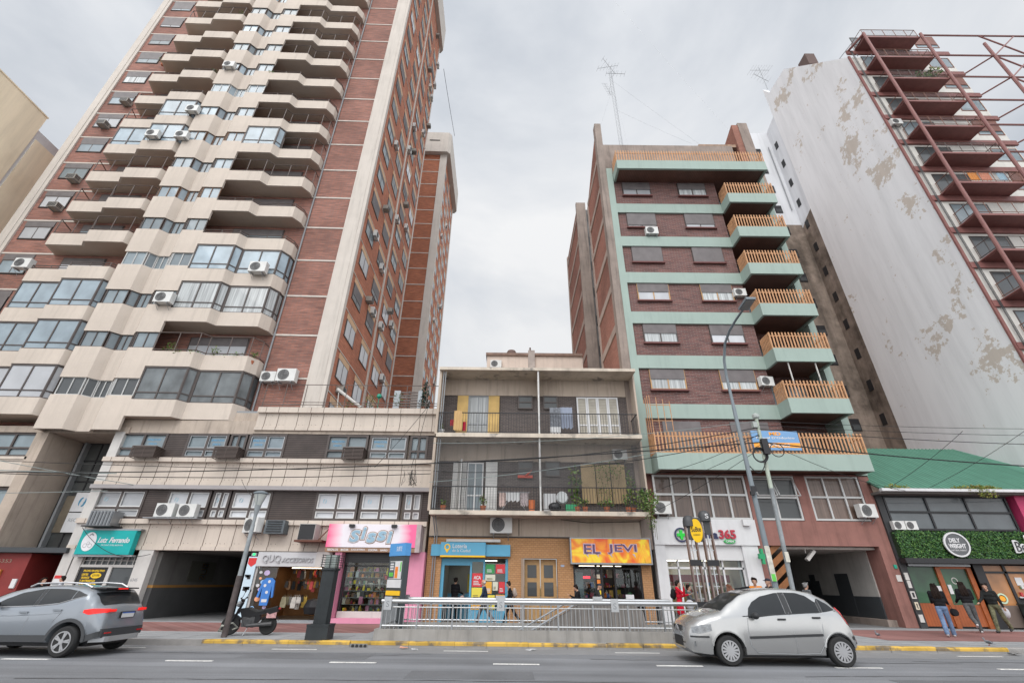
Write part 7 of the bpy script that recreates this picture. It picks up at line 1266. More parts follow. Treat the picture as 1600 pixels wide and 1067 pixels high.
def person(label, loc, face, top, pants, hair, legs=((0, 0), (0, 0)), arms=((0, .08, .2), (0, .08, .2)), lean=.03, head=(0, 0), hl='short', sk=None, shoes=None, coat=0.0, wide=0.0, bulk=0.0, scale=.93, hood=None, sleeves=None, grp='pedestrians on the pavement'):
    """Skeleton posed by angles (radians), local front = -y; one remeshed body, hair and eyes as children."""
    t = thing('person', label, 'person', loc, face, grp); t.scale = (scale,)*3; sk = sk or skin; shoes = shoes or shoe_d; P = []      # (a, b, ra, rb, tag)
    cap = lambda a, b, ra, rb, tg: P.append((Vector(a), Vector(b), ra, rb, tg))
    low = 0.0; J = []
    for sg, (th, kn) in zip((-1, 1), legs):
        hip = Vector((sg*.09, 0, .92)); k = hip + rot((0, 0, -.44), -th); a = k + rot((0, 0, -.42), -th + kn); J.append((sg, hip, k, a, -th + kn)); low = min(low, a.z - .085) if low else a.z - .085
    dz = -low
    def up(v): return Vector((v.x, v.y, v.z + dz))
    for sg, hip, k, a, fa in J:
        hip, k, a = up(hip), up(k), up(a); cap(hip, k, .092+wide*.2, .066+wide*.5, 1); cap(k, a, .064+wide*.6, .048+wide*.9, 1)
        f = rot((0, -1, 0), fa*.45); cap(a + Vector((0, .03, -.045)), a + f*.15 + Vector((0, 0, -.055)), .042, .036, 3); cap(a, a + Vector((0, 0, -.04)), .044, .042, 3)
    pel = Vector((0, 0, .95 + dz)); T = lambda v: pel + rot((v[0], v[1], v[2]), lean)
    cap(T((-.07, 0, -.02)), T((.07, 0, -.02)), .105, .105, 1); w_ = .1 + bulk*.4
    cap(T((-.065, 0, .1)), T((.065, 0, .1)), w_, w_, 0); cap(T((-.08, .0, .22)), T((.08, 0, .22)), .108+bulk*.5, .108+bulk*.5, 0); cap(T((-.10, .01, .36)), T((.10, .01, .36)), .098+bulk*.5, .098+bulk*.5, 0); cap(T((-.13, .015, .45)), T((.13, .015, .45)), .066+bulk*.3, .066+bulk*.3, 0)
    if coat: cap(T((-.06, 0, 0)), Vector((-.07, 0, .95+dz-coat)), .125, .14, 0); cap(T((.06, 0, 0)), Vector((.07, 0, .95+dz-coat)), .125, .14, 0)
    nk = T((0, .01, .5)); hc = nk + rot((0, -.025, .15), lean + head[1]); cap(nk + Vector((0, 0, -.03)), nk + (hc-nk)*.6, .056, .05, 2)
    H = lambda v: hc + rot(v, lean*.3 + head[1], 0, head[0])
    cap(H((0, .012, .035)), H((0, -.012, .03)), .086, .082, 2); cap(H((0, -.02, -.03)), H((0, -.035, -.065)), .066, .046, 2); cap(H((0, -.085, .012)), H((0, -.105, -.022)), .012, .017, 2); [cap(H((s*.078, .01, .01)), H((s*.082, .015, -.025)), .017, .012, 2) for s in (-1, 1)]; cap(H((-.02, -.083, -.058)), H((.02, -.083, -.058)), .01, .01, 2); cap(H((-.035, -.075, .045)), H((.035, -.075, .045)), .014, .014, 2)
    if hood: cap(T((-.07, .06, .50)), T((.07, .06, .50)), .055, .055, 0)
    for sg, ar in zip((-1, 1), arms):
        fw, ou, el = ar[:3]; sh = T((sg*.175, .015, .455)); d = rot((sg*math.sin(ou), 0, -math.cos(ou)), -fw); e_ = sh + d*.27
        ax = Vector((1, 0, 0)); d2 = Matrix.Rotation(-el, 3, ax) @ d
        if len(ar) > 3: d2 = (d2 + Vector((-sg*ar[3], 0, 0))).normalized()
        wr = e_ + d2*.25; cap(sh, e_, .058+bulk*.5, .046+bulk*.4, 0); cap(e_, wr, .045+bulk*.4, .034+bulk*.2, 0)
        sd = d2.cross(Vector((0, 1, 0) if abs(d2.y) < .8 else (0, 0, 1))).normalized(); fn = sd.cross(d2).normalized(); cap(wr, wr + d2*.05, .026, .026, 2); cap(wr + d2*.045 + sd*.018, wr + d2*.085 + sd*.02, .022, .018, 2); cap(wr + d2*.045 - sd*.018, wr + d2*.085 - sd*.02, .022, .018, 2)
        for q in range(4): o = sd*(.03-.02*q); ln = (.062, .07, .066, .052)[q]; m = wr + d2*(.095+ln*.5) + o; cap(wr + d2*.09 + o, m, .011, .0105, 2); cap(m, m + (d2*.75 + fn*.6).normalized()*ln*.55, .0105, .009, 2)
        cap(wr + d2*.035 + sd*.03, wr + d2*.085 + sd*.062, .013, .010, 2)
    b = MB()
    for a, c, ra, rb, tg in P:
        b.ball(a, ra, 10, 7); b.ball(c, rb, 10, 7)
        if (a-c).length > 1e-4: b.tube(a, c, ra, rb, 10)
    o = b.build('body', skin, t, local=True); md = o.modifiers.new('skin', 'REMESH'); md.mode = 'VOXEL'; md.voxel_size = .0125; sm = o.modifiers.new('sm', 'SMOOTH'); sm.iterations = 3; sm.factor = .5
    dg = bpy.context.evaluated_depsgraph_get(); me = bpy.data.meshes.new_from_object(o.evaluated_get(dg)); o.modifiers.clear(); o.data = me; me.name = 'body'; me.materials.clear(); [me.materials.append(m) for m in (top, pants, sk, shoes, sleeves or top)]
    idx = []
    ps = [(a, c-a, max(1e-9, (c-a).length_squared), ra, rb, tg) for a, c, ra, rb, tg in P]
    for p in me.polygons:
        x = p.center; best = 9; bt = 0
        for a, d, l2, ra, rb, tg in ps:
            v = x - a
            if tg != 2 and v.length_squared > 1.2: continue
            q = min(1, max(0, v.dot(d)/l2)); ds = (v - d*q).length - (ra + (rb-ra)*q)
            if ds < best: best = ds; bt = tg
        idx.append(4 if bt == 0 and sleeves and abs(x.x) > .2 else bt)
    me.polygons.foreach_set('material_index', idx); me.polygons.foreach_set('use_smooth', [True]*len(idx)); me.update()
    hb_ = MB(); hm = hairs.get(hair, hair)
    if hl == 'bald': [hb_.ball(H((s*.052, .035, .005)), (.045, .065, .055), 10, 8) for s in (-1, 1)]; hb_.ball(H((0, .06, .01)), (.075, .045, .06), 10, 8)
    else:
        hb_.ball(H((0, .018, .055)), (.094, .100, .078), 16, 10); hb_.ball(H((0, .05, .005)), (.085, .066, .085), 12, 9); [hb_.ball(H((s*.066, .02, .02)), (.032, .05, .05), 8, 6) for s in (-1, 1)]
        r = random.Random(int(loc[0]*10))
        for i in range(14): hb_.ball(H((r.uniform(-.08, .08), r.uniform(-.06, .09), .09+r.uniform(-.02, .035))), (.03, .03, .02), 6, 5)
    if hl == 'long':
        for i in range(9):
            x = -.09 + .18*i/8; hb_.path([H((x*.8, .06, .06)), H((x, .095, -.06)), T((x*1.15, .12+.01*math.sin(i*2), .42)), T((x*1.25, .13+.015*math.cos(i*3), .27+.03*math.sin(i*1.7)))], [.03, .034, .032, .012], 7)
    if hl == 'cap': hb_ = MB(); hb_.ball(H((0, .012, .062)), (.096, .105, .066), 14, 9); hb_.box(-.001, 0, 0, .001, .001, .001); hb_.ball(H((0, -.11, .052)), (.065, .07, .012), 12, 6)
    hb_.build('hair' if hl != 'cap' else 'cap', hm, t, smooth=True, local=True)
    eb = MB(); [eb.ball(H((s*.03, -.083, .015)), (.011, .008, .007), 8, 6) for s in (-1, 1)]; eb.build('eyes', mat('eye_dark', (.02, .015, .012), .3), t, local=True)
    return t, T
WL = R(-90)      # facing -x (left);  R(90) faces right
walk = ((.42, .12), (-.38, .35)); walk2 = ((-.34, .45), (.40, .1))
navy = cl('navy', (.028, .042, .075)); greyt = cl('grey_trousers', (.085, .085, .09)); blk = cl('black', (.014, .014, .016)); dgr = cl('charcoal', (.035, .036, .04)); jean = cl('jeans', (.13, .19, .30), .35, 9); stone_w = cl('washed_black', (.085, .088, .09), .35, 9); camo = mat('wear_camo', (.13, .13, .075), .9, .75, 9); redc = cl('red_coat', (.50, .012, .03), .12)
person('white-haired balding man in navy jacket and grey trousers striding left', (-1.0, 21.0, .15), WL, navy, greyt, 'white', walk, ((-.35, .12, .35), (.3, .12, .4)), .05, (0, .05), 'bald', scale=.95, wide=.012, shoes=shoe_w)
t, T = person('dark-haired walker in black carrying a beige backpack behind the white-haired man', (.05, 21.1, .15), WL, blk, blk, 'dark', walk, ((.2, .1, .5), (-.3, .12, .3)), .10, (0, .15), 'short', scale=.92, shoes=shoe_w)
def pack(t, T, m, nm, lab=None):
    b = MB(); c = T((0, .2, .3)); b.ball(c, (.15, .10, .20), 12, 9); b.ball(c + Vector((0, .06, -.06)), (.11, .07, .10), 10, 8); o = b.build('backpack', m, None, smooth=True, local=True); o.location = t.location; o.rotation_euler = t.rotation_euler; o.scale = t.scale; return tag(o, lab, 'backpack')
pack(t, T, cl('beige_pack', (.34, .28, .24)), 'b', 'beige backpack on the back of the walker in black')
person('dark-haired woman in black jacket with head bowed beside the house door', (2.75, 20.6, .15), WL, blk, dgr, 'brown', walk2, ((.5, .1, 1.5), (.4, .1, 1.2)), .08, (0, .35), 'short', scale=.86)
person('man in dark cap and charcoal jacket looking down in front of the kiosk', (3.55, 20.8, .15), R(80), dgr, blk, mat('cap_navy', (.02, .022, .035), .8), walk, ((.3, .1, .8), (-.2, .1, .4)), .06, (0, .3), 'cap', scale=.9)
person('person in black standing in the lottery shop doorway', (-2.4, 22.9, .17), R(150), blk, blk, 'dark', ((.05, 0), (-.05, .05)), ((.3, .1, .9), (.1, .1, .3)), .02, scale=.95); b = MB(); b.ball((-2.05, 22.7, .98), (.13, .1, .17), 10, 8); tag(b.build('shopping_bag', cl('pink_bag', (.45, .33, .3)), smooth=True), 'pale shopping bag held in the lottery shop doorway', 'bag')
t, T = person('person in long red hooded coat holding a phone to the ear by the railing', (6.2, 19.0, .15), R(75), redc, blk, 'dark', ((.1, .05), (-.12, .15)), ((.9, .25, 2.2), (.5, .1, 1.3)), .02, (-.1, 0), 'short', coat=.30, hood=True, scale=.93); pack(t, T, blk, 'k', 'black backpack on the person in the red coat')
person('companion in grey jacket standing behind the red coat', (6.75, 19.5, .15), R(60), cl('mid_grey', (.10, .105, .11)), blk, 'brown', ((.05, 0), (0, .05)), ((.4, .1, 1.2), (.3, .1, 1.0)), .02, scale=.85); b = MB(); b.ball((6.55, 18.95, 1.0), (.16, .1, .16), 12, 8); tag(b.build('plastic_bag', cl('bag_white', (.5, .5, .52)), smooth=True), 'white plastic bag held between the red coat and the grey jacket', 'bag')
person('woman with long auburn hair seen from behind near the hatchback', (7.5, 17.6, .15), R(170), dgr, blk, 'red', ((.05, 0), (-.05, .05)), ((.1, .1, .3), (.1, .1, .3)), .02, (0, 0), 'long', scale=.86)
person('bearded man in black and orange jacket with one arm stretched out', (8.7, 18.2, .15), R(-20), cl('orange', (.70, .22, .02)), blk, 'brown', ((.05, 0), (-.05, .05)), ((.35, 1.45, .15), (.2, .1, .5)), .02, (-.2, .15), 'short', scale=.99, sleeves=blk)
person('man in dark cap half hidden behind the hatchback roof', (9.6, 19.0, .15), R(-80), dgr, blk, mat('cap_navy', (.02, .022, .035), .8), ((.1, 0), (-.1, .05)), lean=.02, hl='cap', scale=.99)
person('dark-haired person behind the utility pole', (10.2, 19.6, .15), R(-70), blk, blk, 'dark', ((.1, 0), (-.1, .05)), lean=.02, scale=.95)
person('grey-haired person near the parking passage', (11.8, 20.5, .15), R(100), cl('mid_grey', (.10, .105, .11)), blk, 'grey', ((.1, 0), (-.1, .05)), lean=.02, scale=.92)
t, T = person('woman with long dark hair in black puffer jacket and blue jeans walking away', (15.1, 18.3, .15), R(140), blk, jean, 'brown', ((.26, .05), (-.22, .3)), ((.3, .12, .9), (.3, .1, 1.0)), .04, (.1, 0), 'long', bulk=.05, wide=.028, scale=.93, shoes=shoe_w)
b = MB(); b.lathe([(.02, -.05), (.11, -.05), (.12, .05), (.02, .05)], (15.38, 18.15, .88), 12, 0, 1); b.tube((15.3, 18.2, 1.3), (15.36, 18.15, .95), .01, n=4); tag(b.build('shoulder_bag', blk), 'small black shoulder bag on the woman in blue jeans', 'bag')
person('woman with long dark hair in black jacket and washed black jeans with one foot lifted', (17.6, 20.0, .15), R(150), blk, stone_w, 'brown', ((.12, .05), (-.35, .75)), ((.3, .15, 1.6), (.2, .2, .8)), .06, (0, 0), 'long', bulk=.045, wide=.02, scale=.97, shoes=shoe_w)
person('man in black jacket and camouflage trousers stepping along the deli front', (18.65, 20.1, .15), R(-65), cl('leather', (.022, .024, .024)), camo, 'dark', ((.30, .08), (-.42, .2)), ((.5, .2, .5), (-.35, .15, .3)), .10, (.2, .1), 'short', bulk=.03, wide=.018, scale=.96)
b = MB(); b.ball((19.1, 20.2, .80), (.13, .1, .19), 12, 9); b.tube((19.07, 20.2, 1.0), (19.0, 20.2, 1.08), .012, n=5); tag(b.build('plastic_bag', cl('bag_white', (.5, .5, .52)), smooth=True), 'white plastic bag held by the man in camouflage trousers', 'bag')
person('long-haired woman in black jacket behind the silver blue car', (-17.2, 19.0, .15), R(80), blk, blk, 'brown', ((.1, 0), (-.1, .05)), lean=.02, hl='long', scale=.86); person('dark-haired man in pale top behind the silver blue car', (-17.7, 20.4, .15), R(-60), cl('pale_top', (.45, .48, .52)), blk, 'dark', ((.1, 0), (-.1, .05)), lean=.02, scale=.9)
# pigeons and litter
def pigeon(loc, rz, label):
    t = thing('pigeon', label, 'pigeon', loc, rz, 'pigeons on the pavement'); t.scale = (.85,)*3; pg_ = mat('pigeon_grey', (.19, .20, .22), .7, .25, 20); b = MB()
    for k in range(7): q = k/6; b.ball((0, -.06+.15*q, .115-.035*q), (.05*math.sin(.5+2.3*q), .05, .052*math.sin(.6+2.1*q)), 10, 7)
    b.ball((0, -.095, .165), (.022, .024, .04), 8, 6); b.ball((0, -.11, .205), (.023, .028, .023), 8, 6); b.tube((0, -.135, .203), (0, -.155, .198), .006, .002, 5); b.add([(-.025, .06, .09), (.025, .06, .09), (.035, .2, .06), (-.035, .2, .06), (-.02, .06, .075), (.02, .06, .075), (.03, .2, .052), (-.03, .2, .052)], [(0, 1, 2, 3), (7, 6, 5, 4), (2, 6, 7, 3), (0, 3, 7, 4), (1, 5, 6, 2)])
    b.build('body', pg_, t, smooth=True, local=True); b = MB(); [b.ball((s*.045, .03, .10), (.014, .085, .038), 8, 6) for s in (-1, 1)]; b.build('wing', mat('pigeon_dark', (.09, .095, .105), .7, .3, 25), t, smooth=True, local=True); b = MB(); [b.path([(s*.02, .01, .08), (s*.02, .0, .03), (s*.02, -.02, .004)], .005, 4) for s in (-1, 1)]; [b.tube((s*.02, .01, .004), (s*.02, -.035, .004), .005, n=4) for s in (-1, 1)]; b.build('leg', mat('pigeon_leg', (.4, .12, .1), .6), t, local=True)
pigeon((12.3, 17.9, .15), R(-60), 'grey pigeon standing behind the hatchback rear'); pigeon((14.0, 15.75, .15), R(200), 'dark grey pigeon near the kerb at the right edge')
for i, (x, y, s, m, lb) in enumerate(((-2.9, 14.95, .2, cl('litter_orange', (.55, .28, .2)), 'crumpled orange and white wrapper in the gutter by the drain'), (-2.55, 14.8, .14, cl('litter_white', (.5, .5, .5)), 'small white scrap of paper in the gutter right of the wrapper'), (.6, 14.9, .17, cl('litter_white', (.5, .5, .5)), 'pale flattened cup in the gutter in front of the railing'), (13.9, 14.9, .25, cl('litter_white', (.5, .5, .5)), 'grey-white crumpled bag at the right end of the kerb'))):
    b = MB(); r = random.Random(i); v = [(x+r.uniform(-s, s), y+r.uniform(-s, s)*.5, .006+r.random()*s*.3) for _ in range(9)]; b.add(v, [(0, 1, 2), (2, 3, 4), (4, 5, 6), (6, 7, 8), (1, 3, 5), (0, 4, 8), (2, 6, 7)]); tag(b.build('litter', m), lb, 'litter')
# ================================================================ cars
def lerp_tab(tab, x):
    if x <= tab[0][0]: return tab[0][1]
    for (a, p), (c, q) in zip(tab[:-1], tab[1:]):
        if x <= c: t = (x-a)/(c-a); t = t*t*(3-2*t)*.35 + t*.65; return p + (q-p)*t
    return tab[-1][1]
class Car:
    def __init__(s, L, top, belt, plan, bot, wheels, rw, arch): s.L, s.top, s.belt, s.plan, s.bot, s.wheels, s.rw, s.arch = L, top, belt, plan, bot, wheels, rw, arch
    def sec(s, x):
        W = lerp_tab(s.plan, x); zt = lerp_tab(s.top, x); zb = lerp_tab(s.bot, x); zl = min(lerp_tab(s.belt, x), zt - .05); h = max(.04, zt - zl)
        ye = W*.955 - h*.36 - .03*min(1, h/.1); ze = zt - min(.055, h*.5) ; zm = zb + (zl-zb)*.55
        p = [(0, zb), (W*.8, zb), (W*.95, zb+.03), (W*.99, zb+.14), (W, zm), (W*.985, zl-.07), (W*.955, zl)]
        for t in (.33, .66): p.append((W*.955 + (ye-W*.955)*t + .018*math.sin(t*math.pi)*min(1, h/.3), zl + (ze-zl)*t))
        p += [(ye, ze), (ye-.05, ze+(zt-ze)*.55), (ye*.6, zt-.012), (0, zt)]
        for cx in s.wheels:
            d = abs(x-cx)
            if d < s.arch:
                za = s.rw + math.sqrt(s.arch**2 - d*d)
                if za > zb: p[1] = (W*.62, za); p[2] = (W*.97, za); p[3] = (W*1.005, max(p[3][1], za+.004)); p[4] = (W*1.0, max(p[4][1], za+.02)); p[5] = (p[5][0], max(p[5][1], za+.03))
        return p
    def body(s):
        xs = set(); n = int(s.L/.05)
        for i in range(n+1): xs.add(round(s.L*i/n, 4))
        for cx in s.wheels:
            for k in range(-14, 15): xs.add(round(cx + s.arch*.999*math.sin(k/14*math.pi/2), 4))
            xs.add(round(cx-s.arch-.004, 4)); xs.add(round(cx+s.arch+.004, 4))
        xs = sorted(x for x in xs if 0 <= x <= s.L); b = MB(); v = []; fs = []; m = 0
        for x in xs:
            p = s.sec(x); ring = [(x, -y, z) for y, z in p] + [(x, y, z) for y, z in p[-2:0:-1]]; m = len(ring); v += ring
        for i in range(len(xs)-1):
            for j in range(m): fs.append((i*m+j, (i+1)*m+j, (i+1)*m+(j+1) % m, i*m+(j+1) % m))
        fs += [tuple(range(m)), tuple(range((len(xs)-1)*m+m-1, (len(xs)-1)*m-1, -1))]
        return b.add(v, fs)
    def sy(s, x, z):
        p = s.sec(x)[3:11]
        for (a, c), (d, e_) in zip(p[:-1], p[1:]):
            if c <= z <= e_ and e_ > c: return a + (d-a)*(z-c)/(e_-c)
        return p[0][0] if z < p[0][1] else p[-1][0]
    def strip(s, b, xs, zl, zu, off=.006, sides=(-1, 1), m=0, nz=4):
        for sg in sides:
            v = []; fs = []
            for x in xs:
                a, c = lerp_tab(zl, x), lerp_tab(zu, x); c = max(c, a+.001)
                for k in range(nz+1): z = a + (c-a)*k/nz; v.append((x, sg*(s.sy(x, z)+off), z))
            for i in range(len(xs)-1):
                for k in range(nz):
                    q = (i*(nz+1)+k, (i+1)*(nz+1)+k, (i+1)*(nz+1)+k+1, i*(nz+1)+k+1); fs.append(q if sg < 0 else q[::-1])
            b.add(v, fs, m)
        return b
    def topstrip(s, b, x0, x1, f=.93, off=.008, n=10, m=0):
        v = []; fs = []; K = 10
        for i in range(n+1):
            x = x0 + (x1-x0)*i/n; p = s.sec(x); ye = p[9][0]*f; pts = p[9:]
            for k in range(-K, K+1):
                y = ye*abs(k)/K; z = None
                for (a, c), (d, e_) in zip(pts[:-1], pts[1:]):
                    if d <= y <= a: z = c + (e_-c)*(a-y)/max(1e-6, a-d); break
                v.append((x, y*(1 if k >= 0 else -1), (z if z is not None else p[9][1]) + off))
        for i in range(n):
            for k in range(2*K): a = i*(2*K+1)+k; fs.append((a, a+2*K+1, a+2*K+2, a+1))
        return b.add(v, fs, m)
def rng(a, c, n=14): return [a + (c-a)*i/n for i in range(n+1)]
tyre = mat('tyre', (.02, .02, .02), .85, .1, 6); glassd = glass('car_glass', (.012, .014, .016), coat=.25, spec=.2); trimb = mat('car_trim_black', (.025, .026, .028), .6, .05); redl = mat('tail_red', (.45, .01, .012), .25, .1, coat=.6); litl = mat('tail_red_lit', (.6, .015, .012), .3, emit=.5); headl = mat('headlamp', (.17, .18, .19), .12, .45, 12, coat=1.0); alloy = mat('alloy', (.45, .45, .46), .3, .05, metal=.6)
def wheel(car, x, y, r, spokes, wd=.19, deep=False):
    sg = -1 if y < 0 else 1; b = MB(); pr = [(r*.66, -wd/2), (r*.9, -wd/2), (r*.985, -wd*.36), (r, -wd*.2), (r, wd*.2), (r*.985, wd*.36), (r*.9, wd/2), (r*.66, wd/2)]; b.lathe(pr, (x, y, r), 28, 0, 1); w_ = b.build('wheel', tyre, car, smooth=True, local=True)
    b = MB(); yo = y + sg*(wd*.5-.004)
    F = ((x, yo), (-sg*1.0 if sg > 0 else 1, 0), (0, sg))
    disc(b, F, 0, r, r*.67, r*.67, -.02, 1, 26, .01); disc(b, F, 0, r, r*.68, r*.68, .0, 0, 28, .012, .88); disc(b, F, 0, r, r*.17, r*.17, -.005, 0, 14, .022)
    for i in range(spokes):
        a = 2*math.pi*i/spokes + .1; ca, sa = math.cos(a), math.sin(a); hw = r*(.04 if deep else .055)
        pts = [(ca*r*q - sa*k*hw*u, r + sa*r*q + ca*k*hw*u) for q, k, u in ((.12, -1, 1), (.64, -1, 1.5 if deep else 1.3), (.64, 1, 1.5 if deep else 1.3), (.12, 1, 1))]
        P, D, Nn = F
        for tw_ in ((-.13, .13) if deep else (0,)):
            pts_ = [(aa*math.cos(tw_) - (zz-r)*math.sin(tw_), r + aa*math.sin(tw_) + (zz-r)*math.cos(tw_)) for aa, zz in pts]; b.add([(P[0]+D[0]*aa+Nn[0]*dd, P[1]+Nn[1]*dd, zz) for dd in (.012, -.008) for aa, zz in pts_], [(0, 1, 2, 3), (0, 4, 5, 1), (1, 5, 6, 2), (2, 6, 7, 3), (3, 7, 4, 0)], 0)
    b.build('rim', [alloy, black], w_, local=True); return w_
def ribbon(car, c, pts, m, wd=.006, sides=(-1, 1), nm='door_seam', off=.003):
    b = MB()
    for sg in sides:
        q = [(x, sg*(c.sy(x, z)+off), z) for x, z in pts]; b.path(q, wd, 4)
    return b.build(nm, m, car, local=True)
# ---- pale silver hatchback
hb = thing('hatchback_car', 'pale silver rounded five-door hatchback driving on the street in front of the pharmacy', 'car', (4.03, 13.32, 0), R(-.8))
silver = mat('silver_paint', (.37, .37, .365), .25, .015, 1.0, metal=.6, coat=.8); c = Car(4.17, [(0, .55), (.015, .66), (.06, .78), (.16, .85), (.45, .965), (.8, 1.045), (1.0, 1.09), (1.3, 1.28), (1.62, 1.455), (1.95, 1.54), (2.4, 1.58), (2.9, 1.575), (3.3, 1.51), (3.65, 1.36), (3.9, 1.12), (4.03, .92), (4.12, .70), (4.17, .55)],
    [(0, .62), (.5, .86), (1.0, .97), (1.5, 1.005), (3.2, 1.06), (3.6, 1.05), (3.95, .92), (4.17, .5)], [(0, .50), (.05, .60), (.14, .68), (.32, .765), (.6, .81), (1.0, .835), (3.0, .84), (3.5, .825), (3.85, .775), (4.05, .70), (4.17, .56)], [(0, .30), (.15, .22), (.6, .19), (3.4, .20), (3.9, .28), (4.17, .38)], (1.06, 3.62), .30, .375)
hood = c.body().build('body', silver, hb, smooth=30, local=True)
b = MB(); c.topstrip(b, 1.04, 1.66, .95); b.build('windscreen', glassd, hb, smooth=True, local=True); b = MB(); c.topstrip(b, 3.42, 3.86, .85); b.build('rear_window', glassd, hb, smooth=True, local=True)
b = MB(); c.strip(b, rng(1.63, 2.52), [(1.63, .945), (2.52, 1.035)], [(1.63, 1.0), (1.70, 1.16), (1.85, 1.29), (2.1, 1.40), (2.5, 1.475), (2.52, 1.47)]); b.build('window', glassd, hb, smooth=True, local=True)
b = MB(); c.strip(b, rng(2.68, 3.34), [(2.68, 1.04), (3.34, 1.075)], [(2.68, 1.48), (2.95, 1.475), (3.15, 1.42), (3.34, 1.28)]); b.build('window', glassd, hb, smooth=True, local=True)
b = MB(); c.strip(b, rng(3.42, 3.74), [(3.42, 1.08), (3.74, 1.12)], [(3.42, 1.36), (3.58, 1.27), (3.74, 1.14)]); b.build('quarter_window', glassd, hb, smooth=True, local=True)
b = MB(); c.strip(b, rng(2.53, 2.67), [(2.53, 1.03), (2.67, 1.04)], [(2.53, 1.478), (2.67, 1.482)], .005); c.strip(b, rng(3.35, 3.41), [(3.35, 1.07), (3.41, 1.08)], [(3.35, 1.29), (3.41, 1.36)], .005); b.build('window_pillar', trimb, hb, smooth=True, local=True)
b = MB(); c.strip(b, rng(1.56, 3.27, 20), [(1.56, .535), (3.27, .60)], [(1.56, .585), (3.27, .65)], .012, nz=1); b.build('rub_strip', trimb, hb, local=True)
b = MB(); c.strip(b, rng(.16, .72), [(.16, .64), (.35, .62), (.72, .68)], [(.16, .74), (.45, .80), (.72, .815)], .008); b.build('headlight', headl, hb, smooth=True, local=True)
b = MB(); c.strip(b, rng(3.83, 4.09), [(3.83, 1.16), (3.95, .84), (4.09, .75)], [(3.83, 1.19), (3.93, 1.10), (4.09, .80)], .008); b.build('tail_light', redl, hb, smooth=True, local=True)
ribbon(hb, c, [(1.6, .95), (1.56, .7), (1.57, .4), (1.7, .27), (2.6, .25), (2.62, .6), (2.6, 1.03), (2.64, 1.45)], greyp); ribbon(hb, c, [(2.6, .25), (3.1, .27), (3.26, .45), (3.3, .75), (3.36, 1.05)], greyp)
ribbon(hb, c, [(1.5, .98), (2.0, 1.0), (2.6, 1.035), (3.3, 1.07), (3.76, 1.1)], trimb, .009, nm='belt_moulding', off=.006)
for x, z in ((2.3, .91), (3.12, .95)):
    b = MB(); [b.box(x, sg*(c.sy(x+.08, z)+.004), z, x+.18, sg*(c.sy(x+.08, z)+.03), z+.035) for sg in (-1, 1)]; b.build('door_handle', trimb, hb, local=True)
for sg in (-1, 1): MB().ball((1.75, sg*.93, 1.0), (.075, .11, .075), 10, 8).build('wing_mirror', trimb, hb, smooth=True, local=True)
b = MB(); b.box(-.012, -.26, .66, .05, .26, .76); b.build('grille', trimb, hb, local=True); b = MB(); b.path([(-.01, -.16, .67), (-.02, 0, .75), (-.01, .16, .67)], .018, 5); b.path([(-.01, -.16, .62), (-.02, 0, .70), (-.01, .16, .62)], .018, 5); b.build('chevron_emblem', alloy, hb, local=True)
b = MB(); [b.box(-.01, -.3, .36+i*.045, .06, .3, .38+i*.045) for i in range(4)]; b.box(-.004, -.32, .34, .05, .32, .54); b.build('lower_grille', trimb, hb, local=True); b = MB(); b.box(-.02, -.24, .55, .02, .24, .63); b.build('number_plate', greyp, hb, local=True)
b = MB(); c.strip(b, rng(.1, .62, 8), [(.1, .54), (.62, .545)], [(.1, .575), (.62, .58)], .012, nz=1); b.build('bumper_strip', trimb, hb, local=True); b = MB(); [disc(b, ((.22, sg*.70), (.8*sg, -.6*1 if sg > 0 else -.6), (-.6, .8*sg)), 0, .42, .055, .055, .03, 0, 14, .012) for sg in (-1, 1)]; b.build('fog_lamp', headl, hb, local=True)
b = MB(); c.strip(b, rng(4.0, 4.14, 5), [(4.0, .53), (4.14, .53)], [(4.0, .6), (4.14, .6)], .014, nz=1); b.build('bumper_strip', trimb, hb, local=True)
b = MB()
for cx in c.wheels:
  for sg in (-1, 1): MB().path([(cx + .378*math.cos(a*math.pi/14), sg*(c.sy(cx + .378*math.cos(a*math.pi/14), .30+.378*math.sin(a*math.pi/14)+.02)+.004), .30 + .378*math.sin(a*math.pi/14)) for a in range(1, 14)], .018, 5).build('wheel_arch', silver, hb, smooth=True, local=True)
b = MB(); bx('roof_ridge', trimb, hb, (1.9, -.5, 1.54, 1.95, .5, 1.545), local=True)
for x in c.wheels:
    for y in (-.745, .745): wheel(hb, x, y, .30, 14)
b = MB(); b.box(.4, -.6, .16, 3.9, .6, .3); b.build('underbody', black, hb, local=True)
for sg in (-.3, .35): b = MB(); b.box(1.9, sg-.25, .9, 2.1, sg+.25, 1.28); b.build('seat_back', trimb, hb, local=True)
def nose(o):
    for ch in o.children:
        if ch.type == 'MESH' and ch.name.split('.')[0] not in ('wheel', 'rim'):
            for v in ch.data.vertices:
                if v.co.x < .7: v.co.x = .17 + v.co.x*(.53/.7)
        
nose(hb)
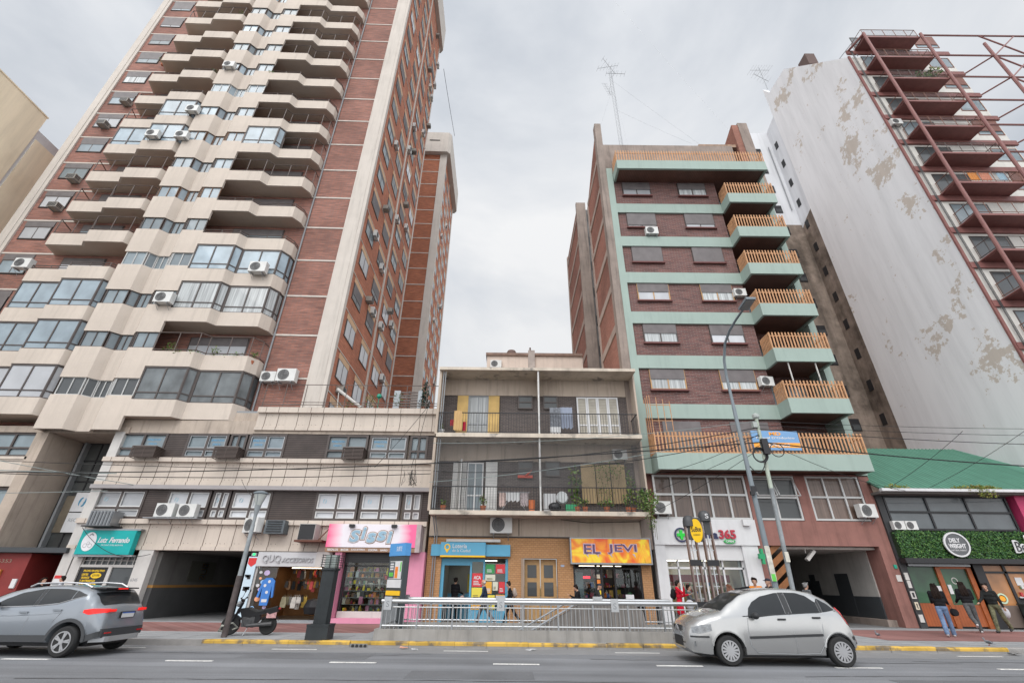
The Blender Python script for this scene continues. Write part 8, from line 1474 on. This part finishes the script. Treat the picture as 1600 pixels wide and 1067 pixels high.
# ---- grey-blue suv
sv = thing('suv_car', 'blue grey crossover with black cladding and lit red tail lights leaving the left edge', 'car', (-13.93, 13.62, 0), R(-1.0))
sup = mat('suv_paint', (.225, .245, .27), .3, .015, 1.0, metal=.4, coat=.8); clad = mat('suv_cladding', (.045, .047, .05), .65, .06)
c = Car(4.2, [(0, .6), (.03, .8), (.15, .93), (.5, 1.0), (.95, 1.06), (1.25, 1.2), (1.6, 1.345), (1.95, 1.43), (2.4, 1.475), (2.9, 1.485), (3.35, 1.45), (3.62, 1.40), (3.78, 1.28), (3.95, 1.09), (4.06, 1.02), (4.14, .95), (4.17, .72), (4.2, .5)],
    [(0, .7), (.6, .9), (1.0, .97), (1.8, .99), (2.6, 1.03), (3.1, 1.10), (3.5, 1.2), (3.7, 1.22), (3.85, 1.08), (4.2, .6)], [(0, .55), (.08, .68), (.3, .80), (.7, .845), (1.2, .86), (3.0, .865), (3.6, .855), (3.9, .82), (4.1, .76), (4.17, .70), (4.2, .64)], [(0, .33), (.3, .27), (3.6, .27), (4.2, .36)], (.92, 3.50), .315, .40)
c.body().build('body', sup, sv, smooth=30, local=True); b = MB(); c.topstrip(b, 1.0, 1.62, .94); b.build('windscreen', glassd, sv, smooth=True, local=True)
b = MB(); c.topstrip(b, 3.72, 3.99, .90); b.build('rear_window', glassd, sv, smooth=True, local=True); b = MB(); b.prism([(3.5, -.62), (3.84, -.55), (3.84, .55), (3.5, .62)], 1.395, 1.425); b.build('roof_spoiler', trimb, sv, local=True); bx('brake_lamp', litl, sv, (3.835, -.16, 1.385, 3.85, .16, 1.415), local=True)
b = MB(); c.strip(b, rng(1.42, 2.42), [(1.42, 1.0), (2.42, 1.04)], [(1.42, 1.02), (1.65, 1.18), (1.95, 1.31), (2.42, 1.39)]); b.build('window', glassd, sv, smooth=True, local=True); b = MB(); c.strip(b, rng(2.52, 3.28), [(2.52, 1.045), (3.05, 1.10), (3.28, 1.17)], [(2.52, 1.395), (3.0, 1.395), (3.28, 1.36)]); b.build('window', glassd, sv, smooth=True, local=True); b = MB(); c.strip(b, rng(3.3, 3.62), [(3.3, 1.18), (3.62, 1.26)], [(3.3, 1.36), (3.62, 1.275)]); b.build('quarter_window', trimb, sv, smooth=True, local=True)
b = MB(); c.strip(b, rng(2.43, 2.51, 4), [(2.43, 1.04), (2.51, 1.045)], [(2.43, 1.392), (2.51, 1.396)], .005); b.build('window_pillar', trimb, sv, local=True)
for a, e_ in ((1.33, 3.08), (3.91, 4.19)): b = MB(); c.strip(b, rng(a, e_, 16), [(a, .29), (e_, .31 if a < 3 else .40)], [(a, .43), (e_, .44 if a < 3 else .52)], .012, nz=2); b.build('cladding', clad, sv, local=True)
b = MB()
for cx in c.wheels:
    for sg in (-1, 1):
        v = []
        for a in range(0, 19):
            t_ = a*math.pi/18
            for rr__ in (.40, .47): x = cx + rr__*math.cos(t_); z = .315 + rr__*math.sin(t_); xx = min(4.19, max(0.01, x)); v.append((x, sg*(max(c.sy(xx, max(z, .45)), .82)+.012), z))
        q = [(2*i, 2*i+1, 2*i+3, 2*i+2) for i in range(18)]; b.add(v, q if sg > 0 else [k[::-1] for k in q])
b.build('wheel_arch', clad, sv, smooth=True, local=True)
b = MB(); c.strip(b, rng(3.72, 4.13, 12), [(3.72, .90), (3.85, .86), (4.13, .90)], [(3.72, .96), (3.9, .985), (4.13, .975)], .01); [b.box(4.135, sg*.38, .91, 4.165, sg*.64, .965) for sg in (-1, 1)]; b.build('tail_light', litl, sv, smooth=True, local=True)
b = MB(); b.box(4.17, -.24, .76, 4.195, .24, .9); b.build('plate_recess', trimb, sv, local=True); b = MB(); b.box(4.195, -.2, .77, 4.205, .2, .88); b.box(4.196, -.2, .86, 4.208, .2, .885, 1); b.build('number_plate', [white, P_('plate_blue', (.05, .12, .4))], sv, local=True)
b = MB(); b.prism([(3.95, -.80), (4.2, -.66), (4.24, -.5), (4.24, .5), (4.2, .66), (3.95, .80)], .40, .56); b.build('rear_bumper', clad, sv, local=True); b = MB(); b.prism([(4.0, -.72), (4.235, -.55), (4.26, -.45), (4.26, .45), (4.235, .55), (4.0, .72)], .29, .40); b.build('skid_plate', mat('skid_silver', (.4, .41, .42), .4, metal=.4), sv, local=True); bx('reflector', redl, sv, (4.238, -.62, .46, 4.25, -.42, .49), (4.238, .42, .46, 4.25, .62, .49), local=True)
ribbon(sv, c, [(1.42, 1.0), (1.42, .6), (1.5, .44)], greyp); ribbon(sv, c, [(2.47, 1.04), (2.46, .75), (2.42, .44)], greyp); ribbon(sv, c, [(3.2, 1.15), (3.2, .9), (3.08, .7)], greyp); ribbon(sv, c, [(1.38, .99), (2.4, 1.025), (3.0, 1.075), (3.3, 1.165), (3.62, 1.25)], alloy, .008, nm='chrome_strip', off=.008)
ribbon(sv, c, [(1.0, .80), (1.9, .82), (2.8, .86), (3.7, .92)], sup, .012, nm='shoulder_crease', off=-.004)
for x, z in ((2.2, .88), (3.0, .93)): b = MB(); [b.box(x, sg*(c.sy(x+.1, z)+.002), z, x+.2, sg*(c.sy(x+.1, z)+.03), z+.035) for sg in (-1, 1)]; b.build('door_handle', sup, sv, local=True)
for sg in (-1, 1): b = MB(); b.path([(1.95, sg*.60, 1.43), (2.1, sg*.60, 1.50), (2.8, sg*.60, 1.535), (3.3, sg*.59, 1.51), (3.5, sg*.58, 1.43)], .018, 6); b.build('roof_rail', alloy, sv, smooth=True, local=True); MB().ball((1.62, sg*.95, 1.05), (.08, .11, .07), 10, 8).build('wing_mirror', trimb, sv, smooth=True, local=True)
for x in c.wheels:
    for y in (-.77, .77): wheel(sv, x, y, .315, 5, .21, True)
b = MB(); b.box(.4, -.6, .2, 3.9, .6, .35); b.build('underbody', black, sv, local=True)
# ================================================================ motorbike
mb_ = thing('motorbike', 'black mini motorbike chained to the lantern post, facing left', 'motorbike', (-8.0, 16.55, .15), R(14)); rb2 = mat('bike_black', (.012, .012, .014), .5, .1, spec=.25)
for x, r_ in ((-.56, .27), (.5, .25)):
    b = MB(); b.lathe([(r_*.6, -.05), (r_*.9, -.06), (r_, -.02), (r_, .02), (r_*.9, .06), (r_*.6, .05)], (x, 0, r_), 22, 0, 1); w_ = b.build('wheel', tyre, mb_, smooth=True, local=True); b = MB(); [b.tube((x, 0, r_), (x + r_*.62*math.cos(a), 0, r_ + r_*.62*math.sin(a)), .018, n=5) for a in [i*2*math.pi/5 for i in range(5)]]; b.lathe([(r_*.58, -.03), (r_*.62, -.03), (r_*.62, .03), (r_*.58, .03)], (x, 0, r_), 20, 0, 1); b.build('rim', greyp, w_, local=True)
b = MB(); [b.tube((-.56, y, .27), (-.36, y, .86), .022, n=7) for y in (-.08, .08)]; b.build('fork', rb2, mb_, local=True); b = MB(); b.prismy([(-.72, .50), (-.5, .56), (-.3, .44), (-.32, .40), (-.5, .51), (-.7, .46)], -.07, .07); b.prismy([(.28, .45), (.5, .54), (.74, .46), (.75, .42), (.5, .49), (.3, .41)], -.08, .08); b.build('mudguard', rb2, mb_, local=True)
b = MB(); b.prismy([(-.40, .70), (-.1, .74), (.12, .62), (.5, .68), (.72, .74), (.70, .68), (.42, .58), (.12, .50), (-.05, .46), (-.3, .52)], -.12, .12); b.build('fairing', rb2, mb_, local=True); b = MB(); b.prismy([(-.16, .73), (.0, .70), (.12, .66), (.4, .70), (.7, .78), (.68, .74), (.4, .655), (.12, .60), (-.1, .68)], -.13, .13); b.build('seat', mat('seat_vinyl', (.03, .03, .03), .7), mb_, local=True)
b = MB(); b.prismy([(-.34, .62), (.1, .60), (.2, .62), (.26, .42), (.1, .2), (-.2, .22)], -.115, .115); b.prismy([(.3, .66), (.66, .74), (.72, .62), (.5, .55)], -.14, .14); b.build('side_panel', rb2, mb_, local=True); b = MB(); b.box(-.25, -.12, .22, .1, .12, .48); b.lathe([(.1, -.14), (.12, -.12), (.12, .12), (.1, .14)], (-.08, 0, .33), 14, 0, 1); b.tube((-.1, -.1, .25), (.62, -.14, .3), .05, .06, 8); b.build('engine', mat('engine_grey', (.05, .05, .052), .5, .3, 8), mb_, local=True)
b = MB(); b.tube((-.38, -.33, .98), (-.36, 0, .92), .016, n=6); b.tube((-.38, .33, .98), (-.36, 0, .92), .016, n=6); [b.tube((-.38, y, .98), (-.36, y*1.25, .99), .022, n=6) for y in (-.3, .3)]; b.build('handlebar', black, mb_, local=True)
b = MB(); [b.tube((-.37, y, .97), (-.3, y*1.15, 1.16), .008, n=4) for y in (-.26, .26)]; [b.ball((-.3, y*1.18, 1.18), (.02, .06, .04), 8, 6) for y in (-.26, .26)]; b.build('mirror', black, mb_, local=True); MB().ball((-.46, 0, .82), (.08, .09, .08), 10, 8).build('headlight', headl, mb_, smooth=True, local=True); b = MB(); b.box(.72, -.07, .68, .77, .07, .73); b.build('tail_light', redl, mb_, local=True)
b = MB(); b.box(.42, -.135, .45, .7, -.12, .62); b.build('sticker', [mat('bike_decal', (.45, .25, .25), .5, .5, 14)], mb_, local=True); b = MB(); b.tube((-.05, -.1, .2), (-.1, -.28, .0), .014, n=5); b.build('side_stand', steel, mb_, local=True)
b = MB(); b.path([(-8.5, 15.85, .45), (-8.7, 16.1, .28), (-8.6, 16.4, .25), (-8.3, 16.4, .35), (-8.28, 16.0, .5), (-8.5, 15.8, .42)], .022, 6); tag(b.build('bike_lock', mat('lock_grey', (.32, .32, .28), .5)), 'pale cable lock looped round the motorbike wheel and post', 'lock')
